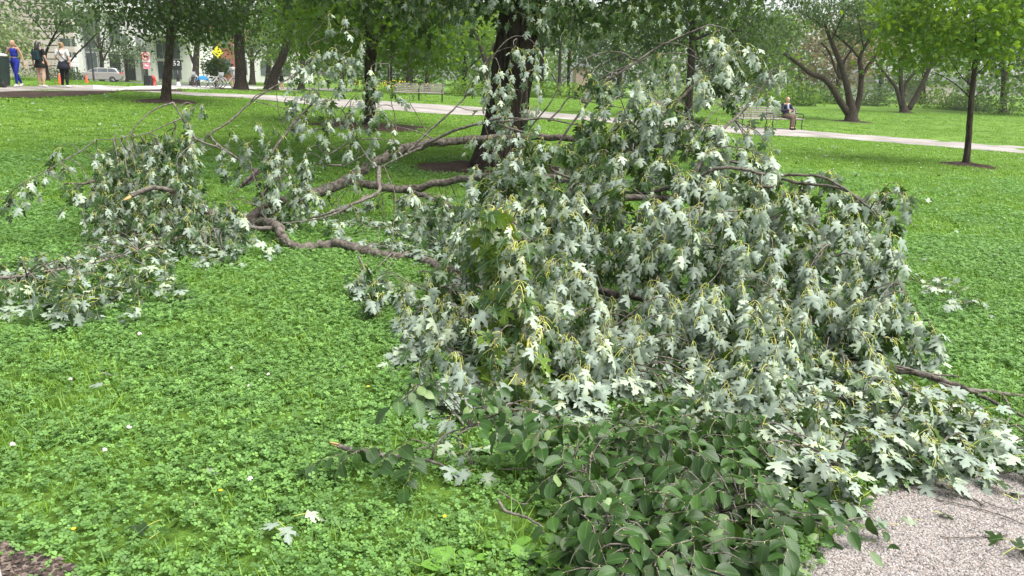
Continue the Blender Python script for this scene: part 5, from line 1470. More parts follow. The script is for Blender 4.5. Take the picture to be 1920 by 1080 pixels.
def legs_cloth(upto=1.0, r=.012):
    def f(nm, m_, g):
        D, s = g['D'], g['s']; c = [([D['pelvis'] + [0, 0, .05 * s], D['pelvis'] - [0, 0, .03 * s]], [.128 * s, .132 * s])]
        for q in 'LR':
            c.append(([D['hip' + q], lerp3(D['hip' + q], D['knee' + q], .5), D['knee' + q]] if upto > .6 else [D['hip' + q], lerp3(D['hip' + q], D['knee' + q], upto)], [(.092 + r) * s, (.080 + r) * s, (.056 + r) * s] if upto > .6 else [(.092 + r) * s, (.086 + r) * s]))
            if upto > .6: c.append(([D['knee' + q], lerp3(D['knee' + q], D['ank' + q], .35) + [0, .012, 0], lerp3(D['knee' + q], D['ank' + q], .92)], [(.056 + r) * s, (.056 + r) * s, (.036 + r) * s]))
        fused(nm, c, m_, g['t'], .014)
    return f
def top_cloth(sleeve=.5, bottom='pelvis', r=.012, straps=True):
    def f(nm, m_, g):
        D, s = g['D'], g['s']
        c = [([lerp3(D['waist'], D['pelvis'], .75) if bottom == 'pelvis' else lerp3(D['waist'], D['chest'], .45), lerp3(D['waist'], D['chest'], .6), D['chest'] + [0, 0, .03 * s]], [(.120 + r) * s, (.112 + r) * s, (.122 + r) * s])]
        if sleeve >= 0:
            c.append(([D['shL'] * .97, D['shR'] * .97], [(.058 + r * .7) * s] * 2)); c.append(([D['chest'], D['neck'] - [0, 0, .06 * s]], [(.120 + r) * s, (.075 + r * .5) * s]))
            for q in 'LR':
                if sleeve > 0:
                    e1 = lerp3(D['sh' + q], D['el' + q], min(1, sleeve * 1.0)); c.append(([D['sh' + q], e1], [(.053 + r) * s, (.046 + r) * s]))
                    if sleeve > 1: c.append(([D['el' + q], lerp3(D['el' + q], D['wr' + q], .92)], [(.040 + r) * s, (.030 + r) * s]))
        else:
            for q in (-1, 1): c.append(([D['chest'] + np.array([q * .07, -.08, .06]) * s, D['chest'] + np.array([q * .085, -.03, .13]) * s, D['chest'] + np.array([q * .06, .09, .05]) * s], [.022 * s] * 3))
        fused(nm, c, m_, g['t'], .014)
    return f
def skirt(length=.30, flare=1.25):
    def f(nm, m_, g):
        D, s = g['D'], g['s']; c = D['pelvis'] + [0, 0, .10 * s]
        n = 20; mb = MB(); prof = [(.128, 0), (.150, -.10), (.165 * flare / 1.1, -.22), (.17 * flare, -length - .05)]
        ang = np.arange(n) * 2 * math.pi / n; vs_ = []
        for k, (r_, z) in enumerate(prof):
            for a in ang: w = 1 + .05 * k / 3 * math.sin(a * 7); vs_.append(c + np.array([math.cos(a) * r_ * w * 1.05, math.sin(a) * r_ * w * .9, z]) * s)
        fs = [(k * n + j, k * n + (j + 1) % n, (k + 1) * n + (j + 1) % n, (k + 1) * n + j) for k in range(3) for j in range(n)]
        o = mb.add(vs_, fs).build(nm, m_, g['t'], smooth=True); sm_ = o.modifiers.new('thick', 'SOLIDIFY'); sm_.thickness = .008
    return f
def shoes(nm, m_, g):
    D, s = g['D'], g['s']
    for q in 'LR':
        fused('shoe', [([D['ank' + q] + [0, .03 * s, -.035 * s], lerp3(D['ank' + q], D['toe' + q], .5) - [0, 0, .01 * s], D['toe' + q]], [.046 * s, .045 * s, .034 * s])], m_, g['t'], .012)
def backpack(nm, m_, g):
    D, s = g['D'], g['s']; c = lerp3(D['chest'], D['waist'], .45) + np.array([0, .18, 0]) * s
    MB().box(c, (.27 * s, .15 * s, .36 * s), taper=.85).build(nm, m_, g['t'], bevel=.04)
    for q in (-1, 1): MB().tube(catmull([c + np.array([q * .09, -.05, .16]) * s, D['chest'] + np.array([q * .10, -.0, .16]) * s, D['chest'] + np.array([q * .11, -.13, .02]) * s, c + np.array([q * .11, -.1, -.14]) * s], 4), .016, 6).build('strap', m_, g['t'], smooth=True)
def crossbody(nm, m_, g):
    D, s = g['D'], g['s']
    for sg in (1, -1):
        P = [D['shL'] * .5 + D['neck'] * .5 + [0, 0, .045 * s], D['chest'] + np.array([.03, .145 * sg, .02]) * s, D['waist'] + np.array([-.09, .13 * sg, .02]) * s, D['pelvis'] + np.array([-.17, .03 * sg, .06]) * s]
        MB().tube(catmull(P, 4), .014, 6).build(nm, m_, g['t'], smooth=True)

pw = G(34, 163.8)
person('woman walking towards camera in royal blue crop top and leggings beside the bin', pw, .05,
       dict(hipL=(.08, 0, .92), hipR=(-.08, 0, .92), kneeL=(.06, -.13, .52), kneeR=(-.05, .06, .50), ankL=(.05, -.14, .10), ankR=(-.02, .30, .14), toeL=(.05, -.30, .05), toeR=(-.03, .20, .04),
            elR=(-.30, .05, 1.16), wrR=(-.42, -.02, .95), elL=(.27, .04, 1.12), wrL=(.33, .0, .88)), 'skin_tan',
       [('leggings', 'c_blue', legs_cloth(1.0, .006)), ('crop_top', 'c_blue', top_cloth(-1, 'waist', .006)), ('shoe', 'shoe_white', shoes)], 'hair_blond', 'curls', 1.66, (.092, .112, .1))
person('woman with long black hair and dark backpack seen from behind', G(80, 164.2), math.pi - .05,
       dict(kneeL=(.10, -.03, .50), ankL=(.10, -.02, .09), kneeR=(-.11, .02, .5), ankR=(-.11, .06, .10), elL=(.25, .04, 1.13), wrL=(.27, -.03, .90), elR=(-.25, .02, 1.13), wrR=(-.28, -.06, .90)), 'skin',
       [('t_shirt', 'c_black', top_cloth(.6)), ('skirt', 'c_black', skirt(.26, 1.2)), ('backpack', 'c_teal', backpack), ('shoe', 'shoe_white', shoes)], 'hair_black', 'long', 1.66)
person('woman from behind in white tee and black leggings with crossbody strap', G(124, 164.8), math.pi + .06,
       dict(kneeL=(.11, -.05, .50), ankL=(.13, -.02, .09), kneeR=(-.09, .0, .5), ankR=(-.10, .08, .10), elL=(.25, .04, 1.15), wrL=(.22, -.14, 1.02), elR=(-.25, .03, 1.13), wrR=(-.27, .02, .88)), 'skin',
       [('t_shirt', 'c_white', top_cloth(.65)), ('leggings', 'c_black', legs_cloth(1.0, .012)), ('tied_jacket', 'c_navy', skirt(.30, 1.35)), ('strap', 'c_black', crossbody), ('shoe', 'shoe_white', shoes)], 'hair_blond', 'bun', 1.68, (.115, .13, .115))
person('person in pale hooded top with tan shorts standing beside the bicycles', at(437, 55), math.pi / 2 + 2.6,
       dict(elL=(.25, -.10, 1.15), wrL=(.2, -.33, 1.05), elR=(-.25, -.08, 1.15), wrR=(-.2, -.32, 1.08)), 'skin',
       [('jacket', 'c_pale', top_cloth(1.5)), ('shorts', 'c_tan', legs_cloth(.5, .02)), ('shoe', 'shoe_white', shoes)], 'hair_black', 'short', 1.70)
person('man in dark grey shirt and black shorts reaching forward by the leaning trunk', G(529, 170.5), -1.35,
       dict(elL=(.2, -.22, 1.20), wrL=(.12, -.42, 1.05), elR=(-.26, -.05, 1.12), wrR=(-.24, -.22, .95), chest=(0, -.03, 1.28), neck=(0, -.05, 1.43), head=(0, -.09, 1.58), kneeL=(.1, -.1, .5), ankL=(.1, -.02, .09), ankR=(-.1, .15, .10)), 'skin',
       [('t_shirt', 'c_grey', top_cloth(.6)), ('shorts', 'c_black', legs_cloth(.55, .03)), ('shoe', 'shoe_white', shoes)], 'hair_brown', 'short', 1.80)
# seated man
xm = G(1487, 245)
u = np.array([math.cos(rzb), math.sin(rzb), 0]); nrm = np.array([-u[1], u[0], 0])
k_ = float((xm - BP) @ u); ps = BP + u * k_ + nrm * .02; ps[2] = T(ps[0], ps[1])
person('elderly man in dark jacket and brown trousers seated with folded arms on the bench', ps, rzb,
       dict(pelvis=(0, .08, .56), hipL=(.09, .05, .55), hipR=(-.09, .05, .55), kneeL=(.06, -.40, .56), kneeR=(-.06, -.40, .52), ankL=(.0, -.42, .10), ankR=(-.07, -.40, .10), toeL=(.02, -.58, .05), toeR=(-.08, -.56, .04),
            waist=(0, .13, .70), chest=(0, .15, .92), neck=(0, .15, 1.07), head=(0, .10, 1.24), shL=(.18, .14, 1.03), shR=(-.18, .14, 1.03), elL=(.27, .03, .78), elR=(-.27, .03, .78), wrL=(.05, -.12, .76), wrR=(-.05, -.13, .80)), 'skin',
       [('jacket', 'c_navy', top_cloth(1.5)), ('shirt', 'c_lilac', lambda nm, m_, g: fused(nm, [([g['D']['chest'] + [0, -.10, .08], g['D']['chest'] + [0, -.125, -.06]], [.055, .05])], m_, g['t'], .014)), ('trousers', 'c_brown', legs_cloth(1.0, .016)), ('shoe', 'c_black', shoes)], None, None, 1.72)
# ------------------------------------------------------------------ damp summer air
hm = bpy.data.materials.new('haze_mat'); hm.use_nodes = True
hn, hl = hm.node_tree.nodes, hm.node_tree.links; hn.clear()
ho = hn.new('ShaderNodeOutputMaterial'); hv = hn.new('ShaderNodeVolumePrincipled')
hv.inputs['Color'].default_value = (0.92, 0.95, 0.97, 1); hv.inputs['Density'].default_value = 0.00035; hv.inputs['Anisotropy'].default_value = 0.2
hl.new(hv.outputs[0], ho.inputs['Volume'])
tag(MB().box((0, 117, 15.5), (330, 300, 39)).build('haze', hm), kind='stuff')
# ------------------------------------------------------------------ the fallen silver maple limb
def lerp(a, xs, ys): return float(np.interp(a, xs, ys))
def dmain(px, py):
    d = lerp(py, [40, 120, 240, 320, 500, 640, 760], [6.7, 6.3, 5.8, 5.35, 4.55, 4.05, 3.65])
    return d + 0.9 * max(0, (960 - px) / 260) * (py < 620) - 0.1
def Vp(pts):           # pixel + distance list, kept above the ground
    return np.array([VG(x, y, d, 0.04) for x, y, d in pts])

S1 = Spray('fallen_limb', 'huge fallen silver maple limb heaped with pale undersides of wilting leaves', 'fallen limb', G(880, 530), seed=31)
# great boughs
gA = G(455, 432)[1]
S1.limb(Vp([(400, 445, gA - .15), (455, 420, gA), (520, 385, gA + .15), (590, 362, gA + .35), (650, 338, gA + .6), (690, 312, gA + .8), (740, 287, gA + .95), (800, 270, gA + 1.0), (860, 263, gA + 1.05), (930, 260, gA + 1.0), (1010, 256, gA + .8), (1090, 262, gA + .4), (1180, 268, gA - .2), (1290, 280, gA - .7), (1400, 310, gA - 1.2)]),
        [.075, .082, .078, .070, .066, .06, .058, .055, .052, .05, .046, .04, .034, .026, .014], n=12, label='longest bough, arching over the lawn')
S1.limb(Vp([(655, 338, gA + .6), (700, 348, gA + .75), (760, 354, gA + .85), (820, 345, gA + .85), (870, 335, gA + .8), (930, 330, gA + .6), (1010, 330, gA + .2), (1100, 345, gA - .4), (1200, 365, gA - .9)]),
        [.05, .055, .054, .05, .046, .04, .034, .026, .015], n=10)
gC = G(545, 468)[1]
S1.limb(Vp([(455, 424, gA), (490, 418, gA - .1), (518, 424, gC + .2), (532, 448, gC + .02), (555, 464, gC - .02), (590, 462, gC), (640, 458, gC), (690, 474, gC - .12), (740, 482, gC - .2), (780, 484, gC - .25), (820, 500, gC - .4), (870, 522, gC - .55), (930, 548, gC - .8), (1010, 590, gC - 1.15)]),
        [.06, .07, .055, .05, .052, .058, .058, .056, .056, .062, .06, .055, .045, .03], n=12, label='crooked bough lying low over the grass')
S1.limb(Vp([(760, 356, gA + .82), (810, 372, gA + .4), (860, 395, gA - .1), (900, 410, gA - .3), (960, 440, gA - .7), (1030, 470, gA - 1.0)]), [.03, .034, .035, .032, .028, .02], n=8)
S1.limb(Vp([(1030, 470, 5.9), (1090, 415, 5.6), (1140, 380, 5.5), (1200, 370, 5.4), (1270, 370, 5.3), (1330, 362, 5.2), (1390, 352, 5.1), (1450, 350, 5.0)]), [.040, .036, .030, .027, .024, .021, .017, .010], n=9, label='dark bough crossing the middle of the heap')
S1.limb(Vp([(1200, 365, 5.5), (1280, 345, 5.2), (1340, 318, 5.05), (1380, 315, 5.0), (1440, 330, 4.95), (1510, 345, 4.9), (1570, 352, 4.85), (1620, 378, 4.8), (1655, 420, 4.75)]), [.017, .015, .014, .013, .012, .011, .009, .007, .004], n=8)
S1.limb(Vp([(1440, 330, 4.95), (1480, 328, 4.9), (1540, 332, 4.85), (1580, 352, 4.8), (1640, 400, 4.7), (1670, 450, 4.7)]), [.012, .011, .010, .009, .006, .004], n=7)
S1.limb(Vp([(870, 522, gC - .55), (930, 530, gC - .75), (1010, 520, 5.4), (1100, 540, 5.0), (1200, 560, 4.8), (1320, 590, 4.6), (1450, 640, 4.4), (1560, 680, 4.25)]), [.045, .042, .04, .036, .032, .026, .02, .012], n=8)
S1.limb(Vp([(1170, 268, gA - .15), (1180, 290, 6.3), (1200, 260, 6.1), (1250, 210, 6.2), (1300, 160, 6.3), (1350, 110, 6.4)]), [.028, .024, .02, .014, .007], n=8)
S1.limb(Vp([(1300, 330, 5.3), (1350, 250, 5.6), (1400, 200, 5.9), (1440, 150, 6.0)]), [.02, .016, .012, .006], n=7)
# long bare twigs seen against the lawn and the trees
TW = [
 ([(1030, 310, 6.9), (1060, 250, 6.8), (1130, 160, 6.8), (1180, 125, 6.7), (1240, 85, 6.7), (1330, 46, 6.6)], .014, .007),
 ([(1150, 145, 6.7), (1210, 110, 6.6), (1262, 100, 6.6), (1300, 105, 6.5), (1318, 125, 6.5)], .007, .003),
 ([(1235, 82, 6.7), (1270, 82, 6.6), (1300, 96, 6.6), (1316, 120, 6.6)], .006, .003),
 ([(990, 250, 7.2), (1030, 195, 7.1), (1060, 145, 7.1), (1100, 110, 7.0), (1140, 97, 7.0), (1170, 100, 6.9), (1185, 110, 6.9)], .009, .004),
 ([(1092, 188, 6.9), (1110, 160, 6.9), (1145, 138, 6.8), (1200, 115, 6.7)], .013, .007),
 ([(935, 230, 7.3), (980, 225, 7.2), (1020, 222, 7.1), (1060, 230, 7.0), (1120, 240, 6.8)], .012, .006),
 ([(1030, 225, 7.0), (1050, 205, 7.0), (1068, 182, 7.0), (1090, 186, 6.9), (1130, 195, 6.8), (1180, 205, 6.7)], .010, .004),
 ([(1130, 195, 6.8), (1165, 180, 6.7), (1200, 162, 6.7), (1222, 166, 6.7)], .006, .003),
 ([(800, 270, 8.2), (850, 245, 8.1), (900, 232, 8.0), (935, 222, 7.9), (960, 222, 7.8), (1010, 224, 7.7)], .02, .008),
 ([(765, 285, 8.2), (800, 250, 8.3), (840, 215, 8.3), (870, 185, 8.4), (890, 160, 8.4), (905, 140, 8.4)], .016, .005),
 ([(870, 185, 8.4), (885, 150, 8.4), (915, 120, 8.4), (940, 85, 8.4), (965, 68, 8.4), (990, 72, 8.4), (1004, 84, 8.4)], .007, .003),
 ([(910, 112, 8.4), (930, 98, 8.4), (950, 90, 8.4), (968, 88, 8.4)], .004, .002),
 ([(880, 178, 8.4), (895, 166, 8.4), (915, 168, 8.4), (925, 155, 8.4)], .005, .003),
 ([(855, 200, 8.3), (880, 206, 8.2), (910, 207, 8.2)], .005, .003),
 ([(500, 315, 8.0), (470, 340, 7.8), (450, 350, 7.7)], .018, .016),
 ([(455, 345, 7.7), (495, 305, 7.9), (525, 265, 8.0), (555, 225, 8.1), (590, 190, 8.2), (600, 175, 8.2)], .020, .007),
 ([(545, 243, 8.1), (590, 243, 8.2), (620, 238, 8.2), (640, 222, 8.3)], .008, .003),
 ([(540, 250, 8.1), (525, 220, 8.1), (520, 190, 8.1), (518, 165, 8.1)], .006, .003),
 ([(395, 255, 7.8), (430, 228, 7.9), (470, 192, 8.0), (510, 165, 8.1), (545, 145, 8.2), (575, 118, 8.3), (600, 105, 8.3)], .013, .005),
 ([(470, 190, 8.0), (485, 176, 8.0), (515, 172, 8.1)], .006, .003),
 ([(480, 190, 8.0), (520, 200, 8.0), (560, 208, 8.1)], .005, .003),
 ([(545, 150, 8.2), (570, 125, 8.3), (590, 105, 8.3)], .006, .003),
 ([(705, 312, 8.1), (672, 270, 8.2), (650, 232, 8.2), (645, 210, 8.2), (625, 195, 8.2), (612, 178, 8.2)], .011, .003),
 ([(580, 86, 8.3), (578, 72, 8.3), (600, 50, 8.3), (612, 30, 8.3), (618, 20, 8.3)], .005, .003),
 ([(578, 86, 8.3), (610, 72, 8.3), (640, 60, 8.3), (665, 58, 8.3), (685, 70, 8.3)], .005, .002),
 ([(625, 140, 8.3), (628, 110, 8.3), (640, 92, 8.3), (655, 95, 8.3)], .005, .002),
 ([(742, 300, 8.2), (742, 230, 8.3), (732, 180, 8.3), (730, 120, 8.3)], .007, .003),
 ([(800, 250, 8.3), (782, 215, 8.3), (770, 195, 8.3), (768, 180, 8.3)], .006, .003),
 ([(815, 262, 8.2), (790, 250, 8.2), (765, 242, 8.2), (740, 236, 8.2)], .008, .003),
 ([(640, 310, 8.0), (655, 270, 8.1), (665, 265, 8.1), (672, 285, 8.0), (640, 310, 8.0)], .005, .003),
 ([(600, 305, 8.0), (640, 275, 8.1), (670, 262, 8.1), (720, 262, 8.2), (765, 275, 8.2)], .010, .004),
 ([(580, 410, 7.3), (630, 395, 7.3), (680, 375, 7.4), (710, 360, 7.6)], .008, .026),
 ([(520, 420, 7.2), (600, 410, 7.2), (650, 390, 7.3), (690, 365, 7.5)], .006, .010),
 ([(660, 385, 7.2), (680, 420, 7.1), (720, 425, 7.1), (765, 418, 7.1)], .006, .003),
 ([(735, 470, 6.5), (738, 420, 6.7), (742, 370, 6.9), (728, 330, 7.2), (720, 310, 7.4)], .007, .003),
 ([(690, 510, 6.0), (672, 475, 6.1), (690, 460, 6.1), (720, 462, 6.1), (738, 480, 6.1), (715, 520, 6.0)], .007, .003),
 ([(700, 528, 5.9), (680, 500, 6.0), (670, 480, 6.1)], .006, .003),
 ([(490, 395, 7.3), (495, 360, 7.3), (515, 340, 7.4)], .008, .003),
 ([(750, 640, 4.5), (770, 600, 4.6), (810, 550, 4.75), (850, 505, 4.9), (905, 470, 5.0)], .004, .008),
 ([(500, 380, 7.4), (475, 330, 7.7), (470, 290, 7.9)], .008, .004),
 ([(455, 262, 7.8), (470, 280, 7.8), (490, 300, 7.8)], .005, .003),
 ([(405, 275, 7.7), (370, 262, 7.6), (352, 240, 7.6), (325, 192, 7.6)], .012, .008),
 ([(325, 192, 7.6), (290, 205, 7.5), (260, 230, 7.4), (232, 258, 7.3), (180, 262, 7.2)], .009, .003),
 ([(348, 218, 7.6), (310, 235, 7.5), (270, 252, 7.4), (230, 258, 7.3)], .007, .003),
 ([(365, 268, 7.6), (358, 245, 7.6), (355, 228, 7.6)], .011, .006),
 ([(330, 238, 7.6), (328, 222, 7.6)], .005, .004),
 ([(120, 300, 7.0), (80, 325, 6.9), (40, 345, 6.8), (22, 360, 6.8)], .006, .003),
 ([(300, 455, 6.6), (360, 440, 6.7), (400, 432, 6.8), (455, 424, 6.9)], .014, .022),
 ([(1310, 390, 5.0), (1330, 400, 4.9), (1390, 395, 4.85), (1420, 405, 4.8), (1440, 440, 4.75)], .008, .003),
 ([(1310, 395, 5.0), (1340, 400, 4.9), (1400, 420, 4.8), (1440, 440, 4.7)], .007, .003),
 ([(1345, 410, 4.9), (1355, 440, 4.8), (1370, 480, 4.7), (1372, 500, 4.7)], .008, .003),
 ([(1290, 270, 5.8), (1320, 230, 5.8), (1350, 200, 5.9), (1390, 166, 5.9), (1420, 164, 5.9), (1438, 178, 5.9)], .006, .003),
 ([(1125, 420, 5.2), (1160, 390, 5.2), (1180, 400, 5.15), (1220, 388, 5.1)], .006, .004),
 ([(1470, 560, 4.4), (1530, 600, 4.35), (1560, 640, 4.3)], .006, .003),
 ([(1480, 395, 4.7), (1530, 430, 4.65), (1570, 480, 4.6)], .006, .003),
 ([(1690, 540, 4.4), (1720, 580, 4.35), (1750, 615, 4.3)], .004, .002),
 ([(1080, 610, 4.3), (1120, 640, 4.2), (1150, 690, 4.1)], .005, .003),
]
tips = []
for pts, r0, r1 in TW:
    Q = Vp(pts)
    if r0 < r1: Q = Q[::-1]; r0, r1 = r1, r0
    B_ = np.vstack(S1.bough); dd_ = np.linalg.norm(B_ - Q[0], axis=1); j_ = int(np.argmin(dd_))
    if dd_[j_] > 0.06:                       # every twig grows out of a thicker one
        mid_ = (B_[j_] + Q[0]) / 2 + np.array([0, 0, -0.04 * dd_[j_]])
        Q = np.vstack([B_[j_], mid_, Q])
    P = S1.limb(Q, [r0, r1], 'twig', 'bark_twig', n=6, wob=0.05, seg=5, bough=True)

out = lambda c: (lambda p: math.atan2(p[1] - c[1], p[0] - c[0]))
heart = (1.35, 6.0)
S1.tassels([(1390, 70), (1440, 85), (1470, 108), (1430, 112), (1380, 100)], 34, lambda x, y: 6.1, L=(.13, .22), dark=.12, n=400)
HOLLOW = [(1190, 610), (1260, 600), (1340, 630), (1370, 700), (1330, 760), (1230, 760), (1190, 700)]
POLY_MAIN = [(905, 330), (960, 290), (1060, 270), (1130, 240), (1240, 225), (1330, 215), (1390, 245), (1440, 305), (1560, 345), (1640, 372), (1650, 430), (1668, 500), (1660, 590), (1650, 640), (1560, 690), (1480, 700), (1240, 700), (1080, 690), (960, 680), (860, 660), (800, 600), (800, 545), (880, 520), (920, 480), (900, 400)]
S1.tassels(POLY_MAIN, 74, dmain, L=(.18, .36), dark=.08, azc=out(heart), azspread=.7, avoid=HOLLOW, n=6000, k=6, jit=.085, fan=.75, droop=(.55, .95), spread=1.0)
S1.tassels(POLY_MAIN, 74, lambda x, y: dmain(x, y) + .12, L=(.30, .55), dark=.12, azc=out(heart), azspread=.5, avoid=HOLLOW, n=6000, k=2)
S1.fill(POLY_MAIN, 50, lambda x, y: dmain(x, y) + .5, [(0.0, 1.0), (0.55, 1.0), (1.1, .8)], L=(0.28, 0.45), droop=(0.5, 1.0), dark=0.72, azc=out(heart), azspread=1.3, n=3000, step=0.043, scale=1.08, conn=.5)  # inner layers mostly show dark leaf sides: shade inside deepened by leaf colour
S1.fill(HOLLOW, 44, lambda x, y: dmain(x, y) + .75, [(0, 1.0), (.4, 1.0)], L=(.3, .45), dark=.7, n=600, azspread=1.2)  # the same dark leaf sides deepen the shade of the hollow
# fringe that hangs to the ground all round the front
S1.tassels([(790, 560), (880, 600), (1000, 610), (1180, 600), (1370, 610), (1500, 620), (1650, 600), (1680, 660), (1560, 690), (1420, 700), (1380, 690), (1340, 640), (1200, 620), (1190, 700), (1060, 690), (920, 680), (800, 640)], 46, lambda x, y: G(x, y)[1] - .62, L=(.32, .48), dark=.1, azc=out(heart), azspread=.5, n=1800, conn=.6)
# upper crown against the trees
POLY_UP = [(1075, 190), (1120, 135), (1190, 120), (1290, 95), (1330, 48), (1385, 65), (1440, 95), (1470, 115), (1450, 125), (1390, 130), (1330, 170), (1240, 225), (1130, 240), (1060, 250)]
S1.tassels(POLY_UP, 46, dmain, L=(.2, .36), dark=.12, azspread=1.0, n=1500, droop=(.75, 1.0))
S1.fill(POLY_UP, 54, dmain, [(0.5, 1.0)], L=(0.2, 0.36), droop=(0.7, 1.0), dark=0.6, azspread=1.2, n=800)
S1.fill([(1330, 48), (1380, 70), (1400, 110), (1330, 120)], 30, dmain, [(0.0, 1.0)], L=(0.2, 0.35), dark=0.1, n=300)
S1.fill([(1370, 250), (1425, 255), (1440, 300), (1390, 300)], 36, dmain, [(0.0, 1.0)], L=(0.25, 0.4), n=300)
# left lower skirt of the heap
S1.tassels([(655, 505), (720, 495), (780, 500), (870, 515), (890, 600), (800, 585), (730, 550), (680, 545)], 40, lambda x, y: G(x, y)[1] - .75, L=(.24, .4), dark=.12, n=900, k=3, jit=.06, fan=.6)
S1.tassels([(780, 540), (880, 520), (960, 560), (960, 660), (860, 650), (790, 610)], 44, lambda x, y: G(x, y)[1] - .8, L=(.24, .4), dark=.12, n=900, k=3, jit=.06, fan=.6)
# scattered bunches between the boughs
S1.fill([(760, 370), (880, 355), (905, 420), (870, 480), (780, 450), (660, 430), (640, 400)], 40, lambda x, y: G(x, y)[1] - 0.35, [(0, 1.0)], L=(0.22, 0.36), dark=0.2, n=600)
S1.fill([(900, 300), (960, 270), (1010, 290), (960, 380), (900, 390)], 30, lambda x, y: 6.9, [(0, 1.0), (0.3, .5)], L=(0.22, 0.36), dark=0.2, n=600)
for x, y, d, L_ in [(430, 240, 7.9, .16), (480, 232, 7.9, .2), (540, 190, 8.2, .25), (560, 170, 8.2, .25), (585, 150, 8.3, .28), (610, 180, 8.3, .22), (625, 125, 8.3, .3), (618, 22, 8.3, .26), (650, 30, 8.3, .12), (640, 100, 8.3, .28), (660, 100, 8.3, .25), (685, 72, 8.3, .25), (690, 150, 8.3, .4), (700, 180, 8.3, .34), (720, 215, 8.3, .25), (640, 165, 8.3, .25),
                    (600, 95, 8.3, .22), (580, 170, 8.2, .2), (570, 215, 8.1, .2), (660, 190, 8.3, .2), (620, 215, 8.3, .15), (700, 240, 8.3, .2), (770, 165, 8.3, .22), (732, 160, 8.3, .14), (695, 265, 8.3, .2), (640, 222, 8.3, .18),
                    (500, 300, 7.8, .25), (520, 275, 7.9, .22), (545, 290, 7.8, .3), (575, 320, 7.7, .35), (555, 345, 7.6, .4), (525, 320, 7.7, .25), (590, 350, 7.6, .25), (500, 350, 7.6, .18), (480, 440, 6.9, .2), (515, 450, 6.6, .22), (620, 340, 7.9, .2), (660, 320, 8.0, .15), (665, 340, 7.9, .2),
                    (910, 120, 8.4, .3), (965, 85, 8.4, .3), (985, 95, 8.3, .3), (1004, 84, 8.4, .26), (940, 155, 8.3, .4), (960, 150, 8.3, .3), (930, 190, 8.2, .3), (985, 190, 8.1, .3), (950, 210, 8.0, .3), (905, 140, 8.4, .24), (965, 240, 7.7, .25), (890, 255, 7.9, .18), (920, 250, 7.8, .2),
                    (1185, 108, 6.9, .28), (1215, 168, 6.7, .3), (1230, 170, 6.6, .2), (1438, 176, 5.9, .32), (1420, 170, 5.9, .28), (1318, 118, 6.5, .3), (1102, 128, 6.9, .15), (1440, 275, 5.6, .22), (1465, 120, 6.0, .2), (1300, 150, 6.3, .3)]:
    S1.spray(V(x, y, d), -math.pi / 2 + rng.normal() * 0.8, L_ * 1.0, 0.9, 0.18, step=0.05, conn=d < 7.5)
# hanging tails of the heap
for x, y, d, L_, dk in [(1680, 360, 4.8, .16, .1), (1650, 362, 4.8, .22, .1), (1690, 545, 4.4, .35, .1), (1720, 580, 4.35, .36, .1), (1742, 600, 4.3, .32, .1), (1755, 622, 4.28, .24, .1),
                        (1270, 590, 4.1, .5, .05), (1250, 560, 4.2, .5, .05), (1290, 640, 4.0, .4, .05), (1390, 520, 4.3, .6, .08), (1520, 500, 4.4, .6, .1), (1600, 480, 4.5, .5, .1)]:
    S1.spray(V(x, y, d), -math.pi / 2 + rng.normal() * 0.35, L_, 1.0, dk, step=0.036)
# bright green side of one hanging spray
# ends that rest on the grass
S1.fill([(780, 640), (860, 660), (1000, 690), (1120, 710), (1120, 750), (1000, 760), (900, 740), (830, 700), (770, 660)], 50, lambda x, y: G(x, y)[1] - 0.15, [(0, 1.0)], L=(0.22, 0.36), droop=(0.6, 0.9), dark=0.2, n=900, conn=.5)
S1.fill([(1390, 690), (1500, 680), (1680, 680), (1700, 730), (1500, 770), (1400, 750)], 42, lambda x, y: G(x, y)[1] - 0.28, [(0, 1.0)], L=(0.25, 0.42), droop=(0.6, 0.9), dark=0.14, n=900, conn=.5)
# airy sprays over the left bough and before the broad trunk
S1.fill([(560, 110), (640, 80), (700, 110), (720, 210), (660, 230), (560, 220), (520, 180)], 30, lambda x, y: 8.2, [(0, 1.0)], L=(.16, .3), droop=(.8, 1.0), dark=.25, n=500, step=.05, conn=1.2)
S1.fill([(900, 110), (960, 80), (1005, 90), (1010, 250), (960, 330), (905, 300), (915, 200)], 36, lambda x, y: 7.9, [(0, 1.0)], L=(.2, .34), droop=(.8, 1.0), dark=.25, n=500, step=.045, conn=1.2)
S1.fill([(500, 260), (600, 270), (590, 370), (520, 420), (480, 350)], 30, lambda x, y: 7.6, [(0, 1.0)], L=(.2, .36), droop=(.8, 1.0), dark=.3, n=400, step=.045, conn=1.2)
S1.fill([(620, 380), (760, 380), (880, 400), (880, 480), (760, 470), (640, 440)], 30, lambda x, y: G(x, y)[1] - .45, [(0, 1.0), (.3, .7)], L=(.2, .34), dark=.3, n=500, conn=1.2, step=.032)
S1.tassels([(740, 350), (830, 355), (905, 345), (905, 420), (860, 450), (780, 430)], 40, lambda x, y: 6.9, L=(.2, .34), dark=.15, n=500, k=3, jit=.07, fan=.7)
S1.tassels([(480, 270), (540, 255), (590, 290), (575, 360), (530, 400), (490, 360)], 40, lambda x, y: 7.5, L=(.18, .3), dark=.3, n=300, k=2, jit=.06, fan=.8)
S1.fill([(590, 210), (720, 200), (760, 250), (690, 300), (600, 290)], 44, lambda x, y: 8.2, [(0, 1.0)], L=(.15, .26), dark=.3, n=300, step=.045, conn=1.2)
S1.fill([(890, 380), (960, 400), (930, 470), (880, 490), (860, 440)], 34, lambda x, y: 6.0, [(0, 1.0), (.4, .6)], L=(.25, .4), dark=.25, n=400)
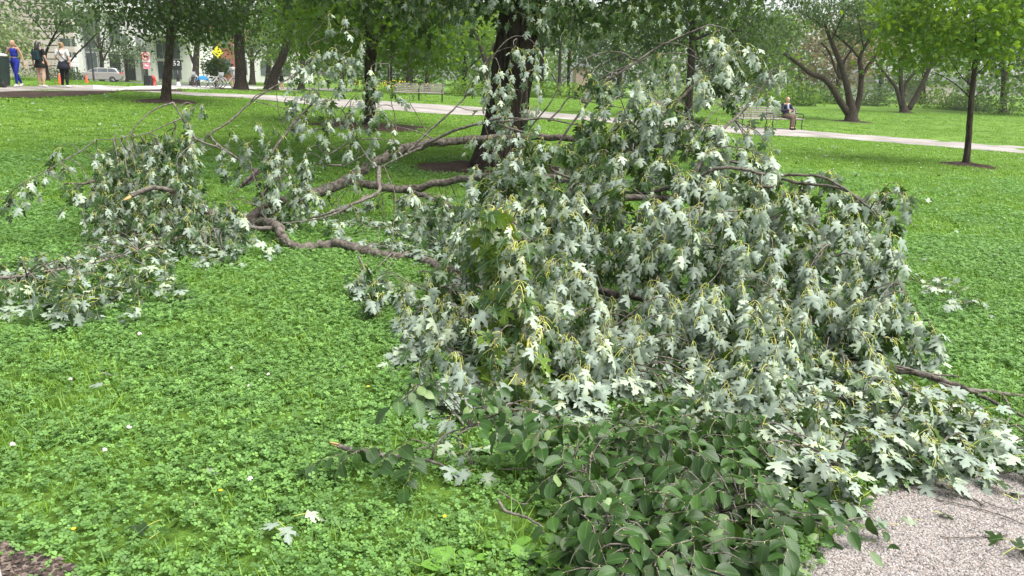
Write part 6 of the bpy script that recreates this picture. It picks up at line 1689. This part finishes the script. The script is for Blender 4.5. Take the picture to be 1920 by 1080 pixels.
S1.fill([(1400, 330), (1500, 345), (1600, 355), (1650, 400), (1500, 400)], 36, lambda x, y: dmain(x, y) - .12, [(0, 1.0)], L=(.28, .45), droop=(.9, 1.), dark=.1, n=500, step=.032, azc=out(heart))
# left wing of the limb
S1.limb(Vp([(455, 424, gA), (400, 400, gA + .1), (340, 370, gA), (270, 350, gA - .1), (200, 340, gA - .2), (120, 345, gA - .3)]), [.06, .05, .04, .03, .02, .01], n=8)
S1.limb(Vp([(400, 445, gA - .15), (330, 440, gA - .2), (260, 455, gA - .35), (190, 470, gA - .5)]), [.05, .04, .03, .015], n=8)
dl = lambda x, y: lerp(y, [240, 330, 480], [7.7, 7.1, 6.2])
S1.fill([(180, 275), (250, 262), (330, 245), (365, 260), (350, 330), (380, 370), (460, 385), (470, 440), (440, 465), (350, 470), (260, 455), (190, 420), (180, 340)], 22, dl, [(0, 1.0), (0.35, 1.0), (.7, .6)], L=(0.2, 0.36), dark=0.5, n=2800, step=.034)
for x, y, d, L_ in [(130, 270, 7.1, .25), (115, 300, 7.0, .25), (90, 320, 6.9, .2), (60, 335, 6.8, .3), (35, 355, 6.8, .3), (20, 365, 6.8, .25), (150, 345, 6.9, .25), (120, 355, 6.8, .28), (180, 360, 6.9, .28), (410, 275, 7.7, .2), (430, 290, 7.6, .18), (385, 250, 7.8, .15), (375, 195, 7.7, .14), (360, 195, 7.7, .1), (355, 225, 7.6, .18), (320, 245, 7.6, .2)]:
    S1.spray(V(x, y, d), -math.pi / 2 + rng.normal() * 0.8, L_, 0.8, 0.4, step=0.042)
S1.fill([(380, 395), (455, 385), (470, 440), (440, 475), (380, 470), (340, 440)], 26, lambda x, y: G(x, y)[1] - .25, [(0, 1.0)], L=(0.25, 0.38), dark=0.04, n=700, step=.03)
S1.limb(Vp([(330, 360, 6.95), (290, 352, 6.85), (262, 360, 6.75), (246, 368, 6.7)]), [.022, .021, .020, .018], 'broken_stub', 'bark_limb', n=8, bough=False)
mb = MB(); e0 = V(246, 368, 6.7); dr = V(236, 373, 6.64) - e0; dr /= np.linalg.norm(dr)
for k in range(9):
    o_ = rng.normal(size=3) * .008
    mb.tube([e0 + o_ - dr * .02, e0 + o_ * 1.2 + dr * rng.uniform(.03, .10)], [.008, .001], 5)
mb.build('torn_wood', M['wood_raw'], S1.t, world=True)
S1.finish(300)

# smaller torn off maple branches on the lawn
S2 = Spray('fallen_branch', 'low leafy maple branch lying on the clover at the left edge', 'fallen branch', G(120, 545), seed=41, group='torn off maple branches')
b2 = Vp([(-90, 512, 5.1), (-20, 520, 5.2), (40, 518, 5.3), (110, 505, 5.5), (190, 490, 5.7), (260, 470, 6.0)])
S2.limb(b2, [.016, .015, .013, .011, .008, .005], 'bough', 'bark_twig', n=7)
S2.fill([(20, 478), (120, 470), (210, 440), (310, 455), (330, 490), (310, 520), (250, 545), (170, 560), (90, 550), (20, 520), (-40, 500)], 24, lambda x, y: G(x, y)[1] - 0.75, [(0, 1.0), (.3, .8)], L=(0.2, 0.34), droop=(.5, .9), dark=0.55, n=1600, lay=0.1)
for x, y in [(10, 560), (30, 565), (-10, 555), (5, 540)]:
    S2.spray(G(x, y, .08), -1.6 + rng.normal() * .7, .22, .5, .1, lay=.6)
S2.finish(150)

S3 = Spray('fallen_branch', 'heavy maple branch spreading pale leaves beside the gravel walk at right', 'fallen branch', G(1650, 760), seed=43, group='torn off maple branches')
S3.limb(Vp([(1400, 640, 4.4), (1470, 655, 4.3), (1560, 675, 4.15), (1660, 690, 4.05), (1740, 706, 3.95), (1820, 732, 3.85), (1880, 762, 3.75), (1960, 800, 3.6)]), [.028, .026, .024, .021, .018, .014, .011, .008], n=9)
S3.limb(Vp([(1740, 706, 3.95), (1790, 728, 3.88), (1850, 734, 3.86), (1930, 744, 3.84), (2010, 752, 3.8)]), [.012, .011, .010, .009, .007], 'twig', 'bark_twig', n=7)
S3.limb(Vp([(1880, 740, 3.84), (1895, 770, 3.7), (1885, 800, 3.6)]), [.006, .004], 'twig', 'bark_twig', n=5)
S3.limb(Vp([(1560, 740, 3.8), (1640, 790, 3.5), (1700, 850, 3.2), (1740, 890, 3.05)]), [.014, .012, .009, .005], 'twig', 'bark_twig', n=6)
S3.limb(Vp([(1480, 730, 3.8), (1480, 790, 3.5), (1540, 840, 3.2), (1590, 900, 3.0)]), [.012, .010, .008, .005], 'twig', 'bark_twig', n=6)
S3.limb(Vp([(1640, 690, 4.1), (1700, 740, 3.8), (1780, 800, 3.5), (1860, 850, 3.2)]), [.014, .012, .009, .005], 'twig', 'bark_twig', n=6)
S3.limb(Vp([(1650, 683, 4.1), (1690, 688, 4.0), (1740, 700, 3.98), (1800, 706, 3.95)]), [.008, .007, .006, .004], 'twig', 'bark_twig', n=6)
S3.fill([(1450, 690), (1560, 690), (1680, 700), (1790, 735), (1860, 775), (1930, 800), (1960, 850), (1860, 835), (1780, 820), (1720, 830), (1660, 825), (1560, 800), (1460, 770), (1420, 740)], 40, lambda x, y: G(x, y)[1] - lerp(y, [690, 880], [.40, .22]), [(0, 1.0), (.2, .7)], L=(0.24, 0.40), droop=(.4, .9), dark=0.2, azc=lambda p: -1.0, azspread=0.6, n=2200, lay=0.25, step=.03)
for x, y, dk in [(1420, 800, .05), (1450, 815, .05), (1480, 835, .05), (1505, 850, .05), (1520, 860, .05), (1430, 830, .05), (1530, 875, .1), (1640, 825, .2), (1600, 820, .25), (1680, 835, .2)]:
    S3.spray(G(x, y, .16), -0.9 + rng.normal() * .3, .30, .45, dk, lay=.7)
S3.finish(250)

# maple twig with a few leaves drooping over the grass in front
S4 = Spray('fallen_branch', 'thin maple branch hanging pale leaf bunches over the elm leaves at front', 'fallen branch', G(880, 860), seed=47, group='torn off maple branches')
S4.limb(Vp([(905, 640, 4.2), (880, 700, 3.9), (852, 745, 3.7), (842, 790, 3.5), (862, 830, 3.35), (885, 872, 3.2)]), [.008, .008, .007, .006, .005, .003], 'bough', 'bark_twig', n=7)
for x, y, d, L_ in [(870, 705, 3.85, .3), (850, 740, 3.7, .28), (845, 780, 3.5, .22), (860, 820, 3.35, .2), (880, 850, 3.25, .16), (900, 720, 3.8, .3), (930, 740, 3.7, .3), (790, 650, 4.3, .2), (800, 640, 4.3, .22), (960, 760, 3.6, .26), (1000, 770, 3.55, .2), (910, 690, 3.9, .3), (950, 700, 3.85, .28)]:
    S4.spray(VG(x, y, d, .1), -1.5 + rng.normal() * .6, L_, .9, 0.08, conn=True)
S4.finish(90)

# sprig in brighter, yellower leaf colours that hangs down the front of the heap
S8 = Spray('fallen_branch', 'bright yellow green maple sprig hanging down the middle front of the heap', 'fallen branch', G(970, 690), seed=59, group='torn off maple branches', leafmats=[mat_leaf('bright_maple_leaf_mat', (0.070, 0.135, 0.012), (0.33, 0.38, 0.26), rough=0.4, trans=0.25, tcol=(0.36, 0.46, 0.03), var=0.3, veins=.5), mat_plain('bright_petiole_mat', (0.62, 0.62, 0.13), 0.5, var=.2, scale=20)])
S8.limb(Vp([(1010, 470, 4.9), (980, 430, 4.5), (935, 400, 4.34), (955, 412, 4.26), (972, 450, 4.18), (980, 520, 4.05), (986, 590, 3.92), (996, 660, 3.75), (1008, 730, 3.6)]), [.007, .007, .006, .006, .005, .004, .003], 'bough', 'bark_twig', n=7)
for x, y, d, L_, dk in [(935, 402, 4.66, .34, .8), (925, 408, 4.68, .3, .9), (950, 408, 4.6, .42, .4), (965, 430, 4.56, .4, .7), (945, 450, 4.55, .4, .85), (975, 470, 4.5, .42, .4), (960, 500, 4.48, .4, .85), (985, 530, 4.4, .4, .35), (950, 560, 4.38, .38, .9), (990, 580, 4.28, .4, .4), (1000, 620, 4.15, .4, .35), (975, 640, 4.1, .36, .8), (1005, 660, 4.0, .34, .6), (985, 690, 3.9, .3, .6)]:
    for q in range(2): S8.spray(V(x, y, d - .42) + S8.r.normal(size=3) * .04, -math.pi / 2 + rng.normal() * .7, L_, .95, dk, step=.030, rise=.25, scale=1.12)
S8.finish(120)

# small heap of leaves on the grass at right
S5 = Spray('fallen_branch', 'flat spray of pale maple leaves on the grass right of the heap', 'fallen branch', G(1780, 560), seed=53, group='torn off maple branches')
S5.limb(np.array([G(1700, 520, .03), G(1740, 535, .05), G(1790, 555, .04), G(1840, 575, .03)]), [.006, .003], 'bough', 'bark_twig', n=6)
S5.fill([(1690, 505), (1760, 515), (1830, 545), (1860, 580), (1800, 575), (1740, 565), (1700, 545)], 26, lambda x, y: G(x, y)[1], [(0, 1.0)], L=(.12, .22), droop=(.1, .3), dark=0.1, lay=1.0, n=400, scale=.8)
S5.finish(60)

# ------------------------------------------------------------------ elm branch in the foreground
S6 = Spray('fallen_elm_branch', 'dark glossy elm branch with toothed oval leaves sprawling onto the gravel', 'fallen branch', G(1290, 930), seed=61, leafmats=[M['elm'], M['petiole']], tmpls=ELMS)
S6.limb(Vp([(1330, 770, 3.5), (1290, 830, 3.2), (1250, 900, 2.95), (1230, 980, 2.7), (1240, 1060, 2.5)]), [.010, .010, .009, .007, .004], 'bough', 'bark_twig', n=7)
S6.limb(Vp([(1330, 800, 3.4), (1390, 860, 3.1), (1470, 920, 2.9), (1560, 955, 2.8), (1640, 960, 2.8)]), [.009, .008, .007, .005, .003], 'bough', 'bark_twig', n=7)
S6.limb(Vp([(1280, 840, 3.2), (1180, 830, 3.2), (1090, 850, 3.1), (1040, 880, 3.0)]), [.008, .007, .005, .003], 'bough', 'bark_twig', n=7)
S6.limb(Vp([(1260, 890, 3.0), (1180, 910, 2.9), (1120, 960, 2.7), (1080, 1010, 2.55)]), [.007, .006, .005, .003], 'bough', 'bark_twig', n=7)
S6.limb(Vp([(1300, 780, 3.5), (1200, 775, 3.5), (1100, 770, 3.55), (1010, 790, 3.45)]), [.007, .006, .005, .003], 'bough', 'bark_twig', n=7)
S6.limb(Vp([(1250, 920, 2.9), (1330, 980, 2.7), (1420, 1030, 2.55), (1460, 1050, 2.5)]), [.006, .005, .004, .003], 'bough', 'bark_twig', n=7)
for pts in ([(1140, 985), (1180, 978), (1205, 990), (1220, 970)], [(1145, 1000), (1195, 1012), (1220, 990)], [(1560, 990), (1590, 975), (1630, 968)], [(1070, 870), (1110, 890), (1140, 915)], [(1350, 960), (1370, 940), (1385, 930)], [(1228, 1010), (1240, 1030), (1250, 1060)]):
    S6.limb(np.array([G(x, y, .12) for x, y in pts]), [.0035, .002], 'twig', 'bark_twig', n=5)
def elm_spray(s, P, az, L, rise, dark=0.08, n=None):
    r = s.r; o = np.array([math.cos(az), math.sin(az), 0.0])
    s.connect(P, .0035, .0018, .4)
    u = np.linspace(0, 1, 6)
    pts = P + o * (L * u)[:, None] + np.array([0, 0, 1.0]) * (L * (rise * u - (rise + .25) * u ** 2))[:, None] + np.cumsum(r.normal(size=(6, 3)) * .008, 0)
    pts[:, 2] = np.maximum(pts[:, 2], T(pts[:, 0], pts[:, 1]) + .04)
    s.twig(pts, .0022, .001, 4)
    n = n or max(4, int(L / .025))
    for i in range(n):
        f = 0.08 + 0.92 * i / (n - 1)
        p = np.array([np.interp(f, u, pts[:, k]) for k in range(3)])
        sd = (-1) ** i if i < n - 1 else 0
        s.leaf(p, az - math.pi / 2 + sd * r.uniform(.6, 1.2), (8, 10) if r.random() < dark else (0, 8), r.uniform(.7, 1.15), r.normal(size=2) * .35)
def elm_fill(s, poly, mind, h, azf, n=1500, L=(.14, .25), dark=.08):
    poly = np.asarray(poly, float); lo, hi = poly.min(0), poly.max(0); kept = []
    c = s.r.uniform(lo, hi, (n, 2)); c = c[inpoly(c[:, 0], c[:, 1], poly)]
    for q in c:
        if any((q[0] - k[0]) ** 2 + (q[1] - k[1]) ** 2 < mind * mind for k in kept): continue
        kept.append(q); hh = s.r.uniform(*h)
        elm_spray(s, G(q[0], q[1], hh), azf + s.r.normal() * 1.2, s.r.uniform(*L), s.r.uniform(.2, .6), dark)
EP = [(1050, 810), (1120, 785), (1250, 780), (1330, 800), (1390, 860), (1440, 905), (1480, 945), (1470, 985), (1410, 1020), (1390, 1090), (1300, 1110), (1130, 1090), (1090, 1030), (1090, 960), (1060, 900)]
elm_fill(S6, EP, 26, (.05, .16), -1.3)
elm_fill(S6, EP, 28, (.14, .28), -1.3)
elm_fill(S6, [(1280, 765), (1390, 775), (1450, 840), (1400, 850), (1320, 810)], 28, (.06, .18), -1.3, 500)
elm_fill(S6, EP, 26, (.03, .08), -1.3, dark=.15)
elm_fill(S6, [(1500, 945), (1570, 945), (1630, 960), (1600, 975), (1520, 970)], 28, (.04, .08), -.3, 200, (.12, .2))
S6.finish(300)

S7 = Spray('fallen_elm_twig', 'broken elm stick with splintered end and a few dark oval leaves on the clover', 'fallen twig', G(740, 855), seed=67, leafmats=[M['elm'], M['petiole']], tmpls=ELMS)
st = np.array([G(634, 836, .07), G(660, 843, .075), G(700, 850, .07), G(745, 856, .06), G(800, 862, .05), G(845, 880, .04)])
S7.limb(st, [.011, .0105, .010, .009, .007, .004], 'stick', 'bark_twig', n=9)
e = st[0]; dr = (st[0] - st[1]) / np.linalg.norm(st[0] - st[1])
mb = MB()
for k in range(7):
    o_ = S7.r.normal(size=3) * .004
    mb.tube([e + o_ - dr * .01, e + o_ + dr * S7.r.uniform(.015, .05)], [.005, .0008], 5)
mb.build('broken_end', M['wood_raw'], S7.t, world=True)
S7.limb(np.array([G(810, 862, .05), G(815, 840, .12), G(835, 815, .16), G(880, 800, .2)]), [.006, .005, .004, .003], 'twig', 'bark_twig', n=6)
S7.limb(np.array([G(712, 846, .08), G(720, 860, .06), G(730, 868, .05)]), [.004, .002], 'twig', 'bark_twig', n=5)
for x, y, h, a, L_ in [(690, 835, .12, -2.6, .2), (700, 840, .12, -2.2, .16), (760, 830, .16, -2.0, .2), (770, 850, .12, -1.5, .16), (800, 715, .45, -2.2, .2), (790, 735, .4, -1.6, .18), (860, 740, .4, -1.2, .2), (920, 790, .2, -1.4, .2), (930, 750, .3, -1.2, .22), (830, 720, .4, -1.9, .2), (960, 790, .2, -1.0, .22)]:
    elm_spray(S7, G(x, y, h), a, L_, .3)
for x, y, h, a, L_ in [(1010, 760, .3, -1.6, .2), (1040, 780, .25, -1.2, .2), (980, 770, .25, -1.8, .18), (1000, 800, .15, -1.5, .18), (940, 730, .35, -1.9, .2), (900, 720, .4, -1.5, .18)]:
    elm_spray(S7, G(x, y, h), a, L_, .3)
S7.finish(120)

# leafy twigs hanging from the broad standing maple, seen along the top of the view
HL = []
def hanging_leaves(px, py, d, n, spread, seed, dark=.68):
    rr = np.random.default_rng(seed); c = V(px, py, d); k = n
    pos = c + rr.normal(size=(k, 3)) * np.array([spread, spread * .7, spread * .55])
    wh = np.where(rr.random(k) < dark, rr.integers(12, 18, k), rr.integers(0, 12, k))
    M3 = rotz(rr.normal(0, 1.1, k) - math.pi) @ rotx(rr.normal(0, .35, k)) * rr.uniform(.9, 1.7, k)[:, None, None]
    HL.append((wh, pos, M3, rr.random(k)))
big = next(o for o in COL.objects if o.get('label', '').startswith('huge dark silver maple'))
for i, (x, y, d, n, s) in enumerate([(1020, 20, 11.0, 34, .22), (1050, 50, 11.2, 30, .2), (1075, 85, 11.2, 16, .12), (1005, 45, 11.0, 14, .09), (980, 5, 11.0, 24, .2), (850, 12, 11.6, 36, .26), (880, 30, 11.4, 24, .18), (790, 25, 11.6, 26, .22), (760, -5, 11.4, 30, .25), (1130, 10, 11.4, 30, .25), (1265, 45, 11.0, 16, .14), (1180, 25, 11.2, 22, .2), (1300, 15, 11.4, 22, .2), (920, -5, 11.5, 24, .2)]):
    hanging_leaves(x, y - 10, d, n, s, 300 + i)
link('leaf_spray', scatter_mesh('leaf_spray', MAPLES, *[np.concatenate([h[j] for h in HL]) for j in range(4)], [M['maple'], M['petiole']], big.location), big, kind='stuff', label='leafy twigs hanging from the crown')

# ------------------------------------------------------------------ loose twigs and leaves
def loose_leaf(px, py, label, kind='lp', scale=1.0, az=None, lift=0.03, tm=MAPLES, mats=None, name='fallen_leaf', group='loose leaves on the ground'):
    a, b = IDX[kind] if isinstance(kind, str) else kind
    t = tm[int(rng.integers(a, b))]
    me = tmpl_mesh(t, name, mats or [M['maple'], M['petiole']])
    o = link(name, me)
    p = G(px, py, lift)
    M3 = rotz(np.array([az if az is not None else rng.uniform(0, 6.3)]))[0] @ rotx(np.array([rng.normal() * .25]))[0] * scale
    mm = Matrix(M3.tolist()).to_4x4(); mm.translation = Vector(p.tolist()); o.matrix_basis = mm
    return tag(o, label, 'leaf', group)
for x, y, k, s, lb in [
    (300, 975, 'ld', .95, 'grey leaf in the pair lying left of the torn leaf cluster'), (335, 972, 'lp', .9, 'pale leaf tip up beside the grey leaf, lower left'), (365, 950, 'lp', .7, 'small grey leaf half hidden in clover, lower left'),
    (520, 975, 'lp', 1.0, 'top leaf of the torn white leaf cluster at lower left'), (545, 970, 'lp', 1.05, 'right leaf of the torn white leaf cluster at lower left'), (530, 1000, 'lp', .9, 'lowest leaf of the torn white leaf cluster at lower left'),
    (182, 703, 'lp', .85, 'pale leaf on edge in the clover, left of middle'), (207, 722, 'lp', .8, 'white leaf below another pale leaf, left of middle'), (660, 685, 'lp', .75, 'lone white leaf left of the heap'),
    (280, 1010, 'ld', .8, 'faded leaf sunk in grass near the lower left'), (160, 590, 'lp', .7, 'small pale leaf near the left branch'), (375, 883, 'lp', .6, 'tiny leaf in the clover under the middle left'),
    (892, 880, 'lp', 1.05, 'bright white leaf at the tip of the thin maple branch'), (912, 878, 'lp', .95, 'second white leaf by the thin maple branch tip'),
    (1730, 975, 'lp', .9, 'curled pale leaf on the gravel beside the elm tip'), (1745, 960, 'ld', .7, 'dark crumpled leaf on the gravel behind the curled pale leaf'), (1690, 985, 'lp', .95, 'flat leaf at the elm tip on gravel'),
    (1880, 925, 'lp', 1.15, 'large green grey leaf on gravel under the right branch'), (1910, 935, 'lp', .8, 'smaller leaf beside the large grey one on gravel'),
    (1895, 1030, 'lp', 1.2, 'big pale leaf over dark leaves at the right edge of gravel'), (1905, 1015, 'ld', 1.2, 'dark green leaf under the big pale one at right edge'), (1880, 1040, 'ld', 1.1, 'dark leaf in front of the big pale one at right edge'),
    (1850, 905, 'lp', .9, 'pale leaf where branch meets gravel'), (1740, 492, 'lp', .6, 'small white leaf on the grass above the flat leaf spray'), (1860, 590, 'lp', .6, 'white leaf at the right end of the flat leaf spray'), (1795, 640, 'lp', .6, 'little pale leaf near the hanging tip at right'), (1900, 470, 'lp', .5, 'tiny pale leaf far right on the lawn')]:
    loose_leaf(x, y, lb, k, s, lift=.05 if y < 900 or x < 700 else .035)
# speckle of leaves over the far lawn: nobody could count them
n = 900
y_ = np.sqrt(rng.uniform(7 ** 2, 30 ** 2, n)); x_ = (rng.random(n) - .5) * 1.35 * y_
dens = np.exp(-((x_ + 2.5) / 9) ** 2) * (y_ < 24) + .25
ok = rng.random(n) < dens
for e_ in EXCL: ok &= ~inpoly(x_, y_, e_)
x_, y_ = x_[ok], y_[ok]; n = len(x_)
sm = [crown_leaf('maple', 0.10, rng) for _ in range(4)]
for t_ in sm: t_.v[:, 2] *= -1
M3 = rotz(rng.uniform(0, 6.3, n)) @ rotx(rng.normal(0, .35, n)) @ roty(rng.normal(0, .35, n) + math.pi) * rng.uniform(.45, 1.0, n)[:, None, None]
link('leaf_litter', scatter_mesh('leaf_litter', sm, rng.integers(0, 4, n), np.stack([x_, y_, T(x_, y_) + .055], -1), M3, rng.random(n), [M['maple']]), kind='stuff')

def stick(pts, r0, r1, label, lift=.02, group='loose sticks on the ground', raw=False, side=None):
    P = np.array([G(x, y, lift) for x, y in pts])
    t = thing('stick', label, 'stick', P[0], 0, group)
    P = catmull(P, 5); P = P + rng.normal(size=P.shape) * r0 * .3
    MB().tube(P, [r0, r1], 7, 0, True, .06).build('stem', M['bark_twig'], t, smooth=True, world=True)
    if raw:
        d = (P[0] - P[1]) / np.linalg.norm(P[0] - P[1])
        MB().tube([P[0] - d * .004, P[0] + d * .03], [r0 * 1.0, r0 * .3], 6).build('broken_end', M['wood_raw'], t, world=True)
    if side:
        Q = catmull(np.array([G(x, y, lift) for x, y in side]), 4)
        MB().tube(Q, [r1 * 1.0, r1 * .5], 6, 0, True, .06).build('side_twig', M['bark_twig'], t, smooth=True, world=True)
    return t
stick([(935, 940), (950, 960), (985, 970), (1010, 985), (1020, 1000)], .006, .004, 'forked bare stick in the grass left of the elm leaves', .06, side=[(950, 960), (942, 950), (930, 935)])
stick([(935, 920), (970, 942), (990, 945)], .003, .002, 'thin short twig just behind the forked stick', .06)
stick([(1755, 935), (1800, 945), (1860, 960), (1925, 985)], .0035, .002, 'long thin twig across the gravel under the branch', .026)
stick([(1785, 915), (1815, 928), (1840, 945), (1852, 950)], .005, .003, 'dark stick with a raw broken end on the gravel', .026, raw=True)
stick([(1763, 1006), (1800, 1008), (1850, 1006), (1890, 1004)], .003, .002, 'straight twig lying alone in the middle of the gravel', .026)
stick([(1840, 938), (1870, 950), (1900, 955), (1925, 948)], .0025, .0015, 'fine twig curving to the right edge of the gravel', .026)
stick([(940, 880), (985, 878), (1020, 870)], .003, .002, 'thin stick in the clover beside the elm leaves', .06)
stick([(1075, 400), (1090, 410)], .003, .002, 'short twig behind the heap', .05) if False else None

# broad leaved weeds in the near grass
def weed(px, py, label, n, size, seed):
    rr = np.random.default_rng(seed)
    p = G(px, py); t = thing('plantain', label, 'weed', p, 0, 'broad leaved weeds in the grass')
    for k in range(n):
        a = k * 6.28 / n + rr.normal() * .3; L_ = size * rr.uniform(.7, 1.15)
        half = [(.05, .0), (.06, .22), (.26, .42), (.33, .62), (.26, .84), (.10, .97)]
        fl = flat_leaf(half, 4)
        bv, bt = bend_leaf(fl, L_, .2, rr.uniform(.5, 1.0), rr, 1.0)
        up = rr.uniform(.5, .95)
        rot = rotz(np.array([a - 1.57]))[0] @ rotx(np.array([up]))[0]
        o = link('leaf', raw_mesh('leaf', bv @ rot.T + np.array([0, 0, .01]), bt, None, [M['weed']], {'luv': np.c_[fl[0], np.zeros(len(fl[0]))], 'rnd': np.full(len(bv), rr.random())}), t)
for i, (x, y, lb, n_, s_) in enumerate([(955, 1035, 'tall round leaved plantain left of the elm leaves', 4, .085), (1170, 1050, 'plantain under the lower left of the elm leaves', 6, .08), (1030, 1070, 'plantain at the bottom edge left of the elm', 6, .075), (840, 1075, 'big round plantain leaf rosette at the bottom edge', 4, .09),
        (1100, 1065, 'pale plantain rosette at the bottom beside the elm', 6, .075), (1045, 1040, 'plantain right of the forked stick', 5, .09), (985, 1060, 'small plantain below the forked stick', 5, .08), (880, 1060, 'small plantain left of the forked stick', 5, .07)]):
    weed(x, y, lb, n_, s_, 200 + i)
# yellow flower heads
for x, y, lb in [(415, 955, 'small yellow flower in the grass near the torn leaf cluster'), (690, 752, 'yellow flower left of the elm stick'), (142, 1030, 'yellow flower beside the mulch corner'), (832, 1005, 'yellow bud left of the forked stick')]:
    p = G(x, y); t = thing('yellow_flower', lb, 'flower', p, 0, 'yellow flowers in the grass')
    MB().tube([(0, 0, 0), (.004, 0, .05), (.003, 0, .075)], .0015, 5).build('stem', M['clover'], t)
    mb = MB()
    for k in range(12):
        a = k * .5236; d = np.array([math.cos(a), math.sin(a), .35])
        mb.add([np.array([.003, 0, .075]), np.array([.003, 0, .078]) + d * .005 + np.array([-d[1], d[0], 0]) * .003, np.array([.003, 0, .079]) + d * .008, np.array([.003, 0, .078]) + d * .005 - np.array([-d[1], d[0], 0]) * .003], [(0, 1, 2, 3)])
    mb.ball((.003, 0, .078), .004, 6)
    mb.build('petals', M['flower_yellow'], t)
grow_grass()
